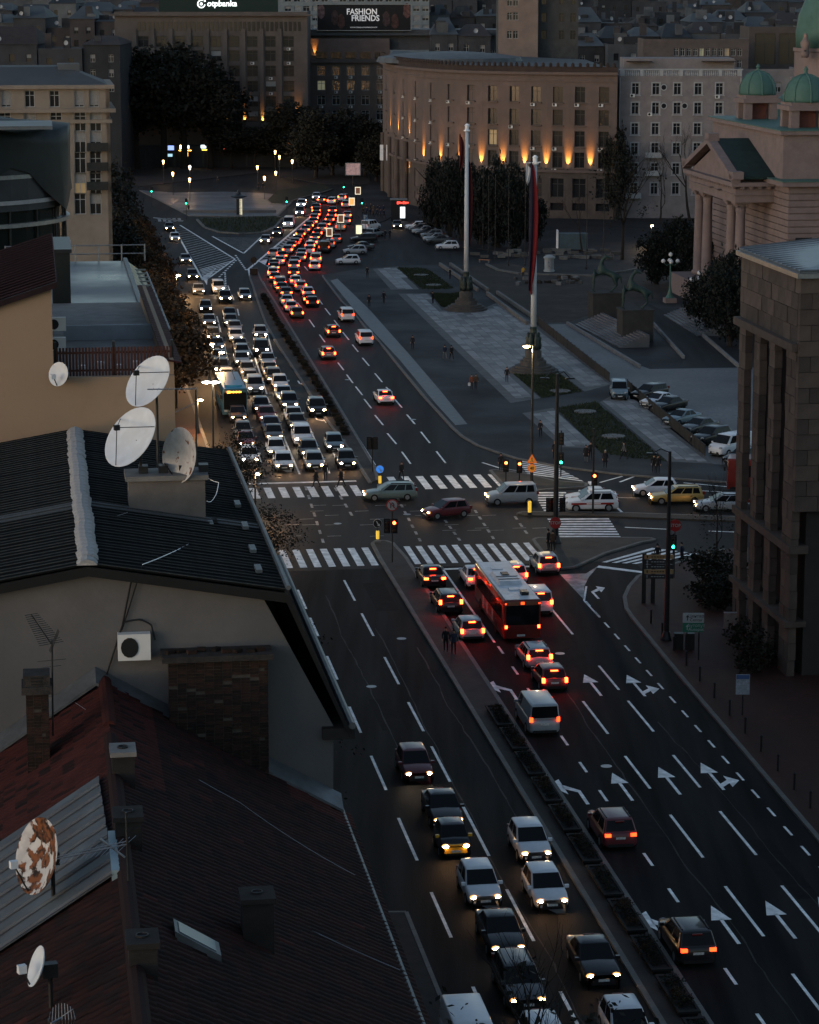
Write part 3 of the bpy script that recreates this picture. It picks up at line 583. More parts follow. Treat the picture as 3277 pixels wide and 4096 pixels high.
# grey apartment building with pale window surrounds
Y = 495.0
gb = block('apartment_building', 'grey apartment house with pale window surrounds and a balustrade along its roof', 'building', xw(2470, Y), xw(2952, Y), Y, 16, zw(310, Y), GREYR, [], [], parapet=0.3)
bpy.data.objects.remove([c for c in gb.children if c.name.startswith('wall')][0])
H = []
x00 = xw(2470, Y)
for r, py in enumerate((355, 433, 515, 594, 675, 754)):
    for c, px in enumerate((2532, 2613, 2698, 2780, 2864)):
        st = 'trim'; u0 = xw(px, Y) - x00; wq, hq = 1.35, 2.15
        H.append((u0 - wq / 2, u0 + wq / 2, zw(py, Y) - hq / 2, zw(py, Y) + hq / 2, st, None, WHITEF))
facade(gb, (x00, Y), (xw(2952, Y), Y), 0, zw(310, Y), H, GREYR)
for px, py in ((2656, 349), (2656, 423), (2739, 423)):
    c = AT(px, py, Y); mb = MB().lathe([(0.62, 0), (0.62, 0.12), (0.45, 0.12), (0.45, 0.02), (0, 0.02)], n=18, cap=False); mb.m = [0] * 36 + [0] * 18 + [1] * 18
    mb.v = [(c.x + x, c.y - z, c.z + y) for x, y, z in mb.v]; mb.build('round_window', [WHITEF, PANE], gb)
zb = zw(310, Y)
mb = MB()
for k in range(60):
    x = x00 + 0.5 + k * (xw(2952, Y) - x00 - 1) / 59; mb.lathe([(0.1, 0), (0.16, 0.35), (0.08, 0.7), (0.14, 1.0)], (x, Y + 0.15, zb + 0.3), 6)
for k in range(7):
    x = x00 + 0.4 + k * (xw(2952, Y) - x00 - 0.8) / 6; mb.box((x, Y + 0.15, zb + 0.85), (0.7, 0.5, 1.1))
mb.box(((x00 + xw(2952, Y)) / 2, Y + 0.12, zb + 1.5), (xw(2952, Y) - x00 + 0.4, 0.5, 0.22)); mb.build('balustrade', WHITEF, gb)
for px, py in ((2613, 628), (2613, 700), (2532, 790)):
    c = AT(px, py, Y); MB().box((c.x, c.y - 0.5, c.z), (3.0, 1.0, 0.2)).box((c.x, c.y - 0.95, c.z + 0.5), (3.0, 0.1, 0.8)).build('balcony', WHITEF, gb)
for px in (2470, 2948): MB().tube([(xw(px, Y), Y - 0.12, 0), (xw(px, Y), Y - 0.12, zb)], 0.1, 6).build('drain_pipe', WHITEF, gb)
for px, py in ((2530, 388), (2870, 393), (2600, 463)): aircon(gb, AT(px, py, Y), 0)
MB().prism([(x00 + 1, Y + 4), (xw(2952, Y) - 1, Y + 4), (xw(2952, Y) - 1, Y + 14), (x00 + 1, Y + 14)], zb, zb + 3.4).build('penthouse', GREYR, gb)
for x0_, x1_ in ((2500, 2600), (2800, 2930)):
    MB().box(((xw(x0_, Y) + xw(x1_, Y)) / 2, Y + 3, zb + 2.9), (xw(x1_, Y) - xw(x0_, Y), 2.5, 0.15)).build('awning', ROOFR, gb)
# bank building behind the park trees
Y = 640.0
ob = block('bank_building', 'long brown stone office block with close window bands, under the bank sign', 'building', xw(478, Y), xw(1236, Y), Y, 22, zw(57, Y), mat('dull_stone', (0.085, 0.073, 0.068), 0.9, var=0.2, scale=0.3, bump=0.2), [zw(y, Y) for y in (166, 223, 284, 345, 405, 465)], [xw(590 + 71.5 * k, Y) for k in range(9)], wsize=(2.6, 2.6), frame=DARKF, wstyle=('plain', 'half', 'dark'), lit=0.02, cornice=1.2, roof=ROOFG, ac=0.35)
for k in range(9):
    x = xw(555 + 71.5 * k, Y); MB().box((x, Y - 0.2, zw(300, Y)), (1.0, 0.4, 22)).build('pilaster', MATS['dull_stone'], ob)
for k in range(36):
    x = xw(575 + 18 * k, Y); MB().box((x, Y - 0.03, zw(105, Y)), (0.7, 0.1, 2.2)).build('attic_window', PANE, ob)
for px in (842, 910, 980, 1052, 1117, 1191):
    p = AT(px, 492, Y); spot_up(Vector((p.x, Y - 0.6, p.z)), Vector((0, -1, 0)), 1700, 0.25, parent=ob)
# bank roof sign
Y = 648.0
sg = thing('bank_sign', 'dark rooftop sign with the white glowing word otpbanka and a ring logo', 'sign', (xw(880, Y), Y, zw(57, 640)))
p0, p1 = AT(636, 48, Y), AT(1113, 48, Y)
MB().box(((p0.x + p1.x) / 2, Y, p0.z + 3.5), (p1.x - p0.x, 0.5, 7)).build('panel', mat('sign_green_black', (0.008, 0.02, 0.018), 0.5, var=0), sg)
for k in range(6): MB().box((p0.x + (k + 0.5) * (p1.x - p0.x) / 6, Y + 0.6, p0.z - 0.6), (0.2, 0.2, 2.4)).build('post', DARKM, sg)
SIGNW = glow('sign_white', (0.9, 1.0, 0.97), 0.4)
c = AT(888, 14, Y); me = text_mesh('otpbanka', 1.95, SIGNW, 0.05, bold=0.03, shear=0.1); inst('lettering', me, Vector((c.x, Y - 0.35, c.z)) - sg.location, parent=sg, rot=(math.pi / 2, 0, 0))
c = AT(806, 15, Y); mb = MB()
for k in range(20):
    a0, a1 = math.radians(70 + k * 14), math.radians(70 + (k + 1) * 14)
    mb.sheet([(c.x + math.cos(t) * r, Y - 0.4, c.z + math.sin(t) * r) for t, r in ((a0, 0.75), (a0, 1.0), (a1, 1.0), (a1, 0.75))])
mb.sheet([(c.x + 0.35 * math.cos(k * 0.63), Y - 0.4, c.z + 0.35 * math.sin(k * 0.63)) for k in range(10)]); mb.sheet([(c.x + 0.85 + 0.25 * math.cos(k * 0.63), Y - 0.41, c.z + 0.75 + 0.25 * math.sin(k * 0.63)) for k in range(10)])
mb.build('logo', SIGNW, sg)
# building under the billboard
Y = 660.0
bb = block('office_building', 'stone office block with air conditioners, just left of the curved building', 'building', xw(1236, Y) + 0.2, xw(1560, Y), Y, 14, zw(245, Y), MATS['dull_stone'], [zw(y, Y) for y in (282, 341, 400, 460)], [xw(1290 + 58 * k, Y) for k in range(5)], wsize=(2.0, 2.4), frame=WHITEF, lit=0.05, cornice=0.8, ac=0.7)
MB().box(((xw(1240, Y) + xw(1560, Y)) / 2, Y + 6, zw(200, Y)), (xw(1560, Y) - xw(1240, Y), 8, 5.6)).build('attic', STONE_P, bb)
for k in range(5): MB().box((xw(1290 + 58 * k, Y), Y + 1.98, zw(222, Y)), (2.6, 0.1, 1.6)).build('attic_window', PANE, bb)
p = AT(1258, 228, Y); spot_up(Vector((p.x, Y + 1.6, p.z)), Vector((0, -1, 0)), 700, 0.2, parent=bb)
MB().box(((xw(1236, Y) + xw(1990, Y)) / 2, Y + 12, zw(160, Y)), (xw(1990, Y) - xw(1236, Y), 14, 5.0)).build('rear_storey', mat('dark_clad', (0.07, 0.07, 0.075), 0.6, var=0.2), bb)
MB().box(((xw(1236, Y) + xw(1990, Y)) / 2, Y + 11, zw(138, Y)), (xw(1990, Y) - xw(1236, Y) + 1, 16, 0.5)).build('roof_slab', ROOFG, bb)
Y = 664.0
bi = thing('billboard', 'black rooftop billboard lettered FASHION FRIENDS in a pale frame', 'billboard', (xw(1457, Y), Y, zw(140, Y)))
p0, p1 = AT(1271, 120, Y), AT(1643, 18, Y)
MB().box(((p0.x + p1.x) / 2, Y, (p0.z + p1.z) / 2), (p1.x - p0.x, 0.4, p1.z - p0.z)).build('panel', mat('billboard_black', (0.012, 0.011, 0.012), 0.6, var=0), bi)
mb = MB()
for a, b, c_, d_ in ((p0.x - .15, p1.x + .15, p1.z, p1.z + .15), (p0.x - .15, p1.x + .15, p0.z - .15, p0.z)): mb.box(((a + b) / 2, Y - 0.1, (c_ + d_) / 2), (b - a, 0.5, 0.15))
for x in (p0.x - 0.08, p1.x + 0.08): mb.box((x, Y - 0.1, (p0.z + p1.z) / 2), (0.15, 0.5, p1.z - p0.z))
mb.build('frame', GREYM, bi)
LETW = glow('letter_grey', (0.75, 0.72, 0.72), 0.05)
for t, px, py, sz in (('FASHION', 1448, 47, 2.0), ('FRIENDS', 1462, 73, 2.0)):
    c = AT(px, py, Y); inst('lettering', text_mesh(t, sz, LETW, 0.02, bold=0.04), Vector((c.x, Y - 0.24, c.z)) - bi.location, parent=bi, rot=(math.pi / 2, 0, 0), scale=(0.92, 1, 1))
c = AT(1455, 109, Y); inst('lettering', text_mesh('WWW.FASHIONANDFRIENDS.COM', 0.42, LETW, 0.02), Vector((c.x, Y - 0.24, c.z)) - bi.location, parent=bi, rot=(math.pi / 2, 0, 0))
for px, py, m_ in ((1340, 70, (0.05, 0.03, 0.028)), (1365, 85, (0.06, 0.03, 0.025)), (1545, 75, (0.05, 0.03, 0.03)), (1580, 85, (0.06, 0.03, 0.025)), (1285, 45, (0.1, 0.06, 0.06)), (1628, 42, (0.1, 0.05, 0.045))):
    c = AT(px, py, Y); mb = MB().sheet([(c.x + 0.9 * math.cos(k * 0.52) * (1 + 0.2 * math.sin(3 * k)), Y - 0.22, c.z + 1.9 * math.sin(k * 0.52)) for k in range(12)]); mb.build('printed_figure', mat('print_%d' % px, m_, 0.7, var=0.6, scale=1.5), bi)
for k in range(4): MB().tube([(p0.x + 2 + k * 6.5, Y + 0.3, p0.z - 1.4), (p0.x + 2 + k * 6.5, Y + 0.3, p1.z)], 0.12, 5).build('strut', DARKM, bi)
# pale glazed tower behind the billboard
Y = 760.0
pg = block('office_tower', 'pale blue-grey glazed office slab behind the billboard', 'building', xw(1116, Y), xw(1716, Y), Y, 20, zw(-160, Y), mat('pale_clad', (0.14, 0.16, 0.17), 0.5, var=0.2, scale=0.3), [zw(y, Y) for y in (150, 110, 72, 34, -4)], [xw(1125 + 36 * k, Y) for k in range(17)], wsize=(1.9, 1.5), lit=0.0, frame=WHITEF, wstyle=('plain', 'half', 'blind'))
# beige tower with paired windows and its dark flank
Y = 585.0
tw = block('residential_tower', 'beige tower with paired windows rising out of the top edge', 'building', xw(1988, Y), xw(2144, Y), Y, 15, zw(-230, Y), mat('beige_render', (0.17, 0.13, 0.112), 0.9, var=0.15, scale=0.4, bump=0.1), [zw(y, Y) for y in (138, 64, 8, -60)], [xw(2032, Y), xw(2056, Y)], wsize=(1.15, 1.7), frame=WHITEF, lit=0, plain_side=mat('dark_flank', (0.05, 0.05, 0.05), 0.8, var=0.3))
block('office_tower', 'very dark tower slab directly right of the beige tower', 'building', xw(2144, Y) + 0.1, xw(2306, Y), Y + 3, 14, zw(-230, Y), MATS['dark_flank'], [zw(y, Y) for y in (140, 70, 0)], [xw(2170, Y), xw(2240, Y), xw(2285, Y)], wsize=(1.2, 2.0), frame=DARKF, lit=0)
# dark glass office on the right + flats in front
Y = 565.0
block('glass_office', 'black glazed office with brown piers at the upper right', 'building', xw(2976, Y), xw(3195, Y), Y, 16, zw(118, Y), mat('pier_brown', (0.065, 0.055, 0.052), 0.8, var=0.2), [zw(195, Y)], [xw(3040, Y), xw(3135, Y)], wsize=(4.4, 6.6), frame=DARKF, lit=0)
Y = 545.0
block('apartment_building', 'low brown flats with a window band behind the grey apartment house', 'building', xw(2560, Y), xw(2975, Y), Y, 14, zw(168, Y), mat('brown_render', (0.08, 0.066, 0.063), 0.9, var=0.2), [zw(208, Y), zw(255, Y)], [xw(2690 + 25 * k, Y) for k in range(11)], wsize=(0.95, 1.6), frame=WHITEF, lit=0.05)
Y = 500.0
block('apartment_building', 'grey flats with one awning window between the copper turrets and the glass office', 'building', xw(2956, Y), xw(3190, Y), Y + 2, 14, zw(290, Y), GREYR, [zw(y, Y) for y in (350, 430, 515)], [xw(2990, Y), xw(3100, Y), xw(3160, Y)], wsize=(1.2, 1.9), frame=WHITEF, lit=0, wstyle=('half', 'plain'))
# ================================================================ distant city, row by row
wallc = [mat('far_wall_%d' % i, c, 0.9, var=0.25, scale=0.25, bump=0.1) for i, c in enumerate(((0.04, 0.042, 0.047), (0.062, 0.066, 0.071), (0.026, 0.028, 0.031), (0.046, 0.041, 0.042), (0.09, 0.097, 0.104)))]
wname = ['grey', 'pale grey', 'dark grey', 'brownish', 'off-white']
roofc = [ROOFD, ROOFG, ROOFR]; rname = ['dark', 'grey', 'brown']
DISH_FAR = MB().lathe([(0.02, 0), (0.35, 0.05), (0.6, 0.18), (0.62, 0.18), (0.3, 0.02)], n=10, cap=False).mesh('satellite_dish', WHITEF)
def city_row(rn, Y, pxs, ytop, where, hvar=18, dep=26, nwin=True, gap=0):
    k = 0
    for a, b in zip(pxs[:-1], pxs[1:]):
        yt = ytop + random.uniform(-hvar, hvar); mi = random.choice((0, 0, 1, 2, 3, 4)); ri = random.choice((0, 1, 1, 2))
        x0, x1 = xw(a, Y) + 0.1, xw(b - gap, Y) - 0.1; z1 = zw(yt, Y)
        yy = Y + random.uniform(0, 12); n = max(2, int((x1 - x0) / 3.4))
        cs = [x0 + (i + 0.5) * (x1 - x0) / n for i in range(n)]
        rows = [z1 - 2.6 - 3.3 * j for j in range(3)] if nwin else []
        lb = '%s house, %s roof, %s from left in %s' % (wname[mi], rname[ri], NUM[k], where)
        r = block('distant_house', lb, 'building', x0, x1, yy, dep, z1, wallc[mi], rows, cs, roof=roofc[ri], wsize=(1.2, 1.7), lit=0.02, frame=random.choice((WHITEF, DARKF)), wstyle=('plain', 'half', 'bare'), group='distant city houses ' + where, parapet=0.4)
        if random.random() < 0.6:      # pitched roof
            h = random.uniform(2, 4.5); y0, y1 = yy - 0.4, yy + dep
            mb = MB().add([(x0 - .3, y0, z1 + .4), (x1 + .3, y0, z1 + .4), (x1 + .3, y1, z1 + .4), (x0 - .3, y1, z1 + .4), (x0 + 2, (y0 + y1) / 2, z1 + h), (x1 - 2, (y0 + y1) / 2, z1 + h)], [(0, 1, 5, 4), (1, 2, 5), (2, 3, 4, 5), (3, 0, 4)]); mb.build('pitched_roof', roofc[ri], r)
        for _ in range(random.randint(1, 3)):
            x = random.uniform(x0 + 1, x1 - 1); hh = random.uniform(1.2, 3.5); MB().box((x, yy + random.uniform(1.5, 6), z1 + hh / 2 + 0.3), (random.uniform(0.8, 3), random.uniform(0.8, 2), hh)).build('chimney', wallc[random.randrange(5)], r)
        if random.random() < 0.5: inst('dish', DISH_FAR, Vector((random.uniform(x0 + 1, x1 - 1), yy + 1, z1 + 1.6)) - r.location, parent=r, scale=(.9, .9, .9), rot=(math.radians(80), 0, random.uniform(-0.6, 0.6)))
        k += 1
def cuts(a, b, w0, w1):
    L = [a]
    while L[-1] < b: L.append(L[-1] + random.uniform(w0, w1))
    return L
city_row(1, 590, [-120, 150, 330, 480], 190, 'the row left of the bank', 15)
city_row(2, 700, [-130, 60, 190, 300, 400, 500, 640], 100, 'the second row left of the bank', 22)
city_row(3, 880, cuts(-150, 620, 90, 150), 35, 'the third row, upper left', 22)
city_row(4, 1150, cuts(-160, 1100, 110, 170), -30, 'the top row, upper left', 20, nwin=False)
city_row(5, 640, [1720, 1830, 1960], 150, 'the row left of the beige tower', 8)
city_row(6, 760, [1716, 1800, 1900, 2000], 70, 'the row behind, by the beige tower', 12)
city_row(7, 1000, cuts(1700, 2000, 80, 110), -5, 'the top row by the beige tower', 12)
city_row(8, 640, [2300, 2420, 2560], 190, 'the row beside the dark tower', 8)
city_row(9, 650, [2300, 2400, 2520, 2640, 2760, 2880, 2990], 150, 'the second row by the dark tower', 15)
city_row(10, 730, cuts(2290, 3300, 100, 150), 110, 'the third row, upper right', 16)
city_row(11, 850, cuts(2280, 3300, 90, 140), 70, 'the fourth row, upper right', 16)
city_row(12, 1050, cuts(2280, 3350, 80, 150), 20, 'the fifth row, upper right', 20)
city_row(13, 1400, cuts(2200, 3400, 90, 160), -45, 'the top row, upper right', 25, nwin=False)
# ================================================================ parliament with portico, cupolas and dome
pa = thing('parliament_building', 'pinkish domed parliament house with a columned portico and green copper cupolas', 'building', RF(93, 352, 0))
PM = mat('parliament_stone', (0.155, 0.12, 0.115), 0.85, var=0.15, scale=0.6, bump=0.2, bscale=3)
def rbox(mb, d0, d1, s0, s1, z0, z1, mi=0):
    P = [RF(d0, s0, z0), RF(d1, s0, z0), RF(d1, s1, z0), RF(d0, s1, z0), RF(d0, s0, z1), RF(d1, s0, z1), RF(d1, s1, z1), RF(d0, s1, z1)]; return mb.hexa(P, mi)
rbox(MB(), 90, 106, 337, 367, 0, 3).build('podium', PM, pa)
for s in (363.6, 359.0, 346.2, 341.6):
    c = RF(93.2, s, 3)
    MB().lathe([(0.95, 0), (0.95, 0.5), (0.74, 0.65), (0.72, 4), (0.62, 10.4), (0.62, 10.5)], c, 16).build('column', PM, pa, True)
    mb = MB().lathe([(0.62, 10.5), (0.7, 10.9), (0.66, 11.2), (0.95, 11.7), (0.9, 11.75)], c, 12); mb.box((c.x, c.y, c.z + 11.9), (2.0, 2.0, 0.3), RZ)
    for q in range(4):
        a = RZ + math.pi / 4 + q * math.pi / 2; mb.lathe([(0.05, -.18), (0.2, -.1), (0.2, .1), (0.05, .18)], (c.x + math.cos(a) * 0.95, c.y + math.sin(a) * 0.95, c.z + 11.55), 6)
    mb.build('capital', PM, pa)
mb = rbox(MB(), 92, 107, 340, 365.2, 15.05, 17.2); rbox(mb, 91.8, 107, 339.8, 365.4, 16.0, 16.15); mb.build('entablature', PM, pa)
rbox(MB(), 91.3, 108, 339.2, 366, 17.2, 17.75).build('cornice', PM, pa)
mb = MB()
for k in range(22): rbox(mb, 91.5, 91.9, 339.6 + k * 1.2, 340.1 + k * 1.2, 16.85, 17.2)
for k in range(12): rbox(mb, 92.6 + k * 1.2, 93.1 + k * 1.2, 339.5, 339.9, 16.85, 17.2)
mb.build('dentils', PM, pa)
for s in (347.5, 351.8): 
    c = RF(91.95, s, 16.2); MB().lathe([(0.4, -0.1), (0.5, 0), (0.4, 0.1)], c, 8).build('wreath', MATS['pier_brown'], pa)
A0, A1, AP = (339.2, 17.75), (366, 17.75), (352.6, 22.3)
def tri(mb, d0, d1, s0, s1, sa, z0, za, mi=0):
    P = [RF(d0, s0, z0), RF(d0, s1, z0), RF(d0, sa, za), RF(d1, s0, z0), RF(d1, s1, z0), RF(d1, sa, za)]
    return mb.add(P, [(0, 2, 1), (3, 4, 5), (0, 3, 5, 2), (1, 2, 5, 4), (0, 1, 4, 3)], mi)
tri(MB(), 92.2, 104, 340.4, 364.8, 352.6, 17.75, 21.6).build('tympanum', PM, pa)
for s0, s1 in ((339.0, 352.6), (366.2, 352.6)):
    P = [RF(91.2, s0, 17.76), RF(92.4, s0, 17.76), RF(92.4, s1, 22.1), RF(91.2, s1, 22.1)]; Q = [p + Vector((0, 0, 0.75)) for p in P]
    MB().hexa(P + Q).build('raking_cornice', PM, pa)
    P = [RF(92.4, s0, 18.2), RF(107.5, s0, 18.2), RF(107.5, s1, 22.5), RF(92.4, s1, 22.5)]; Q = [p + Vector((0, 0, 0.3)) for p in P]
    MB().hexa(P + Q).build('roof_slope', mat('dark_green_roof', (0.01, 0.022, 0.02), 0.75, var=0.3, scale=0.8), pa)
for d, s, z in ((91.8, 352.6, 22.9), (91.8, 339.6, 18.6), (91.8, 365.6, 18.6)): rbox(MB(), d - 0.6, d + 0.9, s - 1, s + 1, z - 0.4, z + 0.6).build('acroterion', PM, pa)
# porch back wall with tall openings
rbox(MB(), 101.5, 106, 339, 366, 3, 15.05).build('porch_wall', PM, pa)
for s in (344.2, 352.6, 361): rbox(MB(), 101.35, 101.6, s - 1.5, s + 1.5, 3, 11).build('doorway', PANE, pa)
for s in (340.4, 348, 357.5, 364.8): rbox(MB(), 100.9, 101.5, s - 0.6, s + 0.6, 3, 15.05).build('pilaster', PM, pa)
# main block to the right, in rusticated courses
dN = SP(3153, 900, 333)[0]; dL = dN - 3.0
mb = MB()
for k in range(17): rbox(mb, dN - (0.0 if k % 1 == 0 else 0), 150, 333 - 0.0, 372, 3.0 + k * 0.86, 3.0 + k * 0.86 + 0.72)
mb.build('rusticated_wall', PM, pa)
rbox(MB(), dN + 0.2, 149, 333.2, 371, 0, 17.7).build('inner_wall', mat('joint_dark', (0.12, 0.09, 0.08), 0.9, var=0.2), pa)
rbox(MB(), dN - 1.2, 151, 331.8, 373, 17.7, 18.3).build('cornice', PM, pa)
rbox(MB(), dN - 1.3, 151, 331.7, 373, 18.3, 18.42).build('copper_edge', COPPER, pa)
rbox(MB(), dN - 0.2, 150, 335.5, 372, 18.42, 24.2).build('attic', PM, pa)
rbox(MB(), dN - 0.8, 150.5, 334.8, 372.6, 24.2, 24.7).build('cornice', PM, pa)
rbox(MB(), dN - 0.85, 150.5, 334.7, 372.6, 24.7, 24.82).build('copper_edge', COPPER, pa)
p = RF(dN + 4, 332.95, 0)
for k, z in enumerate((9.5,)):
    c = AT(3215, 975, RF(dN + 4, 333, 0).y - 0.3); MB().box((c.x, c.y, c.z), (2.2, 0.25, 1.6), RZ).build('window', [PANE], pa)
def cupola(px, py, s, hw, h, dome_h):
    d, z = SP(px, py, s); c = RF(d, s, z); mb = MB()
    for q in range(4):
        a = RZ + math.pi / 4 + q * math.pi / 2; e_ = Vector((math.cos(a), math.sin(a), 0)) * hw * 1.3
        mb.box((c.x + e_.x, c.y + e_.y, c.z + h / 2), (hw * 0.52, hw * 0.52, h), RZ)
    mb.box((c.x, c.y, c.z + 0.25), (hw * 2.6, hw * 2.6, 0.5), RZ); mb.box((c.x, c.y, c.z + h + 0.3), (hw * 2.7, hw * 2.7, 0.6), RZ); mb.box((c.x, c.y, c.z + h + 0.8), (hw * 2.35, hw * 2.35, 0.5), RZ)
    mb.build('turret', PM, pa)
    mb = MB()
    for q in range(4):
        a = RZ + q * math.pi / 2; e_ = Vector((math.cos(a), math.sin(a), 0)) * hw * 0.95; t = Vector((-e_.y, e_.x, 0)).normalized()
        mb.box((c.x + e_.x, c.y + e_.y, c.z + 0.95), (0.3, hw * 1.3, 0.15), a)
        for k in range(5): f = c + e_ + t * (k - 2) * hw * 0.24; mb.lathe([(0.1, 0), (0.14, 0.2), (0.08, 0.4)], (f.x, f.y, c.z + 0.5), 5)
    mb.build('balustrade', PM, pa)
    MB().box((c.x, c.y, c.z + h / 2 + 0.3), (hw * 1.1, hw * 1.1, h - 0.6), RZ).build('core', mat('red_brown_wall', (0.12, 0.045, 0.035), 0.8, var=0.2), pa)
    mb = MB(); n = 8
    prof = [(1.28, 0), (1.3, 0.1), (1.26, 0.35), (1.1, 0.62), (0.8, 0.84), (0.4, 0.97), (0.12, 1.0), (0.1, 1.12), (0.16, 1.18), (0.02, 1.3)]
    mb.lathe([(r * hw, z_ * dome_h) for r, z_ in prof], (c.x, c.y, c.z + h + 1.05), 24); mb.build('copper_dome', COPPER, pa, True)
    mb = MB()
    for k in range(8):
        a = RZ + k * math.pi / 4; mb.tube([(c.x + math.cos(a) * r * hw * 1.01, c.y + math.sin(a) * r * hw * 1.01, c.z + h + 1.05 + z_ * dome_h) for r, z_ in prof[:7]], 0.12, 4)
    mb.build('dome_rib', COPPER, pa)
cupola(3026, 548, 364, 2.0, 4.9, 3.3)
cupola(3215, 602, 342, 2.2, 5.4, 3.6)
d, z = SP(3160, 470, 372); c = RF(d, 372, z - 3)
MB().lathe([(3.2, 0), (3.2, 2.5), (2.9, 4), (2.0, 5.6), (0.9, 6.5), (0, 6.8)], c, 20).build('copper_dome', COPPER, pa, True)
# main drum and dome (partly in frame at the right edge)
d, z = SP(3340, 330, 388); c = RF(d, 388, z)
MB().lathe([(6.0, -12), (6.0, 0), (6.8, 0.1), (6.8, 0.8), (5.6, 0.9)], c, 24).build('drum', PM, pa)
for k in range(12):
    a = k * math.pi / 6 + 0.1; MB().tube([(c.x + 5.6 * math.cos(a), c.y + 5.6 * math.sin(a), c.z - 7.5), (c.x + 5.6 * math.cos(a), c.y + 5.6 * math.sin(a), c.z - 0.1)], 0.5, 8).build('drum_column', PM, pa)
MB().lathe([(6.2, 0.9), (6.2, 4.6), (6.4, 4.7), (6.4, 5.2)], c, 24).build('upper_drum', PM, pa)
MB().lathe([(6.0, 5.2), (6.1, 7.5), (5.7, 10), (4.7, 12.5), (3.0, 14.6), (1.2, 15.6), (1.2, 18)], c, 28).build('copper_dome', COPPER, pa, True)
p = AT(3222, 165, c.y - 6); mb = MB().lathe([(0.5, 0), (0.7, 0.6), (0.55, 1.4), (0.75, 2.2), (0.4, 2.7), (0.3, 3.0), (0.33, 3.3), (0.1, 3.6)], (p.x, p.y, p.z - 2.4), 8)
mb.build('roof_statue', PM, pa, True)
p = AT(3222, 195, c.y - 7.5); spot_up(Vector((p.x, p.y, p.z - 0.4)), Vector((0, -1, 0)), 300, 0.3, parent=pa)
pw = AT(3109, 542, RF(SP(3109, 542, 350)[0], 350).y); 
mb = MB().lathe([(0, -0.35), (0.3, -0.2), (0.35, 0), (0.3, 0.2), (0, 0.35)], pw, 10, cap=False); mb.build('roof_lamp', glow('roof_lamp_glow', (1, 0.85, 0.7), 12), pa)
# ================================================================ post office: massive stone block on the right
po = thing('stone_office_building', 'massive dark stone block with tall pilasters at the right edge of the street', 'building', RF(52, 165, 0))
SB = [mat('ashlar_%d' % i, c, 0.85, var=0.22, scale=0.9, bump=0.35, bscale=4) for i, c in enumerate(((0.066, 0.05, 0.042), (0.052, 0.04, 0.034), (0.08, 0.06, 0.049)))]
SD = mat('ashlar_joint', (0.03, 0.026, 0.024), 0.9, var=0.2)
rbox(MB(), 48.0, 75, 158.3, 171.6, 0, 24.9).build('inner_wall', SD, po)
ztop = SP(3175, 1113, 157.7)[1]; zled = SP(2966, 1268, 171.5)[1]
BM = {}
def ashlar(face, a0, a1, z0, z1, bl, bh, fix, name='stone_block', jit=0.03, t=0.5):
    r = 0; z = z0; nz = max(1, round((z1 - z0) / bh)); bh = (z1 - z0) / nz; na = max(1, round((a1 - a0) / bl)); bl = (a1 - a0) / na
    for i in range(nz):
        off = 0.5 * bl if i % 2 else 0
        xs = [a0] + [a0 + off + k * bl for k in range(0 if off else 1, na)] + [a1]
        for x0, x1 in zip(xs[:-1], xs[1:]):
            key = (face, round(x1 - x0, 2), round(bh, 3)); v = random.randrange(3)
            if key not in BM:
                dm = (t, x1 - x0 - 0.03, bh - 0.03) if face == 'L' else (x1 - x0 - 0.03, t, bh - 0.03)
                BM[key] = [MB().box((0, 0, 0), dm).mesh('stone_block', m_) for m_ in SB]
            j = random.uniform(-jit, jit)
            p = RF(fix + t / 2 + j, (x0 + x1) / 2, z0 + (i + 0.5) * bh) if face == 'L' else RF((x0 + x1) / 2, fix + t / 2 + j, z0 + (i + 0.5) * bh)
            inst(name, BM[key][v], p - po.location, RZ, po)
ashlar('L', 158.2, 171.8, zled, ztop, 1.5, 1.0, 47.0)
ashlar('N', 47.0, 54.6, 11.0, ztop, 1.5, 1.0, 157.7, t=0.5)
ashlar('N', 54.6, 62, 3.0, ztop + 1.2, 1.6, 1.1, 155.6, t=0.5)
rbox(MB(), 54.7, 74, 156.2, 160, 0, ztop + 1.0).build('inner_wall', SD, po)
for k, (s0, s1) in enumerate(((170.2, 171.8), (166.6, 168.0), (163.0, 164.4), (158.2, 160.4))):
    ashlar('L', s0, s1, 0, zled, 1.6, 1.15, 47.0, 'pilaster_stone')
rbox(MB(), 46.6, 48.1, 157.9, 172.0, zled - 0.5, zled).build('ledge', SB[0], po)
rbox(MB(), 46.8, 48.1, 158.0, 171.9, 8.2, 8.7).build('ledge', SB[0], po)
rbox(MB(), 46.7, 48.1, 158.0, 171.9, 3.4, 3.75).build('ledge', SB[0], po)
for s in (169.1, 165.5, 161.7):
    rbox(MB(), 47.75, 47.98, s - 0.8, s + 0.8, 9.4, zled - 1.2).build('tall_window', PANE, po)
    for z in (10.5, 12.5, 14.5): rbox(MB(), 47.68, 47.75, s - 0.8, s + 0.8, z, z + 0.12).build('glazing_bar', DARKF, po)
    rbox(MB(), 47.75, 47.98, s - 0.7, s + 0.7, 4.2, 7.6).build('window', PANE, po)
    rbox(MB(), 47.75, 47.98, s - 0.7, s + 0.7, 0.4, 3.0).build('doorway', PANE, po)
rbox(MB(), 46.7, 54.6, 157.4, 172.1, ztop, ztop + 0.3).build('coping', GREYM, po)
P = [RF(46.9, 157.6, ztop + 0.31), RF(54.6, 157.6, ztop + 0.31), RF(60, 172, ztop + 1.6), RF(46.9, 172, ztop + 0.31)]
roofm = mat('zinc_roof', (0.1, 0.112, 0.122), 0.4, 0.3, var=0.25, scale=0.6)
MB().hexa(P + [q + Vector((0, 0, 0.15)) for q in P]).build('roof', roofm, po)
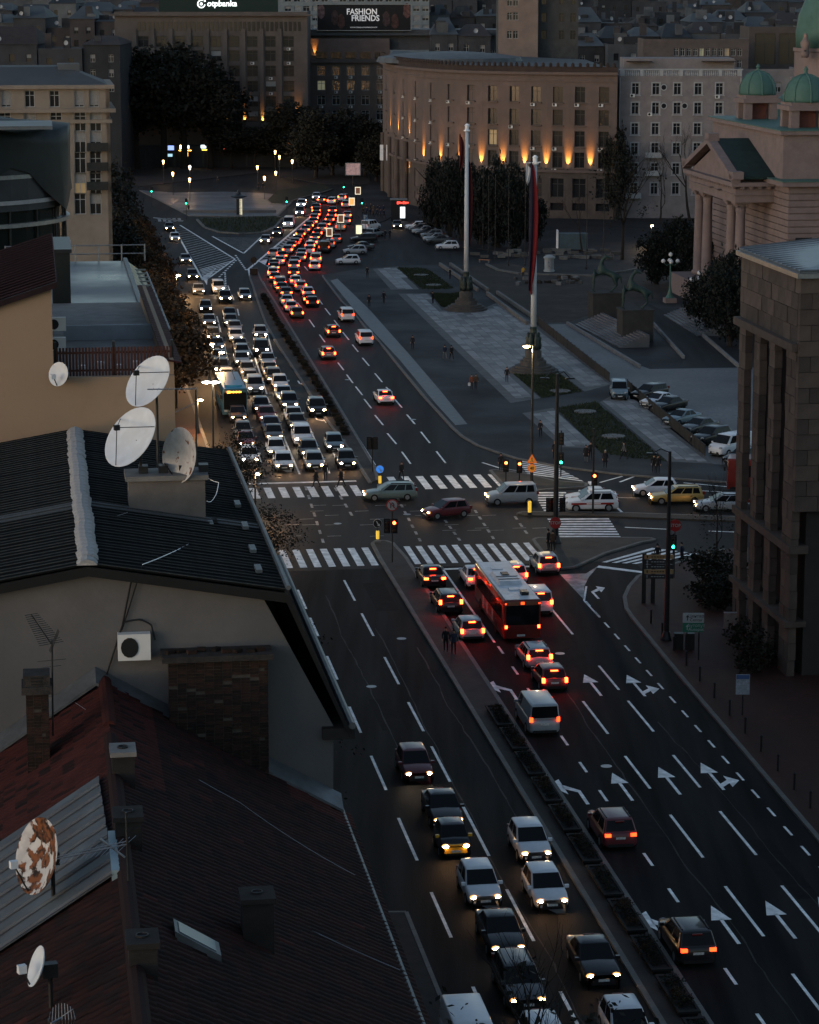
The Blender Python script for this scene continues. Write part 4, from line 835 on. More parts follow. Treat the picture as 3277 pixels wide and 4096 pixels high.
for k in range(15):
    t = k / 14; a = P[0].lerp(P[3], t); b = P[1].lerp(P[2], t)
    MB().tube([a + Vector((0, 0, 0.17)), b + Vector((0, 0, 0.17))], 0.06, 4).build('roof_seam', roofm, po)
# ================================================================ near houses on the left (road frame: d across, s along)
def rf_poly(mb, pts, mi=0): return mb.sheet([RF(*p) for p in pts], mi)
def slab(mb, a, b, c, d, t, mi=0):    # four (d,s,z) corners and a thickness downwards
    P = [RF(*q) for q in (a, b, c, d)]; return mb.hexa([p - Vector((0, 0, t)) for p in P] + P, mi)
WALLG = mat('grey_fire_wall', (0.104, 0.099, 0.098), 0.92, var=0.16, scale=0.5, bump=0.3, bscale=6, col2=(0.078, 0.079, 0.081), v2=0.18, s2=0.22)
BLK = mat('black_sheet', (0.006, 0.0068, 0.007), 0.9, var=0.3, scale=0.8, spec=0.02)
LIP = mat('sheet_lip', (0.03, 0.034, 0.035), 0.9, var=0.35, scale=2.0)
RIDGE = mat('ridge_mortar', (0.25, 0.245, 0.24), 0.9, var=0.35, scale=2.5, bump=0.4)
TILE = [mat('roof_tile_%d' % i, c, 0.85, var=0.3, scale=1.5, bump=0.2, spec=0.12) for i, c in enumerate(((0.02, 0.0078, 0.007), (0.0145, 0.0065, 0.0062), (0.036, 0.0105, 0.009), (0.0105, 0.006, 0.006)))]
ZINC = mat('zinc_flashing', (0.09, 0.1, 0.108), 0.5, 0.4, var=0.3, scale=1.2)
BRK = [mat('brick_%d' % i, c, 0.9, var=0.3, scale=3, bump=0.4) for i, c in enumerate(((0.016, 0.0095, 0.008), (0.011, 0.008, 0.007), (0.025, 0.013, 0.01)))]
MORT = mat('mortar', (0.05, 0.044, 0.038), 0.95, var=0.3, scale=3)
h2 = thing('gambrel_house', 'house with a black ribbed gambrel roof, pale ridge cap and bare grey fire wall', 'building', RF(1.4, 99, 0))
S0, S1 = 86.0, 112.5
W = [(-7.0, 0), (9.4, 0), (9.6, 19), (7.15, 23.75), (1.4, 24.75), (-4.7, 23.75), (-7.1, 19)]
for nm, s in (('fire_wall', S0), ('far_wall', S1 - 0.4)):
    P = [RF(d, s, z) for d, z in W]; Q = [RF(d, s + 0.35, z) for d, z in W]; n = len(W)
    MB().add(P + Q, [tuple(range(n)), tuple(range(n, 2 * n))[::-1]] + [(i, n + i, n + (i + 1) % n, (i + 1) % n) for i in range(n)]).build(nm, WALLG, h2)
rbox(MB(), 8.9, 9.4, S0 + 0.35, S1 - 0.4, 0, 19).build('street_wall', WALLG, h2)
rbox(MB(), -7.0, -6.6, S0 + 0.35, S1 - 0.4, 0, 19).build('court_wall', WALLG, h2)
for s in range(89, 112, 3):
    for z in (3, 7, 11, 15): rbox(MB(), 9.38, 9.46, s - 0.6, s + 0.6, z, z + 1.9).build('window', PANE, h2)
rbox(MB(), 9.2, 10.3, S0 - 0.3, S1, 18.6, 19.0).build('cornice', mat('dark_cornice', (0.02, 0.02, 0.019), 0.8, var=0.25), h2)
MB().tube([RF(10.2, S0 - 0.4, 19.1), RF(10.2, S1, 19.1)], 0.13, 8).build('gutter', ZINC, h2)
RR, RB = (1.4, 25.05), (7.95, 23.95); LB = (-5.2, 23.95)
wst = 0.5; nst = int((S1 - S0 + 0.9) / wst)
def strip_mesh(sign, pale=False):
    mb = MB(); dx = (RB[0] - RR[0]) * sign; dz = RB[1] - RR[1]
    mb.hexa([(0, 0, -.05), (dx, 0, dz - .05), (dx, wst, dz - .05), (0, wst, -.05), (0, 0, 0), (dx, 0, dz), (dx, wst, dz), (0, wst, 0)][::1] if sign > 0 else [(dx, 0, dz - .05), (0, 0, -.05), (0, wst, -.05), (dx, wst, dz - .05), (dx, 0, dz), (0, 0, 0), (0, wst, 0), (dx, wst, dz)])
    mb.tube([(0, 0.03, 0.02), (dx, 0.03, dz + 0.02)], 0.022, 5, 1)
    return mb.mesh('roof_panel', [BLK if not pale else ROOFG, LIP])
SM = {(k, p): strip_mesh(k, p) for k in (1, -1) for p in (False, True)}
for i in range(nst):
    s = S0 - 0.45 + i * wst
    for k in (1, -1):
        pale = (k == 1 and 20 <= i <= 21) or (k == -1 and 19 <= i <= 21)
        inst('roof_panel', SM[(k, pale)], RF(RR[0], s, RR[1] + random.uniform(-0.012, 0.012)) - h2.location, RZ, h2)
slab(MB(), (7.9, S0 - .45, 23.93), (7.9, S1, 23.93), (10.0, S1, 19.15), (10.0, S0 - .45, 19.15), 0.25).build('mansard_slope', BLK, h2)
slab(MB(), (-7.4, S0 - .45, 19.15), (-7.4, S1, 19.15), (-5.15, S1, 23.93), (-5.15, S0 - .45, 23.93), 0.25).build('mansard_slope', BLK, h2)
MB().tube([RF(8.05, S0 - .5, 24.02), RF(8.05, S1, 24.02)], 0.09, 6).build('roof_edge', ZINC, h2)
for a, b in (((1.4, 24.92), (8.0, 23.8)), ((1.4, 24.92), (-5.2, 23.8)), ((8.0, 23.8), (10.1, 19.0))):
    P = [RF(a[0], S0 - .5, a[1] - .3), RF(b[0], S0 - .5, b[1] - .3), RF(b[0], S0 - .42, b[1] - .3), RF(a[0], S0 - .42, a[1] - .3)]
    MB().hexa(P + [p + Vector((0, 0, 0.33)) for p in P]).build('verge_board', mat('verge_dark', (0.008, 0.0085, 0.009), 0.7, var=0.2), h2)
rt = MB().add([(-0.34, 0, -0.1), (-0.2, 0, 0.04), (0, 0, 0.1), (0.2, 0, 0.04), (0.34, 0, -0.1), (-0.36, 0.62, -0.09), (-0.21, 0.62, 0.06), (0, 0.62, 0.13), (0.21, 0.62, 0.06), (0.36, 0.62, -0.09)], [(0, 1, 6, 5), (1, 2, 7, 6), (2, 3, 8, 7), (3, 4, 9, 8), (0, 4, 3, 2, 1)]).mesh('ridge_tile', RIDGE)
for i in range(44): inst('ridge_tile', rt, RF(1.4 + random.uniform(-.03, .03), S0 - 0.5 + i * 0.6, 25.12 + random.uniform(-.02, .03)) - h2.location, RZ + random.uniform(-.06, .06), h2)
for px, py in ((950, 2020), (980, 2107), (1010, 2200), (1033, 2280), (806, 2225), (840, 2098)):
    q = G(px, py, 24.15); d, s = DS(q); MB().box(RF(d, s, 24.2), (0.22, 0.9, 0.12), RZ).build('snow_guard', ZINC, h2)
# chimney block on the black roof, with three big dishes
sC = DS(G(515, 2062, 24.45))[1]; dA, zt = SP(515, 1925, sC); dB = SP(822, 2000, sC)[0]
ch = thing('chimney_block', 'wide brown-grey rendered chimney block standing on the black roof', 'chimney', RF((dA + dB) / 2, sC, 24))
rbox(MB(), dA, dB, sC, sC + 1.5, 22.8, zt).build('stack', mat('brown_grey_render', (0.1, 0.09, 0.083), 0.9, var=0.2, scale=0.8, bump=0.2), ch)
rbox(MB(), dA - .12, dB + .12, sC - .12, sC + 1.6, zt, zt + 0.18).build('cap', CONC, ch)
for k in range(4): rbox(MB(), dA + 0.4 + k * 0.75, dA + 0.75 + k * 0.75, sC + 0.5, sC + 1.0, zt + .18, zt + .45).build('flue', DARKM, ch)
rbox(MB(), dA - .3, dB + .4, sC - .9, sC, 24.05, 24.25).build('flashing', BLK, ch)
DISHW = mat('dish_white', (0.52, 0.55, 0.58), 0.55, var=0.08, scale=2.5, col2=(0.48, 0.5, 0.52), v2=0.1, s2=1.5)
def rustmat(name, thr):
    m = mat(name, (0.4, 0.39, 0.38), 0.7, var=0.2, scale=3); nt = m.node_tree; b = nt.nodes['Principled BSDF']
    src = b.inputs['Base Color'].links[0].from_socket
    tc = _n(nt, 'ShaderNodeTexCoord'); n = _n(nt, 'ShaderNodeTexNoise'); n.inputs['Scale'].default_value = 2.6; n.inputs['Detail'].default_value = 8; nt.links.new(tc.outputs['Object'], n.inputs[0])
    r = _n(nt, 'ShaderNodeValToRGB'); r.color_ramp.elements[0].position = thr; r.color_ramp.elements[0].color = (0, 0, 0, 1); r.color_ramp.elements[1].position = thr + 0.04; r.color_ramp.elements[1].color = (1, 1, 1, 1); nt.links.new(n.outputs[0], r.inputs[0])
    n2 = _n(nt, 'ShaderNodeTexNoise'); n2.inputs['Scale'].default_value = 5; nt.links.new(tc.outputs['Object'], n2.inputs[0])
    r2 = _n(nt, 'ShaderNodeValToRGB'); r2.color_ramp.elements[0].color = (0.015, 0.01, 0.008, 1); r2.color_ramp.elements[0].position = 0.4; r2.color_ramp.elements[1].color = (0.16, 0.055, 0.02, 1); r2.color_ramp.elements[1].position = 0.6; nt.links.new(n2.outputs[0], r2.inputs[0])
    mx = _n(nt, 'ShaderNodeMix', data_type='RGBA'); nt.links.new(r.outputs[0], mx.inputs[0]); nt.links.new(src, mx.inputs[6]); nt.links.new(r2.outputs[0], mx.inputs[7]); nt.links.new(mx.outputs[2], b.inputs['Base Color'])
    return m
RUST1, RUST2 = rustmat('dish_rust_spots', 0.6), rustmat('dish_rusty', 0.46)
def dish(label, c, R, nrm, m, foot, arms=True, lnb=True, name='satellite_dish'):
    root = thing(name, label, 'satellite dish', foot)
    nrm = Vector(nrm).normalized(); q = nrm.to_track_quat('Z', 'Y'); k = 9; prof = []
    for i in range(k + 1): r = R * i / k; prof.append((max(r, 0.001), 0.16 * R * (i / k) ** 2 * 1.6))
    back = [(r, z - 0.025) for r, z in prof[::-1]]
    mb = MB().lathe(prof + [(R * 1.012, prof[-1][1])] + back, n=32, cap=False)
    mb.v = [tuple(q @ Vector(v) + Vector(c)) for v in mb.v]; mb.build('reflector', m, root, True)
    c = Vector(c); f = c + nrm * R * 0.85
    if arms:
        for a in (0.5, 2.6, 4.7):
            e_ = q @ Vector((R * math.cos(a) * 0.97, R * math.sin(a) * 0.97, 0.25 * R)); MB().tube([c + e_, f], 0.018, 5).build('feed_arm', DARKM, root)
    else:
        e_ = q @ Vector((0, -R * 0.97, 0.2 * R)); MB().tube([c + e_, f + (q @ Vector((0, -R * 0.3, 0)))], 0.025, 5).build('feed_arm', DARKM, root)
        f = f + (q @ Vector((0, -R * 0.3, 0)))
    if lnb: MB().box(f, (0.2, 0.16, 0.2), 0.5).build('feed_horn', BLACK if arms else DISHW, root)
    b = c - nrm * 0.25
    MB().tube([c - nrm * 0.03, b, Vector((b.x, b.y, foot[2]))], 0.06, 6).build('mast', DARKM, root)
    MB().box(b, (0.35, 0.25, 0.35), 0.3).build('bracket', DARKM, root)
    return root
def at_s(px, py, s): d, z = SP(px, py, s); return RF(d, s, z)
s1 = sC + 7.5; c = at_s(610, 1538, s1); dish('upper white satellite dish on the far end of the black roof', c, 1.14, (-0.63, -0.6, 0.6), DISHW, Vector((c.x, c.y + 0.4, 24.3)))
s2_ = sC + 0.6; c = at_s(543, 1763, s2_); dish('large white satellite dish on the left of the chimney block', c, 1.24, (-0.63, -0.6, 0.6), DISHW, Vector((c.x, c.y + 0.4, zt + 0.1)))
c = at_s(739, 1822, sC + 0.5); dish('white satellite dish with rust spots on the right of the chimney block', c, 1.04, (-0.72, -0.62, 0.14), RUST1, Vector((c.x, c.y + 0.3, zt + 0.1)), arms=False, lnb=False)
# TV mast with aerials right of the dishes
c = at_s(783, 1690, sC + 5); am = thing('roof_aerial', 'tall thin aerial mast with a long boom between the dishes and the street', 'antenna', Vector((c.x, c.y, 24.2)))
top = at_s(783, 1555, sC + 5); MB().tube([(c.x, c.y, 24.0), top], 0.035, 5).build('mast', DARKM, am)
lft = at_s(590, 1557, sC + 4.2); MB().tube([top, lft], 0.022, 4).build('boom', GREYM, am)
for k in range(9): p = top.lerp(lft, k / 9); MB().tube([p - Vector((0, 0.35, 0)), p + Vector((0, 0.35, 0))], 0.01, 3).build('element', GREYM, am)
b2 = at_s(700, 1650, sC + 5); MB().tube([at_s(783, 1610, sC + 5), b2], 0.018, 4).build('stay', GREYM, am)
def cable(label, pts, r=0.016, m=None, sag=0.25):
    P = []
    for a, b in zip(pts[:-1], pts[1:]):
        for k in range(8): t = k / 8; q = a.lerp(b, t); P.append(q - Vector((0, 0, sag * 4 * t * (1 - t))))
    P.append(pts[-1]); return tag(MB().tube(P, r, 4).build('cable', m or GREYM), label, 'cable')
# aircon, cables on the fire wall
d0, z0 = SP(537, 2632, 85.9); ac = inst('aircon_unit', aircon_mesh(), RF(d0, 85.95, z0), RZ, None, (1.28, 1.2, 1.5)); tag(ac, 'white air conditioner fixed on the grey fire wall', 'air conditioner')
cw = lambda px, py: at_s(px, py, 85.9)
cable('dark cable running down the fire wall left of the air conditioner', [cw(530, 2300), cw(490, 2500), cw(420, 2720), cw(350, 2890)], 0.03, BLACK, 0)
cable('second cable down the fire wall from the roof edge', [cw(569, 2262), cw(520, 2420), cw(488, 2520)], 0.022, BLACK, 0)
cable('looped hose arching over the air conditioner', [cw(495, 2490), cw(560, 2478), cw(605, 2500), cw(620, 2560)], 0.03, DARKM, -0.02)
cable('thin cable crossing the left slope of the black roof', [at_s(0, 2300, 87), at_s(310, 2110, 92), at_s(510, 2050, 95)], 0.014, GREYM, 0.02)
cable('white cable from the chimney block to the verge', [at_s(785, 2160, 92), at_s(570, 2258, 85.7)], 0.016, WHITEP, 0.05)
cable('loose white cable loop on the right of the rust-spotted dish', [at_s(800, 1880, 97), at_s(875, 1930, 96), at_s(860, 1985, 95), at_s(828, 2005, 94.5)], 0.014, WHITEP, 0.1)
# ---------------------------------------------------------------- tiled house in front
h1 = thing('tiled_house', 'house with a dark red tiled roof in the lower left corner', 'building', RF(1.9, 72, 0))
RD_, RZ1, ED, EZ = 1.86, 20.95, 9.75, 16.1; LD, LZ = -9.5, 13.6
SA, SB_ = 46.0, 85.95
rbox(MB(), -8.5, 9.0, SA + 0.5, 85.6, 0, 13.2).build('walls', WALLG, h1)
rbox(MB(), 2.0, 9.0, SA + 0.5, 85.6, 13.2, 16.0).build('upper_wall', WALLG, h1)
slab(MB(), (RD_, SA, RZ1 - .05), (ED, SA, EZ - .05), (ED, SB_, EZ - .05), (RD_, SB_, RZ1 - .05), 0.2).build('roof_deck', ROOFD, h1)
slab(MB(), (LD, SA, LZ - .05), (RD_, SA, RZ1 - .05), (RD_, SB_, RZ1 - .05), (LD, SB_, LZ - .05), 0.2).build('roof_deck', ROOFD, h1)
tw_, tl_ = 0.34, 0.44
def tile_mesh(sign, m):
    dx, dz = (ED - RD_), (EZ - RZ1); L = math.hypot(dx, dz); ux, uz = dx / L * sign, dz / L; mb = MB()
    if sign < 0: dx, dz = (RD_ - LD), (LZ - RZ1); L = math.hypot(dx, dz); ux, uz = -dx / L, dz / L
    t = 0.06
    def q(a, y, h): return (ux * a - uz * h * (1 if sign > 0 else 1) * (1 if ux > 0 else -1) * 0 + ux * 0, y, uz * a + h) if False else (ux * a, y, uz * a + h)
    wv = tw_ * 0.97
    ys = [-wv / 2, -wv / 4, 0, wv / 4, wv / 2]; hh = [0.0, 0.045, 0.055, 0.02, -0.005]
    P = [q(0, y, h + 0.005) for y, h in zip(ys, hh)] + [q(tl_ * 1.1, y, h + 0.045) for y, h in zip(ys, hh)] + [q(tl_ * 1.1, y, h + 0.0) for y, h in zip(ys, hh)]
    F = [(i, i + 1, i + 6, i + 5) for i in range(4)] + [(i + 5, i + 6, i + 11, i + 10) for i in range(4)]
    if sign > 0: F = [f[::-1] for f in F]
    mb.add(P, F); return mb.mesh('roof_tile', m)
TM = {(k, i): tile_mesh(k, TILE[i]) for k in (1, -1) for i in range(4)}
tiles = []
for k in (1, -1):
    Lr = math.hypot(ED - RD_, EZ - RZ1) if k > 0 else math.hypot(RD_ - LD, LZ - RZ1); n = int(Lr / tl_)
    for r in range(n + (1 if k > 0 else 0)):
        for c_ in range(int((SB_ - 50.0) / tw_)):
            t = r * tl_ / Lr; s = SB_ - 0.2 - (c_ + (0.5 if r % 2 else 0)) * tw_
            d = RD_ + ((ED - RD_) if k > 0 else (LD - RD_)) * t; z = RZ1 + ((EZ - RZ1) if k > 0 else (LZ - RZ1)) * t
            if k < 0 and (d < -7.5): continue
            tiles.append((k, d, s, z))
tiles.sort(key=lambda t: t[2])
rest = {i: MB() for i in range(4)}
# the nearest tiles in view are single pieces
vis = [t for t in tiles if t[0] > 0 and t[2] > 64.5 and t[1] > 3.0]; first = set(id(t) for t in vis[:290])
for t in tiles:
    k, d, s, z = t; i = random.choices((0, 1, 2, 3), (4, 4, .08, 2))[0]
    if (84 < s < 86 and k > 0 and 7.8 < d) or (s > 75.5 and -2.5 < d < 3.2 and random.random() < .8): i = 2
    p = RF(d, s, z + random.uniform(0, 0.015))
    if id(t) in first: inst('roof_tile', TM[(k, i)], p - h1.location, RZ, h1)
    else:
        me = TM[(k, i)]; cs_, sn_ = math.cos(RZ), math.sin(RZ)
        rest[i].add([(p.x + v.co.x * cs_ - v.co.y * sn_, p.y + v.co.x * sn_ + v.co.y * cs_, p.z + v.co.z) for v in me.vertices], [tuple(f.vertices) for f in me.polygons])
mb = MB()
for i in range(4):
    o = len(mb.v); mb.v += rest[i].v; mb.f += [tuple(q + o for q in f) for f in rest[i].f]; mb.m += [i] * len(rest[i].f)
o = mb.build('roof_tiles', TILE, h1); o['kind'] = 'stuff'
for i in range(95):
    s = SB_ - 0.3 - i * 0.36
    if 79.0 < s < 80.5: continue
    inst('ridge_tile', rt, RF(RD_, s - 0.3, RZ1 + 0.1) - h1.location, RZ, h1, (0.62, 0.62, 0.8), {0: TILE[2] if i < 18 else TILE[1]})
MB().tube([RF(ED + 0.1, SA, EZ - 0.1), RF(ED + 0.1, SB_, EZ - 0.1)], 0.11, 8).build('gutter', ZINC, h1)
# flashing along the fire wall
for (d0, z0), (d1, z1) in (((RD_ - 0.3, RZ1 + 0.1), (ED + 0.1, EZ + 0.15)), ((RD_ - 0.3, RZ1 + 0.1), (-8, 14.6))):
    P = [RF(d0, 85.2, z0), RF(d1, 85.2, z1), RF(d1, 85.98, z1 + 0.35), RF(d0, 85.98, z0 + 0.35)]; MB().hexa([p - Vector((0, 0, 0.1)) for p in P] + P).build('wall_flashing', ZINC, h1)
# bricks
BRM = {}
def bricks(parent, d0, d1, s0, s1, z0, z1, bl=0.3, bh=0.105, limit=300):
    rbox(MB(), d0 + .03, d1 - .03, s0 + .03, s1, z0, z1).build('mortar_core', MORT, parent)
    nz = int((z1 - z0) / bh); cnt = 0; restb = MB(); L = []
    for r in range(nz):
        for face in 'NR':
            a0, a1 = (d0, d1) if face == 'N' else (s0, s1); n = max(1, round((a1 - a0) / bl)); l = (a1 - a0) / n
            for k in range(n):
                if random.random() < 0.04: continue
                a = a0 + (k + 0.5) * l; c = RF(a, s0 + 0.06, z1 - (r + 0.5) * bh) if face == 'N' else RF(d1 - 0.06, a, z1 - (r + 0.5) * bh)
                L.append((face, round(l - 0.02, 2), c))
    for face, l, c in L:
        i = random.randrange(3); dm = (l, 0.12, bh - 0.018) if face == 'N' else (0.12, l, bh - 0.018); j = random.uniform(-0.012, 0.012)
        if cnt < limit:
            key = (face, l, bh, i)
            if key not in BRM: BRM[key] = MB().box((0, 0, 0), dm).mesh('brick', BRK[i])
            inst('brick', BRM[key], c + EV * j - parent.location, RZ, parent); cnt += 1
        else: restb.box(c + EV * j, dm, RZ, i)
    if restb.v: r_ = restb.build('bricks_lower', BRK, parent); r_['kind'] = 'stuff'
bc = thing('brick_chimney', 'wide crumbling brick chimney against the grey fire wall', 'chimney', RF(5.6, 85.3, 18))
bricks(bc, 3.95, 7.28, 84.9, 85.98, 17.2, 21.75)
rbox(MB(), 3.75, 7.45, 84.7, 85.98, 21.75, 21.95).build('cap', mat('sooty_cap', (0.03, 0.027, 0.025), 0.95, var=0.4, scale=3, bump=0.6), bc)
for k in range(9): MB().box(RF(4.0 + k * 0.38 + random.uniform(-.08, .08), 85.0 + random.uniform(0, .5), 21.99 + random.uniform(0, .05)), (0.3, 0.2, 0.12), random.uniform(0, 1)).build('loose_brick', BRK[k % 3], bc)
# tall slim brick chimney at left
sK = DS(G(150, 3230, 18.2))[1]; dA, zt = SP(92, 2705, sK); dB = SP(205, 2900, sK)[0]
bk_ = thing('brick_chimney', 'tall slim brick chimney in front of the fire wall at the left edge', 'chimney', RF((dA + dB) / 2, sK, 17))
bricks(bk_, dA + 0.06, dB - 0.06, sK, sK + 0.9, 16.0, zt - 0.6, 0.27, 0.1, 280)
rbox(MB(), dA - .06, dB + .06, sK - .12, sK + 1.0, zt - 0.6, zt - 0.35).build('collar', MATS['sooty_cap'], bk_); rbox(MB(), dA, dB, sK - .02, sK + .92, zt - 0.35, zt).build('cap', MATS['sooty_cap'], bk_)
for k in range(3): rbox(MB(), dA + 0.25, dB - 0.25, sK - 0.04, sK + .1, zt - 0.3 + k * 0.1, zt - 0.25 + k * 0.1).build('vent_slot', BLACK, bk_)
# yagi aerial on it
p = at_s(205, 2700, sK + .4); ya = thing('yagi_aerial', 'bristly television aerial on a mast beside the slim brick chimney', 'antenna', p)
t_ = at_s(208, 2560, sK + .4); MB().tube([p - Vector((0, 0, 2)), t_], 0.03, 5).build('mast', DARKM, ya)
b0, b1 = at_s(205, 2575, sK + .4), at_s(125, 2458, sK - 0.8); MB().tube([b0, b1], 0.018, 4).build('boom', DARKM, ya)
for k in range(16):
    q = b0.lerp(b1, k / 15); w_ = 0.38 - 0.012 * k; MB().tube([q + RF(-w_, -w_ * .6), q + RF(w_, w_ * .6)], 0.013, 3).build('element', DARKM, ya)
for k in range(5):
    q = b0.lerp(b1, 0.05 + 0.02 * k); MB().tube([q + Vector((0, 0, -0.35)), q + RF(0.3, 0, 0.35)], 0.007, 3).build('reflector_rod', DARKM, ya)
for k, w_ in ((0, .45), (1, .3)): 
    q = at_s(207, 2645 + k * 25, sK + .4); MB().tube([q + RF(-w_, 0), q + RF(w_, .2)], 0.01, 3).build('element', DARKM, ya)
# small rendered chimneys
def small_chimney(label, x0, x1, ytop, ybase, zbase, m, depth=0.9, capm=None):
    s = DS(G((x0 + x1) / 2, ybase, zbase))[1]; dA, zt = SP(x0, ytop, s); dB = SP(x1, ytop, s)[0]
    r = thing('chimney', label, 'chimney', RF((dA + dB) / 2, s, zbase))
    rbox(MB(), dA + 0.06, dB - 0.06, s, s + depth, zbase - 1.6, zt - 0.14).build('stack', m, r); rbox(MB(), dA, dB, s - .08, s + depth + .08, zt - 0.14, zt).build('cap', capm or m, r)
    MB().lathe([(0.16, 0), (0.16, 0.05), (0.13, 0.05), (0.12, 0.01), (0, 0.01)], RF((dA + dB) / 2, s + depth / 2, zt), 12, cap=False).build('flue', BLACK, r)
    rbox(MB(), dA - 0.3, dB + 0.3, s - 0.45, s, zbase - 0.35, zbase - 0.25).build('flashing', ZINC, r)
    return s
DKR = mat('dark_render', (0.017, 0.016, 0.0155), 0.95, var=0.3, scale=1.5, bump=0.3)
small_chimney('dark chimney with a pale crumbling cap on the tiled ridge', 440, 546, 3010, 3165, 20.6, DKR, 0.9, CONC)
small_chimney('dark rendered chimney with a round flue on the right tiled slope', 963, 1105, 3598, 3880, 18.2, DKR)
small_chimney('grey chimney low on the tiled ridge below the lattice aerial', 505, 640, 3775, 3990, 20.3, DKR)
small_chimney('short broken chimney stub on the tiled ridge left of the metal roof corner', 452, 575, 3270, 3420, 20.6, DKR)
# metal sheet roof on the left slope
sh = thing('sheet_metal_roof', 'low roof of grey corrugated metal sheets in the lower left', 'roof', RF(-2, 70, 17))
SHM = mat('sheet_metal', (0.075, 0.09, 0.102), 0.6, 0.2, var=0.35, scale=0.8, col2=(0.06, 0.062, 0.068), v2=0.2, s2=0.5)
zf = lambda d: RZ1 + (LZ - RZ1) * (RD_ - d) / (RD_ - LD) + 0.22
for k in range(9):
    s0 = 66.2 + k * 1.02; d1 = 1.55 - 0.02 * k; d0 = -6.5
    mb = MB(); slab(mb, (d0, s0, zf(d0)), (d1, s0, zf(d1)), (d1, s0 + 0.97, zf(d1)), (d0, s0 + 0.97, zf(d0)), 0.04)
    for j in range(1): mb.tube([RF(d0, s0 + 0.1 + j * 0.34, zf(d0) + .02), RF(d1, s0 + 0.1 + j * 0.34, zf(d1) + .02)], 0.07, 5)
    mb.build('metal_sheet', SHM, sh)
rbox(MB(), 1.5, 2.0, 66.2, 69.5, zf(1.6) - .4, zf(1.6) + 0.06).build('edge_flashing', mat('blue_zinc', (0.2, 0.27, 0.3), 0.5, 0.2, var=0.2), sh)
# rusty dish, small dishes
def lift(px, py, h):
    s = 86.0
    while s > 55:
        d, z = SP(px, py, s)
        if z > (zf(d) if d < RD_ else RZ1 + (EZ - RZ1) * (d - RD_) / (ED - RD_)) + h: break
        s -= .1
    return s
c = at_s(178, 3428, lift(178, 3428, 1.3)); dish('badly rusted satellite dish above the metal sheet roof', c, 1.02, (-0.75, -0.55, 0.3), RUST2, Vector((c.x, c.y + .3, zf(DS(c)[0]))), arms=False)
c = at_s(162, 3870, lift(162, 3870, 1.0)); dish('small white dish on a pole at the lower left edge', c, 0.5, (-0.85, -0.3, 0.35), DISHW, Vector((c.x + .3, c.y + .2, zf(DS(c)[0]) - 1)), arms=False)
c = at_s(248, 4072, lift(248, 4072, .7)); gd = thing('grid_dish', 'small wire grid dish at the bottom left', 'satellite dish', Vector((c.x - .3, c.y, c.z - 1.2)))
for k in range(9):
    t = -1 + k / 4; hh = 0.36 * math.sqrt(max(0.05, 1 - t * t * 0.8)); MB().tube([c + RF(t * 0.26, 0, -hh), c + RF(t * 0.3, -0.12, 0), c + RF(t * 0.26, 0, hh)], 0.008, 3).build('wire', GREYM, gd)
MB().tube([c + RF(-.26, 0, -.2), c + RF(0, .08, 0), c + RF(.26, 0, .2)], 0.01, 4).build('rim', GREYM, gd); MB().tube([c, c + RF(-.25, -.3, 0)], 0.03, 5).build('feed', GREYM, gd); MB().tube([c, c + RF(-.3, 0, 0), c + RF(-.3, 0, -1.4)], 0.03, 5).build('mast', DARKM, gd)
# lattice aerial lying along the mast
sl_ = lift(512, 3420, .9); p = at_s(512, 3360, sl_); la = thing('long_aerial', 'long horizontal aerial boom on a mast over the metal sheets', 'antenna', p - Vector((0, 0, 1)))
MB().tube([at_s(505, 3250, sl_), at_s(515, 3560, sl_)], 0.035, 5).build('mast', DARKM, la)
a, b = at_s(505, 3378, sl_), at_s(228, 3436, sl_ - .4); MB().tube([a, b], 0.022, 4).build('boom', GREYM, la); MB().tube([a + Vector((0, 0, .08)), b + Vector((0, 0, .06))], 0.015, 4).build('boom', GREYM, la)
for k in range(12): q = a.lerp(b, k / 12); w_ = 0.12 + 0.022 * (12 - k); MB().tube([q + RF(-w_ * .7, -w_, -.1), q + RF(w_ * .7, w_, .1)], 0.008, 3).build('element', GREYM, la)
MB().tube([at_s(402, 3356, sl_), at_s(500, 3430, sl_)], 0.03, 4).build('cross_arm', GREYM, la)
# skylight
s = lift(785, 3745, .25); d, zs = SP(785, 3745, s); sk = thing('roof_skylight', 'pale blue skylight hatch on the dark tiled slope', 'skylight', RF(d, s, zs - .3))
P = [RF(d - .55, s - .5, zs + .34), RF(d + .6, s - .5, zs - .37), RF(d + .6, s + .45, zs - .37), RF(d - .55, s + .45, zs + .34)]
MB().hexa([p - Vector((0, 0, .35)) for p in P] + P).build('frame', ZINC, sk); c = (P[0] + P[2]) / 2
MB().hexa([c.lerp(p, 0.8) + Vector((0, 0, 0.01)) for p in P] + [c.lerp(p, 0.8) + Vector((0, 0, 0.03)) for p in P]).build('pane', mat('pale_pane', (0.09, 0.12, 0.14), 0.3, var=0.1), sk)
# wires over the tiles
cable('thin wire crossing the tiled roof from the fire wall to the gutter', [at_s(300, 2810, 84), at_s(960, 3210, 78), at_s(1420, 3500, 72)], 0.009, GREYM, 0.1)
cable('thin wire crossing the middle of the tiled slope', [at_s(520, 3330, 76), at_s(980, 3590, 71.5)], 0.009, GREYM, 0.1)
cable('thin wire running from the round-flue chimney to the eaves', [at_s(1105, 3650, 71), at_s(1600, 3880, 67.5)], 0.01, GREYM, 0.05)
cable('thin wire low on the tiled slope towards the bottom edge', [at_s(1090, 3900, 67.5), at_s(1480, 4090, 65)], 0.009, GREYM, 0.05)
cable('pale wire along the flashing under the wide brick chimney', [at_s(525, 2800, 85), at_s(640, 2880, 84.6), at_s(760, 2965, 84)], 0.012, WHITEP, 0.05)
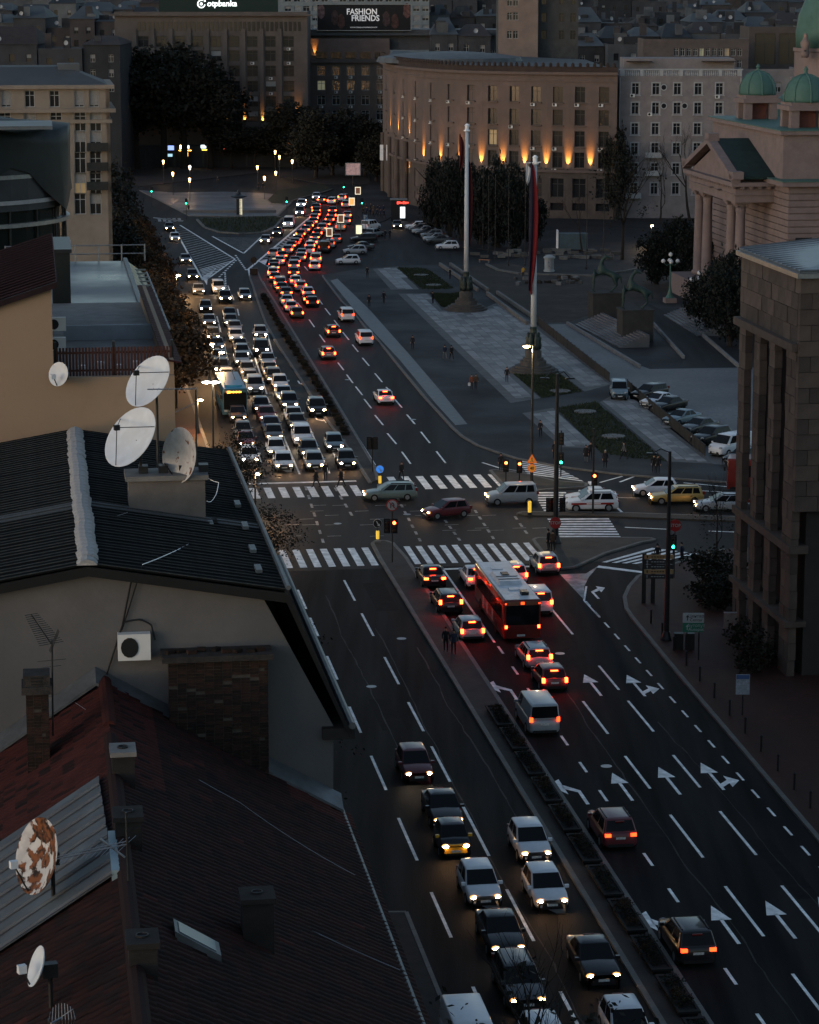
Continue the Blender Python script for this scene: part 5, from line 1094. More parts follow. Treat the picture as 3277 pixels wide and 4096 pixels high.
# ---------------------------------------------------------------- ochre house with terrace
OCH = mat('ochre_render', (0.26, 0.185, 0.125), 0.92, var=0.12, scale=0.6, bump=0.2, bscale=8, col2=(0.21, 0.155, 0.11), v2=0.2, s2=0.3)
s = 113.5; h3 = thing('ochre_house', 'ochre rendered house with a roof terrace behind a picket fence', 'building', RF(1, 122, 0))
dl = SP(209, 1300, s)[0]; zl = SP(209, 1138, s)[1]; dr = SP(700, 1600, s)[0]; zr = SP(500, 1506, s)[1]; zfl = zr - 0.25
P = [(-16, 0), (dl, 0), (dl, zl), (-16, zl - 5.5)]
MB().add([RF(d, s, z) for d, z in P] + [RF(d, s + 22, z) for d, z in P], [(0, 1, 2, 3), (4, 7, 6, 5), (1, 5, 6, 2), (0, 3, 7, 4), (3, 2, 6, 7)]).build('gable_wall', OCH, h3)
rbox(MB(), dl, dr, s, s + 0.4, 0, zr).build('terrace_wall', OCH, h3); rbox(MB(), dl, dr, s + .4, s + 29, 0, zfl).build('terrace_floor', CONC, h3)
rbox(MB(), dr - 0.3, dr, s + .4, s + 29, zfl, zfl + 0.9).build('side_parapet', OCH, h3)
for k in range(34): slab(MB(), (dr - .45, s + .2 + k * .85, zfl + .95), (dr + .35, s + .2 + k * .85, zfl + .8), (dr + .35, s + .95 + k * .85, zfl + .8), (dr - .45, s + .95 + k * .85, zfl + .95), 0.06).build('coping_tile', TILE[2], h3)
# magenta tiled roof above the gable wall
slab(MB(), (-16.2, s - .3, zl - 5.3), (dl + .25, s - .3, zl + .15), (dl + .25, s + 22, zl + .15), (-16.2, s + 22, zl - 5.3), 0.25).build('roof', mat('purple_roof', (0.014, 0.0065, 0.0085), 0.8, var=0.3, scale=1.0), h3)
for k in range(20): a_, b_ = RF(-16.2, s - .2 + k * 1.1, zl - 5.22), RF(dl + .2, s - .2 + k * 1.1, zl + .22); MB().tube([a_, b_], 0.06, 4).build('roof_roll', MATS['purple_roof'], h3)
# picket fence on the terrace
fs = s + 1.0; f0, z0_ = SP(222, 1470, fs); f1 = SP(690, 1470, fs)[0]; zt_ = SP(450, 1388, fs)[1]; z0_ = zfl
pf = thing('picket_fence', 'brown wooden picket fence along the roof terrace', 'fence', RF((f0 + f1) / 2, fs, z0_)); npk = 36
PKM = mat('brown_wood', (0.05, 0.02, 0.015), 0.8, var=0.25, scale=3)
pkm = MB().box((0, 0, (zt_ - z0_) / 2), (0.095, 0.03, zt_ - z0_)).mesh('picket', PKM)
for k in range(npk): inst('picket', pkm, RF(f0 + (k + .5) * (f1 - f0) / npk, fs, z0_) - pf.location, RZ, pf)
for z in (0.25, 0.8): rbox(MB(), f0, f1, fs + .02, fs + .07, z0_ + (zt_ - z0_) * z, z0_ + (zt_ - z0_) * z + .09).build('rail', PKM, pf)
for k in range(3): rbox(MB(), f0 + k * (f1 - f0) / 2 - .06, f0 + k * (f1 - f0) / 2 + .06, fs + .08, fs + .2, z0_, zt_ + .25).build('post', DARKM, pf)
# white storage on the terrace
sw = s + 14; a0, za = SP(255, 1356, sw); a1, zb_ = SP(620, 1297, sw)
rbox(MB(), a0, a1, sw, sw + .3, zfl, zb_).build('white_parapet', mat('pale_blue_wall', (0.2, 0.22, 0.24), 0.8, var=0.15, scale=1), h3)
# bathroom-size plant pots & chairs on the terrace
for k in range(5): MB().lathe([(0.14, 0), (0.2, 0.35), (0.17, 0.36)], RF(f0 + 1.2 + k * 0.8, fs + 2 + (k % 2), zfl), 8).build('plant_pot', WHITEP, h3)
c = at_s(241, 1498, 113.0); dish('small white dish bracketed on the ochre wall', c, 0.52, (-0.5, -0.8, 0.25), DISHW, Vector((c.x, c.y + .25, c.z - .4)), arms=False)
for k, (px, py) in enumerate(((226, 1320), (226, 1400))): aircon(h3, at_s(px, py, s + 5), RZ)
# flat roofed house behind with glazed edge
zz = 26.0; a = DS(G(282, 1268, zz)); b = DS(G(579, 1266, zz)); c_ = DS(G(522, 1042, zz)); e_ = DS(G(650, 1239, zz)); f_ = DS(G(580, 1023, zz))
hf = thing('flat_roof_house', 'house with a wet flat roof and a glazed strip along its street edge', 'building', RF(4, 158, 0))
sn, sf = a[1], c_[1]
rbox(MB(), -10, b[0], sn, sf, 0, zz - .15).build('walls', mat('dark_wall', (0.07, 0.075, 0.08), 0.85, var=0.2), hf)
rbox(MB(), -10, b[0] - .1, sn + .1, sf - .1, zz - .15, zz).build('roof', mat('wet_roof', (0.06, 0.068, 0.074), 0.4, var=0.3, scale=0.25, rv=0.2, bump=0.1, bscale=2, col2=(0.09, 0.1, 0.11), v2=0.15, s2=0.1), hf)
rbox(MB(), -10, b[0], sn - .1, sn + .1, zz - .4, zz + .12).build('roof_edge', ZINC, hf); rbox(MB(), b[0] - .15, b[0] + .1, sn, sf, zz - .3, zz + .2).build('roof_edge', ZINC, hf)
rbox(MB(), b[0], e_[0] + .2, sn + 1, sf + 1, 0, zz - 1.4).build('street_wall', MATS['dark_wall'], hf)
for k in range(13):
    s_ = sn + 1.2 + k * (sf - sn) / 13
    slab(MB(), (b[0] + .12, s_, zz - .1), (e_[0] + .15, s_, zz - 1.0), (e_[0] + .15, s_ + (sf - sn) / 13 - .12, zz - 1.0), (b[0] + .12, s_ + (sf - sn) / 13 - .12, zz - .1), 0.05).build('glass_pane', mat('dim_glass', (0.04, 0.06, 0.065), 0.2, var=0.2), hf)
    MB().box(RF((b[0] + e_[0]) / 2 + .15, s_ - .06, zz - .5), (e_[0] - b[0], 0.08, 0.1), RZ).build('glazing_bar', GREYM, hf)
MB().tube([RF(e_[0] + .3, sn + 1, zz - .9), RF(e_[0] + .3, sf + 1, zz - .9)], 0.07, 5).build('rail', WHITEF, hf)
for z in (0.5, 1.05): MB().tube([RF(-2, sf - .3, zz + z), RF(b[0] + 1.2, sf - .3, zz + z)], 0.04, 5).build('rail', GREYM, hf)
for k in range(7): MB().tube([RF(-2 + k * 1.5, sf - .3, zz), RF(-2 + k * 1.5, sf - .3, zz + 1.1)], 0.05, 5).build('rail_post', GREYM, hf)
# dark shaft at its left
dk0, zk = SP(207, 1012, sn - 1); dk1 = SP(284, 1200, sn - 1)[0]
sf_ = thing('dark_shaft', 'tall blank black shaft at the left of the wet flat roof', 'building', RF((dk0 + dk1) / 2, sn + 2, 0)); rbox(MB(), dk0, dk1, sn - 1, sn + 6, 0, zk).build('shaft', mat('black_clad', (0.012, 0.015, 0.015), 0.7, var=0.2), sf_); rbox(MB(), dk0 - .1, dk1 + .1, sn - 1.1, sn + 6.1, zk, zk + .2).build('cap', DARKM, sf_)
# round dark glass building with a tarpaulin on top
sg_ = 205.0; dg, zg = SP(268, 470, sg_); R_ = 11.0; cc = RF(dg - R_, sg_ + 4, 0)
rg = thing('round_glass_building', 'dark rounded glass building with a loose tarpaulin over its top', 'building', cc)
zz2 = [SP(200, y, sg_)[1] for y in (990, 880, 790, 690, 560)]
mb = MB().lathe([(R_ - .3, 0), (R_ - .3, zg - 1)], cc, 40); mb.build('glass_drum', mat('black_glass', (0.006, 0.01, 0.01), 0.2, var=0.2, scale=0.5), rg)
for z in zz2: MB().lathe([(R_ - .3, -.15), (R_ + .1, -.15), (R_ + .1, .15), (R_ - .3, .15)], (cc.x, cc.y, z), 40, cap=False).build('floor_band', GREYM if z != zz2[2] else WHITEF, rg)
MB().lathe([(R_ - .2, -1.6), (R_ + .02, -1.6), (R_ + .02, 1.6), (R_ - .2, 1.6)], (cc.x, cc.y, (zz2[2] + zz2[3]) / 2), 40, cap=False).build('spandrel_band', mat('grey_spandrel', (0.03, 0.035, 0.04), 0.6, var=0.2), rg)
for k in range(24):
    a_ = k * math.pi / 12; x, y = cc.x + (R_ - .2) * math.cos(a_), cc.y + (R_ - .2) * math.sin(a_); MB().tube([(x, y, 10), (x, y, zg - 1)], 0.09, 4).build('mullion', DARKM, rg)
mb = MB(); N_, M_ = 40, 10; random.seed(3)
ph = [random.uniform(0, 6.28) for _ in range(4)]
for j in range(M_ + 1):
    for k in range(N_):
        a_ = 2 * math.pi * k / N_; t = j / M_
        if t < 0.5: r = (R_ + 0.2) * (0.15 + t * 1.75); z = zg - 0.4 - 1.6 * t * t
        else: r = R_ + 0.35; z = zg - 0.8 - (t - 0.5) * (9 + 3 * math.sin(3 * a_ + ph[0]) + 2 * math.sin(7 * a_ + ph[1]))
        r += 0.3 * math.sin(9 * a_ + ph[2] + 2 * t) * t + 0.15 * math.sin(17 * a_ + ph[3] + 3 * t) * t; z += 0.25 * math.sin(5 * a_ + 3 * t)
        mb.v.append((cc.x + r * math.cos(a_), cc.y + r * math.sin(a_), z))
for j in range(M_):
    for k in range(N_): mb.f.append((j * N_ + k, j * N_ + (k + 1) % N_, (j + 1) * N_ + (k + 1) % N_, (j + 1) * N_ + k)); mb.m.append(0)
mb.build('tarpaulin', mat('dark_tarp', (0.009, 0.015, 0.0175), 0.6, var=0.3, scale=0.4, bump=0.3, bscale=1.5), rg, True)
c = at_s(20, 500, sg_ - 4); MB().box(c, (7, 8, 0.25), RZ).build('roof_plate', mat('pale_plate', (0.08, 0.092, 0.1), 0.5, var=0.3, scale=0.5), rg)
random.seed(11)
# ---------------------------------------------------------------- cream corner house
s = 325.0; CRM = mat('cream_render', (0.19, 0.162, 0.135), 0.92, var=0.14, scale=0.4, bump=0.15)
d1, zt = SP(437, 345, s); h4 = thing('cream_house', 'cream corner house with cornices and small balconies beyond the glass building', 'building', RF(0, s + 8, 0))
zc = SP(400, 440, s)[1]; d0 = SP(-260, 400, s)[0]; A, B = RF(d0, s), RF(d1, s); L = (B - A).length; H = []
for px in (-80, 24, 119, 218, 317, 376): dd = SP(px, 395, s)[0] - d0; zz = SP(px, 395, s)[1]; H.append((dd - .6, dd + .6, zz - 1.0, zz + 1.0, random.choice(('half', 'plain', 'blind')), None, WHITEF))
for py in (482, 568, 651, 733, 815):
    for px in (-90, 20, 120, 225, 321, 383):
        dd, zz = SP(px, py, s); dd -= d0; H.append((dd - .7, dd + .7, zz - 1.3, zz + 1.3, random.choice(('plain', 'plain', 'blind', 'half')), LITW if (px, py) == (321, 733) else None, WHITEF))
_, u, nrm, rz = facade(h4, A, B, 0, zt, H, CRM)
Cn = RF(d1, s + 18); L2 = 18.0
facade(h4, B, Cn, 0, zt, [(x - .6, x + .6, SP(383, py, s)[1] - 1.2, SP(383, py, s)[1] + 1.2, 'plain', None, WHITEF) for x in (4, 9, 14) for py in (395, 482, 568, 651, 733)], CRM)
MB().prism([(p.x, p.y) for p in (RF(d0, s + .46), RF(d1 - .46, s + .46), RF(d1 - .46, s + 18), RF(d0, s + 18))], 0, zt).build('rear_wall', CRM, h4)
for z, pr in ((zt, 0.6), (zc, 0.7), (SP(400, 560, s)[1] + 2.3, 0.25)): rbox(MB(), d0, d1 + pr, s - pr, s + 18, z - .25, z + .2).build('cornice', CRM, h4)
MB().hexa([RF(d0, s + .2, zt + .2), RF(d1 - .2, s + .2, zt + .2), RF(d1 - .2, s + 17, zt + .2), RF(d0, s + 17, zt + .2), RF(d0, s + 6, zt + 2.2), RF(d1 - 5, s + 6, zt + 2.2), RF(d1 - 5, s + 13, zt + 2.2), RF(d0, s + 13, zt + 2.2)]).build('roof', ROOFG, h4)
for px0, px1, y0 in ((230, 318, 255), (105, 222, 295), (12, 52, 290)): a_, z_ = SP(px0, y0, s + 5); b_ = SP(px1, y0, s + 5)[0]; rbox(MB(), a_, b_, s + 5, s + 9, zt + .3, z_).build('chimney', wallc[4], h4)
for py in (600, 678, 755): dd, zz = SP(390, py, s); c = RF(dd, s - .6, zz); MB().box(c, (2.6, 1.2, .15), RZ).box(RF(dd, s - 1.15, zz + .5), (2.6, .06, .9), RZ).build('balcony', DARKM, h4)
# ================================================================ vehicles
def paint(name, c, metal=0.0, rough=0.35): return mat('paint_' + name, c, rough, metal, var=0.06, scale=3, coat=0.35)
PC = {'white': paint('white', (0.5, 0.52, 0.55)), 'silver': paint('silver', (0.24, 0.26, 0.28), 0.2), 'grey': paint('grey', (0.13, 0.14, 0.15), 0.2), 'dark grey': paint('dark_grey', (0.05, 0.053, 0.058), 0.2), 'black': paint('black', (0.012, 0.012, 0.014), 0.0, 0.28), 'maroon': paint('maroon', (0.09, 0.02, 0.025)), 'red': paint('red', (0.22, 0.02, 0.015)), 'blue': paint('blue', (0.03, 0.05, 0.11)), 'blue grey': paint('blue_grey', (0.12, 0.17, 0.2), 0.2), 'gold': paint('gold', (0.34, 0.24, 0.08), 0.3), 'green grey': paint('green_grey', (0.12, 0.17, 0.17), 0.2), 'yellow': paint('yellow', (0.55, 0.28, 0.02)), 'cream': paint('cream', (0.5, 0.45, 0.33))}
CARG = mat('car_glass', (0.006, 0.007, 0.008), 0.1, var=0, spec=0.16)
TYRE = mat('tyre', (0.012, 0.012, 0.012), 0.85, var=0); RIM = mat('wheel_rim', (0.3, 0.31, 0.32), 0.35, 0.7, var=0)
HL_ON = mat('headlight_on', (0.9, 0.8, 0.65), 0.4, var=0, emit=(1.0, 0.55, 0.25), es=45.0)
HL_XEN = mat('headlight_on_white', (0.9, 0.85, 0.8), 0.4, var=0, emit=(1.0, 0.74, 0.48), es=45.0)
HL_OFF = mat('headlight_off', (0.25, 0.26, 0.27), 0.2, var=0)
HL_HALO = mat('headlight_halo', (0.6, 0.4, 0.2), 0.4, var=0, emit=(1.0, 0.4, 0.1), es=0.32)  # added orange glow on the lens rim, stands in for bloom
TL_ON = mat('brake_light_on', (0.4, 0.02, 0.01), 0.4, var=0, emit=(1.0, 0.03, 0.005), es=11.0)
TL_DIM = mat('tail_light_on', (0.4, 0.02, 0.01), 0.4, var=0, emit=(1.0, 0.045, 0.008), es=1.3)
TL_OFF = mat('tail_light_off', (0.12, 0.01, 0.008), 0.3, var=0)
PLATE = mat('plate', (0.45, 0.45, 0.44), 0.5, var=0.5, scale=14)
TAXI = mat('taxi_sign', (0.5, 0.45, 0.3), 0.5, var=0, emit=(1.0, 0.8, 0.5), es=0.12)
#        L     W     H    zt_f  zt_r  belt  xf0   xf1   xr1   xr0   (windscreen base / roof front / roof rear / rear window base, as a share of half length)
CT = {'hatchback': (3.95, 1.74, 1.5, .78, .95, .9, .52, .05, -.78, -.95), 'sedan': (4.5, 1.78, 1.45, .78, .98, .9, .46, .05, -.42, -.74), 'estate car': (4.6, 1.8, 1.5, .78, .98, .9, .48, .08, -.86, -.97), 'large car': (4.5, 1.86, 1.68, .95, 1.05, 1.03, .5, .1, -.8, -.96), 'minivan': (4.4, 1.82, 1.82, .95, 1.05, 1.08, .58, .22, -.90, -.98), 'van': (5.0, 1.95, 2.0, 1.05, 1.1, 1.15, .70, .42, -.97, -.995), 'city car': (2.75, 1.6, 1.54, .86, 1.0, 1.0, .62, .16, -.78, -.92), 'off-roader': (4.4, 1.85, 1.95, 1.15, 1.15, 1.17, .36, .26, -.95, -.98), 'pickup': (4.8, 1.85, 1.75, 1.0, 1.0, 1.05, .42, .14, -.25, -.33)}
CME = {}
def car_meshes(t):
    if t in CME: return CME[t]
    L, W, H, zf, zr, zb, xf0, xf1, xr1, xr0 = CT[t]; h = L / 2; w = W / 2; D = {}
    bm = bmesh.new()
    st = [(-1.0, .80, zr - .22), (-.97, .93, zr - .04), (-.85, .985, zr), (xr0 if t in ('sedan', 'pickup') else -.6, 1.0, max(zr, zb)), (0.0, 1.0, zb), (xf0 - .02, .99, zb), (xf0 + .12, .985, zb - .035), (.86, .955, zf - .02), (.955, .9, zf - .12), (1.0, .76, zf - .3)]
    rings = []
    for x, ws, zt in st:
        ww = w * ws; low = .24 if abs(x) < .9 else .3
        P = [(ww * .9, low), (ww, low + .16), (ww * 1.0, zt - .2), (ww * .965, zt - .06), (ww * .86, zt), (0, zt + .03)]
        ring = [bm.verts.new((x * h, -y, z)) for y, z in P] + [bm.verts.new((x * h, y, z)) for y, z in P[:-1][::-1]]
        rings.append(ring)
    n = len(rings[0])
    for a, b in zip(rings[:-1], rings[1:]):
        for i in range(n): bm.faces.new((a[i], b[i], b[(i + 1) % n], a[(i + 1) % n]))
    bm.faces.new(rings[0]); bm.faces.new(rings[-1][::-1])
    # cabin
    wb, wt = w * .94, w * (.77 if t not in ('van', 'off-roader', 'minivan') else .84); zb_ = zb - .04; zt_ = H - .05
    def ring(x0, x1, ww, z, c):
        return [(x1 - c, -ww), (x1, -ww + c), (x1, ww - c), (x1 - c, ww), (x0 + c, ww), (x0, ww - c), (x0, -ww + c), (x0 + c, -ww)], z
    R = []
    for (pts, z) in (ring(xr0 * h, xf0 * h, wb, zb_, .07), ring(xr1 * h, xf1 * h, wt, zt_, .07), ring(xr1 * h + .22, xf1 * h - .25, wt - .2, H, .1)):
        R.append([bm.verts.new((x, y, z)) for x, y in pts])
    for a, b in zip(R[:-1], R[1:]):
        for i in range(8): bm.faces.new((a[i], a[(i + 1) % 8], b[(i + 1) % 8], b[i]))
    bm.faces.new(R[-1])
    bmesh.ops.recalc_face_normals(bm, faces=bm.faces[:])
    bmesh.ops.bevel(bm, geom=[e_ for e_ in bm.edges if e_.is_manifold and e_.calc_face_angle(0) > .45], offset=.045, segments=2, affect='EDGES', profile=.5)
    me = bpy.data.meshes.new('body'); bm.to_mesh(me); bm.free(); me.materials.append(PC['white']); me.shade_smooth(); me.set_sharp_from_angle(angle=0.75); D['body'] = me
    def pane(p00, p10, p11, p01, n_, a0=.06, a1=.94, b0=.1, b1=.9, split=None):
        mb = MB(); P = [Vector(p) for p in (p00, p10, p11, p01)]; off = Vector(n_) * .012
        def q(a, b): return P[0].lerp(P[1], a).lerp(P[3].lerp(P[2], a), b) + off
        for (u0, u1) in (split or [(a0, a1)]): mb.sheet([q(u0, b0), q(u1, b0), q(u1, b1), q(u0, b1)])
        return mb.mesh('glass', CARG)
    F0, F1 = xf0 * h, xf1 * h; B0, B1 = xr0 * h, xr1 * h; c = .12
    D['windshield'] = pane((F0, -wb + .05, zb_), (F0, wb - .05, zb_), (F1, wt - .04, zt_), (F1, -wt + .04, zt_), Vector((zt_ - zb_, 0, F0 - F1)).normalized(), .0, 1.0, .1, .95)
    D['rear_window'] = pane((B0, wb - .06, zb_), (B0, -wb + .06, zb_), (B1, -wt + .05, zt_), (B1, wt - .05, zt_), Vector((-(zt_ - zb_), 0, B1 - B0)).normalized(), .02, .98, .14 if t != 'van' else .1, .92)
    sp = [(.06, .46), (.5, .93)] if t not in ('van', 'city car') else [(.72, .95)] if t == 'van' else [(.3, .92)]
    if t == 'estate car' or t == 'minivan': sp = [(.05, .27), (.3, .6), (.63, .94)]
    k = (wb - wt); nn = Vector((0, zt_ - zb_, k)).normalized()
    D['side_window_l'] = pane((B0 + c, wb, zb_), (F0 - c, wb, zb_), (F1 - .1, wt, zt_), (B1 + .1, wt, zt_), nn, b0=.14, b1=.92, split=sp)
    nn2 = Vector((0, -(zt_ - zb_), k)).normalized()
    me2 = pane((F0 - c, -wb, zb_), (B0 + c, -wb, zb_), (B1 + .1, -wt, zt_), (F1 - .1, -wt, zt_), nn2, b0=.14, b1=.92, split=[(1 - b, 1 - a) for a, b in sp]); D['side_window_r'] = me2
    rw = .32 if t not in ('off-roader', 'large car', 'van') else .36
    if t == 'city car': rw = .28
    mb = MB().lathe([(rw * .55, -.1), (rw, -.1), (rw, .1), (rw * .55, .1)], n=16, cap=False); mb.v = [(x, z, y + rw) for x, y, z in mb.v]; D['tyre'] = mb.mesh('tyre', TYRE)
    mb = MB().lathe([(0.02, -.085), (rw * .6, -.085), (rw * .6, .085), (0.02, .085)], n=12, cap=False); mb.v = [(x, z, y + rw) for x, y, z in mb.v]; D['rim'] = mb.mesh('rim', RIM)
    zh = zf - .2; xh = h * .955
    hm_ = MB(); nn_ = 8
    for j in range(5):
        ph_ = -math.pi / 2 + math.pi * j / 4
        for k in range(nn_):
            a_ = 2 * math.pi * k / nn_; hm_.v.append((xh - .03 + .15 * math.sin(ph_), .21 * math.cos(ph_) * math.cos(a_), zh + .04 + .125 * math.cos(ph_) * math.sin(a_)))
    for j in range(4):
        for k in range(nn_): hm_.f.append((j * nn_ + k, j * nn_ + (k + 1) % nn_, (j + 1) * nn_ + (k + 1) % nn_, (j + 1) * nn_ + k)); hm_.m.append(int(j == 3))
    D['headlight_l'] = D['headlight_r'] = hm_.mesh('headlight', [HL_OFF, HL_OFF], smooth=True)
    zq = zr - .14 if t not in ('minivan', 'van', 'estate car', 'off-roader') else zr + .0; tall = .075 if t in ('sedan', 'large car') else .14
    wl = .15 if tall < .1 else .09
    mb = MB().box((-h * .975, 0, zq), (.2, 2 * wl, 2 * tall)); D['taillight'] = mb.mesh('taillight', TL_OFF); D['_tl'] = (w * (.72 if wl > .1 else .83))
    D['_hl'] = w * .66
    bx = (B0 + B1) / 2 * .3 + B1 * .7; D['brake_light'] = MB().box((bx - .1, 0, zb_ + (zt_ - zb_) * .88), (.06, .46, .06)).mesh('brake_light', TL_OFF)
    D['plate_f'] = MB().box((h * 1.014, 0, .44), (.03, .5, .11)).mesh('number_plate', PLATE); D['plate_r'] = MB().box((-h * 1.003, 0, zr - .3), (.03, .5, .11)).mesh('number_plate', PLATE)
    D['grille'] = MB().hexa([(h * .9, -w * .8, .22), (h * 1.012, -w * .6, .22), (h * 1.012, w * .6, .22), (h * .9, w * .8, .22), (h * .9, -w * .7, .5), (h * 1.006, -w * .5, .5), (h * 1.006, w * .5, .5), (h * .9, w * .7, .5)]).mesh('grille', BLACK)
    D['bumper'] = MB().box((-h * .985, 0, .36), (.1, W * .74, .16)).mesh('rear_bumper', BLACK)
    D['mirror'] = MB().box((0, 0, 0), (.14, .2, .14)).mesh('mirror', BLACK); D['_mx'] = (F0 - .22, wb + .1, zb + .05)
    D['rail'] = MB().box(((F1 + B1) / 2, 0, H + .0), ((F1 - B1) * .8, .05, .06)).mesh('roof_rail', BLACK); D['_ry'] = wt - .1
    D['taxi'] = MB().hexa([(-.08, -.28, 0), (.08, -.28, 0), (.08, .28, 0), (-.08, .28, 0), (-.04, -.24, .14), (.04, -.24, .14), (.04, .24, .14), (-.04, .24, .14)]).mesh('taxi_sign', TAXI); D['_roof'] = ((F1 + B1) / 2, H)
    CME[t] = D; return D
ALLCARS = []
def car(t, colour, label, p, fwd, head=None, tail=None, lod=0, taxi=False, name=None, group=None):
    D = car_meshes(t); rz = math.atan2(fwd.y, fwd.x); L, W, H = CT[t][:3]
    root = thing(name or t.replace('-', '_').replace(' ', '_'), label, 'car' if t not in ('van', 'minivan') else 'van', (p.x, p.y, p.z), rz, group)
    w = W / 2; m = PC[colour]
    inst('body', D['body'], (0, 0, 0), 0, root, None, {0: m})
    for k in ('windshield', 'rear_window'): inst(k, D[k], (0, 0, 0), 0, root)
    inst('side_window', D['side_window_l'], (0, 0, 0), 0, root); inst('side_window', D['side_window_r'], (0, 0, 0), 0, root)
    for sx in (.31, -.31):
        for sy in (1, -1):
            o = inst('wheel', D['tyre'], (sx * L, sy * (w - .085), 0), 0, root)
            if lod == 0: inst('rim', D['rim'], (0, sy * 0.02, 0), 0, o)
    hm = {'on': HL_ON, 'xenon': HL_XEN}.get(head, HL_OFF)
    hh_ = {0: HL_HALO if head else HL_OFF, 1: hm}
    for sy in (1, -1): inst('headlight', D['headlight_l'], (0, sy * D['_hl'], 0), 0, root, None, hh_)
    tm = {'brake': TL_ON, 'dim': TL_DIM}.get(tail, TL_OFF)
    for sy in (1, -1): inst('taillight', D['taillight'], (0, sy * D['_tl'], 0), 0, root, None, {0: tm})
    if lod < 2 and t != 'van': inst('brake_light', D['brake_light'], (0, 0, 0), 0, root, None, {0: TL_ON if tail == 'brake' else TL_OFF})
    if lod < 2:
        if tail is None: inst('grille', D['grille'], (0, 0, 0), 0, root); inst('number_plate', D['plate_f'], (0, 0, 0), 0, root)
        else: inst('number_plate', D['plate_r'], (0, 0, 0), 0, root); inst('rear_bumper', D['bumper'], (0, 0, 0), 0, root)
        for sy in (1, -1): inst('mirror', D['mirror'], (D['_mx'][0], sy * D['_mx'][1], D['_mx'][2]), 0, root, None, {0: m})
    if t in ('estate car', 'large car') and lod == 0:
        for sy in (1, -1): inst('roof_rail', D['rail'], (0, sy * D['_ry'], 0), 0, root)
    if taxi: inst('taxi_sign', D['taxi'], (D['_roof'][0], 0, D['_roof'][1]), 0, root)
    ALLCARS.append(root); return root
def front_at(px, py, t, fwd, z=None):   # photo point midway between the headlights
    L = CT[t][0]; zz = CT[t][3] - .2; q = G(px, py, zz); return Vector((q.x, q.y, 0.006)) - fwd * (L / 2 * .96)
def rear_at(px, py, t, fwd):
    L = CT[t][0]; zz = CT[t][4] - .1; q = G(px, py, zz); return Vector((q.x, q.y, 0.006)) + fwd * (L / 2 * .96)
TYPES = {'h': 'hatchback', 's': 'sedan', 'e': 'estate car', 'u': 'large car', 'm': 'minivan', 'v': 'van', 'c': 'city car', 'g': 'off-roader', 'p': 'pickup'}
COLS = {'w': 'white', 's': 'silver', 'g': 'grey', 'd': 'dark grey', 'b': 'black', 'm': 'maroon', 'r': 'red', 'B': 'blue', 'y': 'yellow', 'o': 'gold', 'c': 'cream', 'n': 'blue grey', 'G': 'green grey'}
def lane_dir(pts):     # direction as a function of s from (d, s) samples
    pts = sorted(pts, key=lambda q: q[1])
    def f(s):
        a, b = pts[0], pts[-1]
        lo = [q for q in pts if q[1] <= s][-2:]; hi = [q for q in pts if q[1] > s][:2]; w_ = lo + hi
        if len(w_) < 2: return EV.copy()
        n = len(w_); ms = sum(q[1] for q in w_) / n; md = sum(q[0] for q in w_) / n
        den = sum((q[1] - ms) ** 2 for q in w_) or 1; k = sum((q[1] - ms) * (q[0] - md) for q in w_) / den
        return (EV + NV * max(-.8, min(.8, k))).normalized()
    return f
def lane(spec, sign, dirpts, labeler, head=None, tail=None, group=None, taxis=()):
    f = lane_dir(dirpts)
    for i, (px, py, tc) in enumerate(spec):
        t, c = TYPES[tc[0]], COLS[tc[1]]; q = G(px, py, .7); d, s = DS(q); fw = f(s) * sign
        p = front_at(px, py, t, fw) if sign < 0 else rear_at(px, py, t, fw)
        hd = head
        if head and (i * 7 + int(px)) % 3 == 0: hd = 'xenon'
        tl = tail
        if len(tc) > 2: tl = {'x': 'dim', 'X': 'brake', 'o': None}[tc[2]]
        lod = 0 if q.y < 190 else 1 if q.y < 330 else 2
        car(t, c, labeler(i, c, t, len(spec)), p, fw, hd, tl, lod, i in taxis, group=group)
# lanes towards the camera, nearest first
LB = [(1138, 1864, 'hw'), (1108, 1807, 'hw'), (1100, 1748, 'sd'), (1089, 1714, 'sB'), (1071, 1672, 'sm'), (1049, 1635, 'hd'), (1023.5, 1554, 'ms'), (1005, 1523, 'hg'), (992, 1488, 'hs'), (970, 1447, 'ss'), (971, 1416, 'hs'), (964, 1391, 'sd'), (946, 1352, 'sw'), (941, 1318, 'ss'), (925, 1291, 'sg'), (921, 1265, 'sb'), (903, 1194, 'ud'), (877, 1156, 'mw')]
LC = [(1262, 1862, 'hs'), (1240, 1812, 'hd'), (1213, 1757, 'mw'), (1192, 1703, 'sd'), (1180, 1675, 'sw'), (1162, 1619, 'ud'), (1140, 1587, 'sw'), (1124, 1543, 'hw'), (1100, 1517, 'ed'), (1083, 1488, 'ss'), (1075, 1451, 'ss'), (1048, 1400, 'gb'), (1044, 1339, 'hs')]
LD_ = [(1391, 1855, 'hd'), (1343, 1787, 'hn'), (1274, 1641, 'ub')]
LA = [(1001, 1840, 'hw'), (987, 1776, 'sm'), (975, 1737, 'hd'), (955, 1671, 'sd'), (911, 1517, 'hs'), (887, 1477, 'ud'), (880, 1438, 'sd'), (869, 1388, 'sg'), (854, 1347, 'hd'), (838, 1292, 'ss'), (824, 1235, 'hd'), (797, 1165, 'sg'), (772, 1106, 'hd'), (745, 1042, 'ss'), (702, 954, 'sw'), (680, 913, 'sd')]
LZ = [(754, 1355, 'hg'), (728, 1290, 'hd')]
DB = [(21.6, 225), (21.8, 234), (22.6, 260), (23.1, 280), (23.3, 301), (24.2, 322), (24.8, 336), (25.8, 362), (25.8, 374), (25.8, 390)]
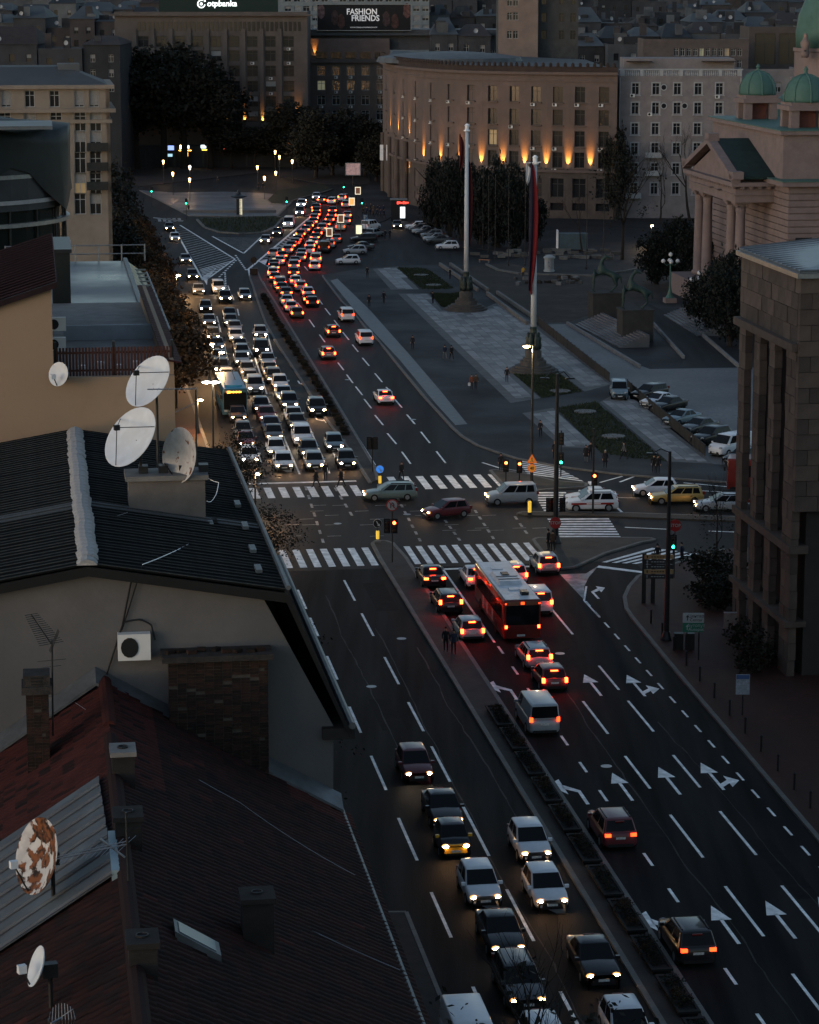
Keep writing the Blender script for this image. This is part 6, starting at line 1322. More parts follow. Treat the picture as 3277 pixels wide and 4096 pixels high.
ordn = lambda lane_: (lambda i, c, t, n: '%s %s, %s from crosswalk in %s' % (c, t, NUM[i], lane_))
lane(LB, -1, DB, ordn('second queue lane from the left'), 'on', group='queue of cars facing the camera')
lane(LC, -1, DB, ordn('third queue lane from the left'), 'on', group='queue of cars facing the camera')
lane(LD_, -1, DB, ordn('queue lane beside the median'), 'on', group='queue of cars facing the camera')
lane(LA, -1, DB, ordn('leftmost queue lane under the trees'), 'on', group='queue of cars facing the camera')
lane(LZ, -1, DB, lambda i, c, t, n: '%s %s half hidden under the kerb trees, %s' % (c, t, ('nearer one', 'farther one')[i]), 'on')
car('hatchback', 'silver', 'silver hatchback arriving alone behind the third queue lane, headlights on', front_at(983, 1187, 'hatchback', -EV), -EV, 'on', None, 2)
# jam going away (tail lights), nearest first
DT = [(34.1, 330), (34.1, 346), (34.9, 369), (35.4, 388), (38, 412), (41, 429), (44.3, 446), (47.4, 464), (50.3, 479), (52.4, 494), (54.5, 509), (60, 540)]
LT = [(1190, 1250, 'hd'), (1166, 1225, 'hw'), (1151, 1200, 'sw'), (1147, 1169, 'sd'), (1129, 1149, 'sd'), (1121, 1133, 'ms'), (1102, 1108, 'sd'), (1092, 1088, 'hw'), (1096, 1068, 'sd'), (1096, 1055, 'sd'), (1117, 1041, 'sw'), (1128, 1021, 'sd'), (1150, 997, 'hs'), (1163, 980, 'sd'), (1179, 969, 'hgx'), (1188, 956, 'sdx'), (1202, 934, 'hd'), (1221, 916, 'sg'), (1236, 900, 'hd'), (1252, 885, 'sg'), (1256, 870, 'hs'), (1264, 856, 'sd'), (1265, 841, 'hd'), (1263, 829, 'ud')]
LS = [(1251, 1207, 'hb'), (1239, 1194, 'hd'), (1234, 1168, 'hw'), (1204, 1143, 'es'), (1184, 1121, 'sw'), (1175, 1088, 'sd'), (1176, 1060, 'us'), (1180, 1043, 'sd'), (1202, 1027, 'hs'), (1206, 1011, 'ss'), (1237, 998, 'hw'), (1240, 980, 'hw'), (1251, 966, 'sw'), (1260, 947, 'sd'), (1270, 930, 'hd'), (1288, 911, 'us'), (1303, 895, 'sd'), (1319, 876, 'hg'), (1328, 859, 'hd'), (1330, 840, 'sd')]
LQ = [(1259, 1061, 'hw'), (1263, 1035, 'mc'), (1296, 990, 'vbx'), (1319, 974, 'esx'), (1344, 953, 'sgx'), (1361, 905, 'pcx'), (1384, 881, 'hs'), (1389, 859, 'ss'), (1383, 815, 'hs')]
lane(LT, 1, DT, lambda i, c, t, n: '%s %s, %s from back in left lane of braking cars' % (c, t, NUM[i]), None, 'brake', 'jam of braking cars', (1, 7, 9))
lane(LS, 1, DT, lambda i, c, t, n: '%s %s, %s from back in middle lane of braking cars' % (c, t, NUM[i]), None, 'brake', 'jam of braking cars', (4, 11))
lane(LQ, 1, DT, lambda i, c, t, n: '%s %s, %s from back in right lane of braking cars' % (c, t, NUM[i]), None, 'brake', 'jam of braking cars', (0,))
fw = (EV + NV * .35).normalized()
for px, py, t, c, lb in ((1325, 801, 'hatchback', 'white', 'white hatchback with bright brake lights at the far bend'), (1285, 797, 'sedan', 'dark grey', 'dark sedan left of the bright white hatchback at the far bend'), (1368, 789, 'estate car', 'white', 'white estate car farthest up the jam near the green signal')):
    car(t, c, lb, rear_at(px, py, t, fw), fw, None, 'brake', 2)
car('hatchback', 'silver', 'silver hatchback crawling beside jam at its left edge', rear_at(1092, 1010, 'hatchback', fw), fw, None, 'dim', 2)
for px, py, t, c, lb in ((1204, 818, 'large car', 'white', 'white large car, oncoming at the far bend beside the lawn bank'), (1198, 850, 'minivan', 'silver', 'silver minivan, oncoming over the far crosswalk'), (1152, 895, 'van', 'white', 'white van, oncoming past the round green island'), (1106, 933, 'sedan', 'dark grey', 'dark sedan, oncoming behind the leading silver car at the hatching'), (1059, 964, 'sedan', 'silver', 'silver sedan, leading the oncoming cars at the hatching'), (1264, 789, 'sedan', 'white', 'white sedan, last of the oncoming cars at the far bend')):
    f2 = -lane_dir(DT)(DS(G(px, py))[1] - 10); car(t, c, lb, front_at(px, py, t, f2), f2, 'xenon' if c == 'white' else 'on', None, 2)
# moving cars right of the far median
for px, py, t, c, tl, lb in ((1392, 1261, 'minivan', 'white', 'dim', 'white car driving away close to the square kerb, farther one'), (1336, 1324, 'hatchback', 'dark grey', 'brake', 'dark hatchback braking alone in the open middle lane'), (1466, 1354, 'minivan', 'white', 'dim', 'white car driving away close to the square kerb, nearer one'), (1316, 1412, 'hatchback', 'grey', 'brake', 'grey hatchback braking in the lane next to the median planters'), (1546, 1589, 'sedan', 'white', 'brake', 'white sedan driving away across the lane dashes, nearest of the moving cars')):
    car(t, c, lb, rear_at(px, py, t, EV), EV, None, tl, 1)
# cars and bus waiting on the near right carriageway
for px, py, t, c, tl, tx, lb in ((1740, 2312, 'sedan', 'black', 'brake', 0, 'black sedan first at the stop line beside the near median'), (1804, 2414, 'estate car', 'black', 'brake', 0, 'black estate car second in the lane beside the near median'), (1891, 2522, 'hatchback', 'silver', 'brake', 0, 'silver rounded hatchback third in the lane beside the near median'), (1917, 2313, 'sedan', 'white', 'brake', 0, 'white sedan half hidden in front of the red bus'), (2068, 2298, 'hatchback', 'white', 'brake', 1, 'white taxi at the stop line right of the red bus'), (2197, 2260, 'hatchback', 'silver', 'brake', 1, 'grey taxi farthest right at the stop line'), (2165, 2415, 'minivan', 'white', 'brake', 0, 'white car behind the taxi on the right of the red bus'), (2159, 2634, 'estate car', 'silver', 'brake', 0, 'silver estate car with bright brake lights behind the red bus'), (2220, 2719, 'hatchback', 'maroon', 'brake', 0, 'dark red hatchback close behind the silver estate car'), (2179, 2884, 'van', 'silver', 'dim', 0, 'pale blue van alone in the lane beside the near median'), (2483, 3337, 'large car', 'maroon', 'dim', 0, 'dark red car passing the planters on the near right carriageway'), (2794, 3796, 'large car', 'black', 'dim', 0, 'black car with thin red tail lights at the lower right')):
    car(t, c, lb, rear_at(px, py, t, EV), EV, None, tl, 0, bool(tx))
for px, py, t, c, hd, lb in ((1677, 3098, 'hatchback', 'maroon', 'xenon', 'dark red hatchback leading the oncoming cars on the near left carriageway'), (1795, 3283, 'sedan', 'black', 'on', 'black car between the dark red and yellow-fronted oncoming cars'), (1824, 3388, 'city car', 'yellow', 'on', 'tiny black and yellow car with bright headlights'), (1943, 3592, 'hatchback', 'white', 'on', 'white hatchback right behind the tiny yellow car'), (2035, 3796, 'sedan', 'black', 'xenon', 'black sedan behind the white hatchback under the bare twigs'), (2113, 4005, 'estate car', 'dark grey', 'on', 'dark grey car seen through the twigs at the bottom edge'), (2146, 3416, 'hatchback', 'white', 'on', 'white car with double headlights, first in the oncoming lane by the median'), (2210, 3607, 'hatchback', 'white', 'on', 'white car with dark grille, second in the oncoming lane by the median'), (2415, 3907, 'sedan', 'black', 'on', 'black sedan with chrome grille in the oncoming lane by the median'), (2545, 4178, 'hatchback', 'white', 'on', 'pale blue car cut off at the bottom in the lane by the median'), (2215, 4245, 'hatchback', 'white', 'on', 'white car roof cut off at the bottom beside the twigs'), (1917, 4255, 'van', 'white', 'on', 'white van roof behind twigs at the bottom left of the street')):
    car(t, c, lb, front_at(px, py, t, -EV), -EV, hd, None, 0)
# the small car's black roof over a yellow nose
ct = [o for o in ALLCARS if o.name.startswith('city_car')][0]
ct.children[0].material_slots[0].material = PC['black']
MB().hexa([(1.0, -.74, .34), (1.41, -.58, .34), (1.41, .58, .34), (1.0, .74, .34), (1.0, -.72, .84), (1.36, -.56, .78), (1.36, .56, .78), (1.0, .72, .84)]).build('front_panel', PC['yellow']).parent = ct
# cross traffic: from front and rear wheel pixels
def by_wheels(pf, pr): a, b = G(*pf), G(*pr); return (a + b) / 2 + Vector((0, 0, .006)), (a - b).normalized()
for pf, pr, t, c, hd, lb in (((1495, 1999), (1624, 1996), 'estate car', 'green grey', 'on', 'greenish estate car with roof rails crossing past the keep-left bollard'), ((1722, 2074), (1848, 2062), 'hatchback', 'maroon', 'on', 'dark red hatchback turning in the middle of the junction'), ((1989, 2016), (2103, 2013), 'minivan', 'silver', 'on', 'silver boxy car crossing the junction by the striped crossing'), ((2298, 2042), (2430, 2040), 'large car', 'white', None, 'white police car with a dark red side stripe and roof bar'), ((2305, 2016), (2420, 2014), 'sedan', 'white', None, 'white car half hidden behind the police car'), ((2566, 1980), (2680, 1979), 'hatchback', 'white', 'on', 'white hatchback waiting in the upper lane of the cross street'), ((2644, 2012), (2766, 2010), 'estate car', 'gold', 'on', 'gold estate car waiting in the cross street'), ((2822, 2042), (2952, 2042), 'estate car', 'silver', 'on', 'silver estate car half hidden by the stone building')):
    p, f2 = by_wheels(pf, pr); o = car(t, c, lb, p, f2, hd, None, 0)
    if 'police' in lb:
        w = CT[t][1] / 2
        for sy in (1, -1): MB().box((0, sy * (w + .012), .74), (3.6, .02, .16)).build('side_stripe', PC['red']).parent = o; MB().box((-.1, sy * (w + .026), .74), (1.2, .01, .07)).build('side_lettering', WHITEP).parent = o
        MB().box((.0, 0, 1.78), (.3, 1.1, .13)).build('light_bar', WHITEP).parent = o
# parked cars on the cobbles
fd = (G(2822, 1824) - G(2400, 1493)); fd.z = 0; fd.normalize(); pk = Vector((-abs(fd.y), -abs(fd.x) * 0.35, 0)).normalized()
pk = (G(2700, 1700) - G(2760, 1694)); pk.z = 0; pk = (pk.normalized() + Vector((0, -.35, 0))).normalized()
for px, py, t, c, lb in ((2598, 1590, 'estate car', 'black', 'black car farthest up in the row parked on the cobbles'), (2634, 1624, 'sedan', 'white', 'white car second in the row parked on the cobbles'), (2674, 1640, 'sedan', 'black', 'black sedan third in the row parked on the cobbles'), (2727, 1694, 'sedan', 'blue grey', 'blue-grey sedan fourth in the row parked on the cobbles'), (2797, 1728, 'sedan', 'dark grey', 'dark sedan fifth in the row parked on the cobbles'), (2846, 1772, 'large car', 'black', 'black car sixth in the row parked on the cobbles'), (2925, 1815, 'van', 'white', 'white panel van parked at the end of the cobbles'), (2975, 1850, 'sedan', 'dark grey', 'dark car nose beside the white panel van')):
    q = G(px, py, Z1); car(t, c, lb, Vector((q.x, q.y, Z1 + .006)), pk, None, None, 1, group='cars parked on the cobbles')
q = G(2476, 1590, Z1); f2 = (G(2476, 1640) - G(2450, 1570)); f2.z = 0; car('minivan', 'blue grey', 'blue-grey car parked on the stone band facing the camera', Vector((q.x, q.y, Z1 + .04)), f2.normalized(), None, None, 1)
for px, py, t, c, fx, lb in ((1392, 1056, 'hatchback', 'white', -1, 'white car side-on nearest the road in the far left parking row'), (1420, 1016, 'hatchback', 'silver', -1, 'grey car side-on second in the far left parking row'), (1444, 1000, 'sedan', 'dark grey', -1, 'dark car side-on third in the far left parking row'), (1456, 967, 'estate car', 'black', -1, 'black long car side-on fourth in the far left parking row'), (1484, 918, 'minivan', 'white', 1, 'white boxy car by the lit advert panel'), (1500, 946, 'hatchback', 'silver', 1, 'silver hatchback squeezed behind the black long car'), (1789, 1000, 'hatchback', 'white', -1, 'white hatchback nearest in the far right parking row'), (1756, 976, 'sedan', 'dark grey', -1, 'dark sedan second in the far right parking row'), (1742, 967, 'sedan', 'silver', -1, 'silver sedan third in the far right parking row'), (1727, 954, 'hatchback', 'grey', -1, 'grey hatchback fourth in the far right parking row'), (1711, 945, 'sedan', 'black', -1, 'black sedan fifth in the far right parking row'), (1697, 937, 'sedan', 'silver', -1, 'silver sedan sixth in the far right parking row'), (1678, 930, 'hatchback', 'dark grey', -1, 'dark hatchback seventh in the far right parking row'), (1664, 920, 'hatchback', 'white', -1, 'white hatchback farthest in the far right parking row')):
    q = G(px, py, .0); z_ = .12 if 1640 < px else .006; f2 = Vector((fx, -.12, 0)).normalized() if fx < 0 else Vector((.5, .86, 0)); car(t, c, lb, Vector((q.x, q.y, z_)), f2, None, None, 2, group='cars in the far parking rows')
f2 = Vector((.02, -1, 0)).normalized(); car('sedan', 'dark grey', 'dark car with headlights on, coming through the parking aisle', front_at(1590, 904, 'sedan', f2), f2, 'on', None, 2)
# ================================================================ buses
def bus(label, p, fwd, L, side, roofm, kind):
    rz = math.atan2(fwd.y, fwd.x); r = thing('city_bus', label, 'bus', p, rz); W, H = 2.55, 3.0; h = L / 2
    def B(name, c, dm, m): o = MB().box(c, dm).build(name, m); o.parent = r; return o
    bm = bmesh.new(); bmesh.ops.create_cube(bm, size=1.0); bmesh.ops.scale(bm, vec=(L, W, H - .35), verts=bm.verts); bmesh.ops.translate(bm, vec=(0, 0, .35 + (H - .35) / 2), verts=bm.verts)
    bmesh.ops.bevel(bm, geom=[e for e in bm.edges if e.verts[0].co.z > 1 or e.verts[1].co.z > 1], offset=.12, segments=3, affect='EDGES', profile=.5)
    me = bpy.data.meshes.new('body'); bm.to_mesh(me); bm.free(); me.materials.append(side); me.shade_smooth(); me.set_sharp_from_angle(angle=.6); inst('body', me, (0, 0, 0), 0, r)
    B('roof', (0, 0, H + .012), (L - .25, W - .25, .03), roofm)
    n = 7
    for sy in (1, -1):
        for k in range(n): B('side_window', (-h + .8 + (k + .5) * (L - 1.6) / n, sy * W / 2, 1.95), ((L - 1.6) / n - .1, .03, 1.0), CARG)
        B('skirt', (0, sy * W / 2, .45), (L - .6, .04, .2), BLACK)
    for sx in (h - 2.6, -h + 3.2):
        for sy in (1, -1):
            mb = MB().lathe([(.2, -.14), (.48, -.14), (.48, .14), (.2, .14)], n=18); mb.v = [(sx + x, sy * (W / 2 - .12) + z, y + .48) for x, y, z in mb.v]; mb.build('wheel', TYRE).parent = r
    B('windshield', (h + .005, 0, 1.75), (.03, W - .25, 1.75), CARG); B('rear_window', (-h - .005, 0, 1.95), (.03, W - .3, 1.35), CARG)
    for sy in (1, -1):
        B('headlight', (h + .01, sy * .95, .75), (.06, .34, .2), HL_OFF if kind != 'front' else HL_OFF); B('mirror', (h + .2, sy * 1.4, 2.2), (.15, .2, .4), BLACK)
        B('taillight', (-h - .01, sy * 1.12, 1.15), (.06, .16, .2), TL_ON if kind == 'rear' else TL_OFF)
        B('marker_light', (-h - .005, sy * 1.15, 2.75), (.05, .1, .08), TL_DIM if kind == 'rear' else TL_OFF)
    B('number_plate', (-h - .02, 0.1, .55), (.03, .55, .14), PLATE)
    return r
RBUS = mat('bus_red', (0.11, 0.012, 0.01), 0.35, var=0.12, scale=1.5, coat=.3); GRBUS = mat('bus_roof_grey', (0.55, 0.56, 0.58), 0.5, var=0.25, scale=0.8); BLBUS = mat('bus_blue', (0.02, 0.16, 0.27), 0.4, var=0.1)
q = G(2090, 2556, .3); b1 = bus('red city bus with a grey roof waiting among the cars at the near crossing', Vector((q.x, q.y, .006)) + EV * 6, EV, 12.0, RBUS, GRBUS, 'rear')
for x0, x1, y0, y1, hh in ((-1.6, 2.2, -.85, .85, .22),): MB().hexa([(x0, y0, 3.03), (x1, y0, 3.03), (x1, y1, 3.03), (x0, y1, 3.03), (x0 + .3, y0 + .15, 3.03 + hh), (x1 - .3, y0 + .15, 3.03 + hh), (x1 - .3, y1 - .15, 3.03 + hh), (x0 + .3, y1 - .15, 3.03 + hh)]).build('roof_unit', GRBUS).parent = b1
for c, dm, m_ in (((.9, 0, 3.29), (.9, .5, .06), BLACK), ((-.7, 0, 3.27), (.08, 1.5, .04), BLACK), ((.1, 0, 3.27), (.08, 1.5, .04), BLACK), ((3.6, .1, 3.05), (.7, .8, .08), GRBUS), ((-2.9, .0, 3.05), (.7, .8, .08), GRBUS), ((-4.4, -.4, 3.15), (.8, .5, .25), DARKM), ((-6.01, 0, .95), (.04, 2.2, .5), RBUS), ((-6.03, 0, 2.78), (.03, .25, .18), mat('bus_code', (.3, .05, .02), .5, var=0, emit=(1, .08, .01), es=.5))): MB().box(c, dm).build('roof_hatch' if c[2] > 3 else 'rear_panel', m_).parent = b1
for x, z, a in ((2.2, 1.0, .5), (.6, .9, -.4), (-1.5, .95, .5)): MB().box((x, 1.285, z), (.5, .012, .9), 0).build('advert_print', mat('bus_ad', (.3, .2, .18), .5, var=.5, scale=2)).parent = b1
q = G(941, 1660, .3); b2 = bus('blue-roofed city bus with an orange route display in the leftmost queue lane', Vector((q.x, q.y, .006)) + EV * 6, -EV, 12.0, mat('bus_dark_teal', (0.02, 0.06, 0.08), .4, var=.1), BLBUS, 'front')
LED = mat('led_orange', (.3, .12, .02), .5, var=0, emit=(1, .32, .03), es=1.6)
MB().box((6.03, -.62, 2.68), (.03, .36, .22)).build('route_number', LED).parent = b2
for k in range(7): MB().box((6.03, -.3 + k * .15, 2.68), (.03, .1, .15 + .04 * (k % 2))).build('route_letter', LED).parent = b2
MB().box((3.5, 0, 3.1), (2.4, 1.7, .2)).build('roof_unit', BLBUS).parent = b2
for sy in (-.5, .5): MB().tube([(0, sy, 3.05), (-4, sy * .8, 3.5)], .03, 5).build('trolley_pole', BLACK).parent = b2
q = G(2916, 1972, 0); cdir = (G(2500, 1950) - G(2913, 1962)); cdir.z = 0; cdir.normalize(); bus('red bus nose showing from behind the stone building in the cross street', Vector((q.x, q.y, .006)) - cdir * 6 + Vector((0, 1.3, 0)), cdir, 12.0, RBUS, RBUS, 'side')
# ================================================================ trees
def leafcloud(R, n_cl, n_leaf, size, seed, squash=(1, 1, 1), hollow=.35, sub=1.5):
    rnd = random.Random(seed); V = []; F = []
    for _ in range(n_cl):
        while True:
            x, y, z = rnd.uniform(-1, 1), rnd.uniform(-1, 1), rnd.uniform(-1, 1); r = math.sqrt(x * x + y * y + z * z)
            if hollow < r < 1: break
        k = 1 + .18 * math.sin(5 * math.atan2(y, x) + seed) + .1 * math.sin(4 * z + seed)
        cx, cy, cz = x * R * squash[0] * k, y * R * squash[1] * k, z * R * squash[2]
        cr = sub * rnd.uniform(.5, 1.1)
        for _ in range(n_leaf):
            px, py, pz = cx + rnd.gauss(0, cr * .5), cy + rnd.gauss(0, cr * .5), cz + rnd.gauss(0, cr * .4)
            s = size * rnd.uniform(.55, 1.3); u = Vector((rnd.gauss(0, 1), rnd.gauss(0, 1), rnd.gauss(0, .6))).normalized(); v = u.cross(Vector((rnd.gauss(0, 1), rnd.gauss(0, 1), rnd.gauss(0, 1)))).normalized()
            o = len(V); V += [(px - u.x * s, py - u.y * s, pz - u.z * s), (px + v.x * s * .6, py + v.y * s * .6, pz + v.z * s * .6), (px + u.x * s, py + u.y * s, pz + u.z * s), (px - v.x * s * .6, py - v.y * s * .6, pz - v.z * s * .6)]; F.append((o, o + 1, o + 2, o + 3))
    return V, F
def raw_mesh(name, V, F, m):
    me = bpy.data.meshes.new(name); me.from_pydata(V, [], F); me.materials.append(m); me.update(); return me
def branchy(seed, H, spread, levels=4, r0=.22, up=.6, trunk=.3, n0=6):
    rnd = random.Random(seed); mb = MB()
    def grow(p, d, L, r, lv):
        q = p; path = [p]; R = [r]
        for k in range(3):
            d = (d + Vector((rnd.gauss(0, .14), rnd.gauss(0, .14), rnd.gauss(.05, .1)))).normalized(); q = q + d * L / 3; path.append(q); R.append(r * (1 - .2 * (k + 1)))
        mb.tube(path, R, 5 if lv > 1 else 3, cap=False)
        if lv == 0: return
        for k in range(rnd.randint(3, 4) if lv > 1 else rnd.randint(3, 5)):
            t = rnd.uniform(.45, 1); i = min(2, int(t * 3)); o = path[i].lerp(path[i + 1], t * 3 - i); a = rnd.uniform(0, 6.28); s = rnd.uniform(.4, .9) * spread
            nd = (d + Vector((math.cos(a) * s, math.sin(a) * s, rnd.uniform(-.1, up)))).normalized(); grow(o, nd, L * rnd.uniform(.5, .75), r * .45, lv - 1)
    grow(Vector((0, 0, 0)), Vector((0, 0, 1)), H * .5, r0, levels)
    return mb
BARK = mat('bark', (0.022, 0.018, 0.015), 0.95, var=0.35, scale=2, bump=0.6, bscale=10)
LF = {k: mat('leaf_' + k, c, 0.75, var=0.5, scale=0.5, col2=c2, v2=0.2, s2=0.3) for k, c, c2 in (('dark', (0.017, 0.016, 0.011), (0.01, 0.011, 0.008)), ('autumn', (0.04, 0.024, 0.011), (0.022, 0.014, 0.008)), ('green', (0.01, 0.013, 0.008), (0.013, 0.011, 0.007)), ('conifer', (0.007, 0.01, 0.008), (0.005, 0.007, 0.0055)), ('shrub', (0.017, 0.015, 0.009), (0.011, 0.009, 0.006)))}
CROWN = []
for sd, R, sq in ((1, 4.6, (1, 1, .95)), (2, 4.6, (1.1, .95, .85)), (3, 4.4, (.95, 1.05, 1.05))):
    V, F = leafcloud(R, 170, 30, .3, sd, sq, .3, 1.25); CROWN.append(raw_mesh('crown', V, F, LF['dark']))
TRK = []
for sd in (1, 2, 3):
    mb = MB(); rnd = random.Random(sd); mb.tube([(0, 0, 0), (.1, .05, 1.6), (0, .1, 3.4), (.1, 0, 5.2)], [.34, .27, .22, .12], 8)
    for k in range(7):
        a = k * .9 + sd; z = 2.6 + k * .42; mb.tube([(0, 0, z), (math.cos(a) * 1.3, math.sin(a) * 1.3, z + 1.1), (math.cos(a) * 2.8, math.sin(a) * 2.8, z + 2.6)], [.13, .08, .03], 5)
    TRK.append(mb.mesh('trunk', BARK))
def tree(label, p, h, r, leaf='dark', name='tree', var=None, group=None, lean=(0, 0), zc=.62):
    i = (int(abs(p[0]) * 7 + abs(p[1]) * 3) % 3) if var is None else var; rt_ = thing(name, label, 'tree', p, 0, group)
    k = h / 10.0; a = random.uniform(0, 6.28)
    inst('trunk', TRK[i], (0, 0, 0), a, rt_, (k * 1.05, k * 1.05, k * 1.15)); inst('crown', CROWN[i], (lean[0], lean[1], h * zc), a, rt_, (r / 4.5, r / 4.5, h * (1 - zc) / 4.4), {0: LF[leaf]})
    return rt_
PK_ = [(440, 625, 24, 8), (525, 640, 27, 8.5), (610, 632, 28, 9), (700, 640, 29, 9), (790, 630, 29, 9), (880, 640, 24, 8), (965, 632, 11, 6), (1050, 640, 10, 5.5), (1130, 634, 10, 5.5), (1200, 645, 16, 6.5)]
for i, (px, py, h, r) in enumerate(PK_):
    q = G(px, py); tree('tall dark park tree, %s from the left before the bank building' % NUM[i], (q.x, min(q.y, 628), .1), h, r, 'dark', 'park_tree', group='park trees before the bank building', zc=.66)
for i, (px, py, h, r) in enumerate(((1262, 715, 15, 6), (1330, 702, 14, 6), (1398, 700, 15, 6), (1462, 705, 13, 5.5), (1505, 726, 10, 4))):
    q = G(px, py); tree('dark tree, %s from the left between the park and the curved building' % NUM[i], (q.x, q.y, .1), h, r, 'dark' if i % 2 else 'autumn' if False else 'dark', 'park_tree', group='trees beside the curved building', zc=.58)
for i in range(13):
    s = 272 + i * 11.5; d = 13.6 + .004 * (s - 240) + random.uniform(-.3, .3); p = RF(d, s, .12)
    tree('autumn street tree, %s from the crossing along the left kerb' % NUM[i], (p.x, p.y, .12), random.uniform(8.8, 10.2), random.uniform(3.0, 3.6), 'autumn', 'street_tree', group='autumn street trees along the left kerb', zc=.6)
for i, (d, s, h) in enumerate(((9.5, 352, 13), (11, 376, 12), (10, 398, 14), (12, 420, 13), (9, 440, 14), (12, 462, 13), (6, 470, 14), (4, 410, 13), (3, 440, 15))):
    p = RF(d, s, .12); tree('dark tree, %s in the clump right of the cream house' % NUM[i], (p.x, p.y, .12), h, 4.6, 'dark', 'street_tree', group='trees by the cream house')
# near plane trees on the left kerb
VN, FN = leafcloud(4.0, 130, 40, .13, 9, (1, 1, .9), .2, 1.3); SPARSE = raw_mesh('crown', VN, FN, LF['green'])
br = branchy(5, 9, .9, 3, .2).mesh('trunk', BARK)
for d, s, h, dx, lb in ((13.0, 208, 8.4, 2.2, 'leafy plane tree on the left kerb at the far side of the near crossing'), (13.1, 187, 6.4, 2.6, 'smaller leafy plane tree on the left kerb below the zebra crossing')):
    p = RF(d, s, .12); r_ = thing('plane_tree', lb, 'tree', p); inst('trunk', br, (0, 0, 0), 0, r_, (h / 9,) * 3); c = NV * dx; inst('crown', SPARSE, (c.x, c.y, h * .62), .7, r_, (.72, .72, h * .4 / 4))
# bare trees
BT = [branchy(sd, 13, .85, 4, .24).mesh('branches', BARK) for sd in (21, 22, 23)]
VB, FB = leafcloud(4.2, 50, 10, .16, 31, (1, 1, 1), .3, 1.0); FEW = raw_mesh('last_leaves', VB, FB, LF['autumn'])
def bare(label, p, h, i, leaves=False):
    r_ = thing('bare_tree', label, 'tree', p); inst('branches', BT[i], (0, 0, 0), i * 1.3, r_, (h / 13,) * 3)
    if leaves: inst('last_leaves', FEW, (0, 0, h * .62), 0, r_, (h / 13,) * 3, {0: LF[leaves]})
for d, s, h, i, lb in ((16.0, 83, 11.5, 0, 'bare tree with a few leaves rising at the bottom edge of the street'), (12.6, 146, 9, 1, 'bare tree in the dark pavement left of the lead oncoming car'), (12.4, 126, 8, 2, 'bare tree in the dark between tiled house and yellow-fronted car')):
    bare(lb, RF(d, s, .12), h, i, 'dark')
for px, py, h, i, lb, lf in ((2862, 2262, 6.5, 0, 'small bare tree at the corner of the dark stone building', 'dark'), (2490, 1042, 18, 1, 'tall bare tree in front of the curved building right end', 'dark'), (2760, 885, 17, 2, 'tall bare tree before the grey apartment house', False), (2640, 900, 12, 0, 'lower bare tree left of the parliament portico', False), (2330, 1010, 10, 2, 'bare tree behind the blue site container', False)):
    q = G(px, py); bare(lb, (q.x, q.y, .12), h, i, lf)
q = G(2465, 880); tree('slim poplar with dark leaves at the right end of the curved building', (q.x, q.y, .1), 17, 2.6, 'dark', 'poplar', zc=.55)
# conifers
def conifer(label, p, h, r, group=None):
    tree(label, p, h, r * .74, 'conifer', 'conifer', None, group, (0, 0), .52)
for i, (px, py, h, r) in enumerate(((1745, 935, 13, 3.6), (1800, 948, 14, 3.4), (1850, 965, 15, 4.2), (1925, 980, 13, 4), (1990, 990, 15, 4.6), (2060, 1000, 14, 4.5), (2130, 985, 9, 3))):
    q = G(px, py); conifer('dark conifer, %s from the left before the curved building' % NUM[i], (q.x, q.y, .1), h, r, 'conifers before the curved building')
for i, (px, py, h, r, lb) in enumerate(((2625, 1140, 8, 3.6, 'dark yew behind the globe lamp'), (2700, 1130, 10, 4, 'dark yew left of the portico columns'), (2780, 1150, 9, 3.6, 'dark yew at the foot of the portico'), (2800, 1290, 6, 3, 'dark yew beside the steps of the portico'), (2860, 1340, 8.5, 3.6, 'tallest dark yew in front of the portico'), (2920, 1390, 10, 4, 'dark yew next to the stone building'), (2960, 1330, 11, 4, 'dark yew half hidden by the stone building'), (2890, 1240, 7, 3.4, 'dark yew deep in the clump before the portico'))):
    q = G(px, py); conifer(lb, (q.x, q.y, .12), h, r)
# shrubs, hedges
VS, FS = leafcloud(1.0, 60, 14, .1, 12, (1, 1, .8), .1, .3); SHR = raw_mesh('foliage', VS, FS, LF['shrub'])
STM = MB().tube([(0, 0, -.6), (0, 0, .2)], .05, 5).mesh('stem', BARK)
def shrub(label, p, r, leaf='shrub', group=None, name='shrub'):
    t = thing(name, label, 'shrub', p, 0, group); inst('foliage', SHR, (0, 0, r * .8), random.uniform(0, 6), t, (r, r, r), {0: LF[leaf]}); inst('stem', STM, (0, 0, .2), 0, t, (1, 1, r)); return t
for i, (px, py, r) in enumerate(((2830, 2330, 1.6), (2870, 2350, 1.7), (2915, 2372, 1.8), (2850, 2400, 1.6), (2905, 2430, 1.7), (2840, 2440, 1.4))):
    shrub('hedge bush, %s in the clump against the stone building' % NUM[i], G(px, py, .13), r, 'green', 'hedge bushes by the stone building')
for i, (px, py, r) in enumerate(((2985, 2600, 1.3), (3040, 2660, 1.4), (3000, 2690, 1.2))):
    shrub('low bush, %s along the foot of the pilasters' % NUM[i], G(px, py, .13), r, 'shrub', 'bushes at the pilasters')
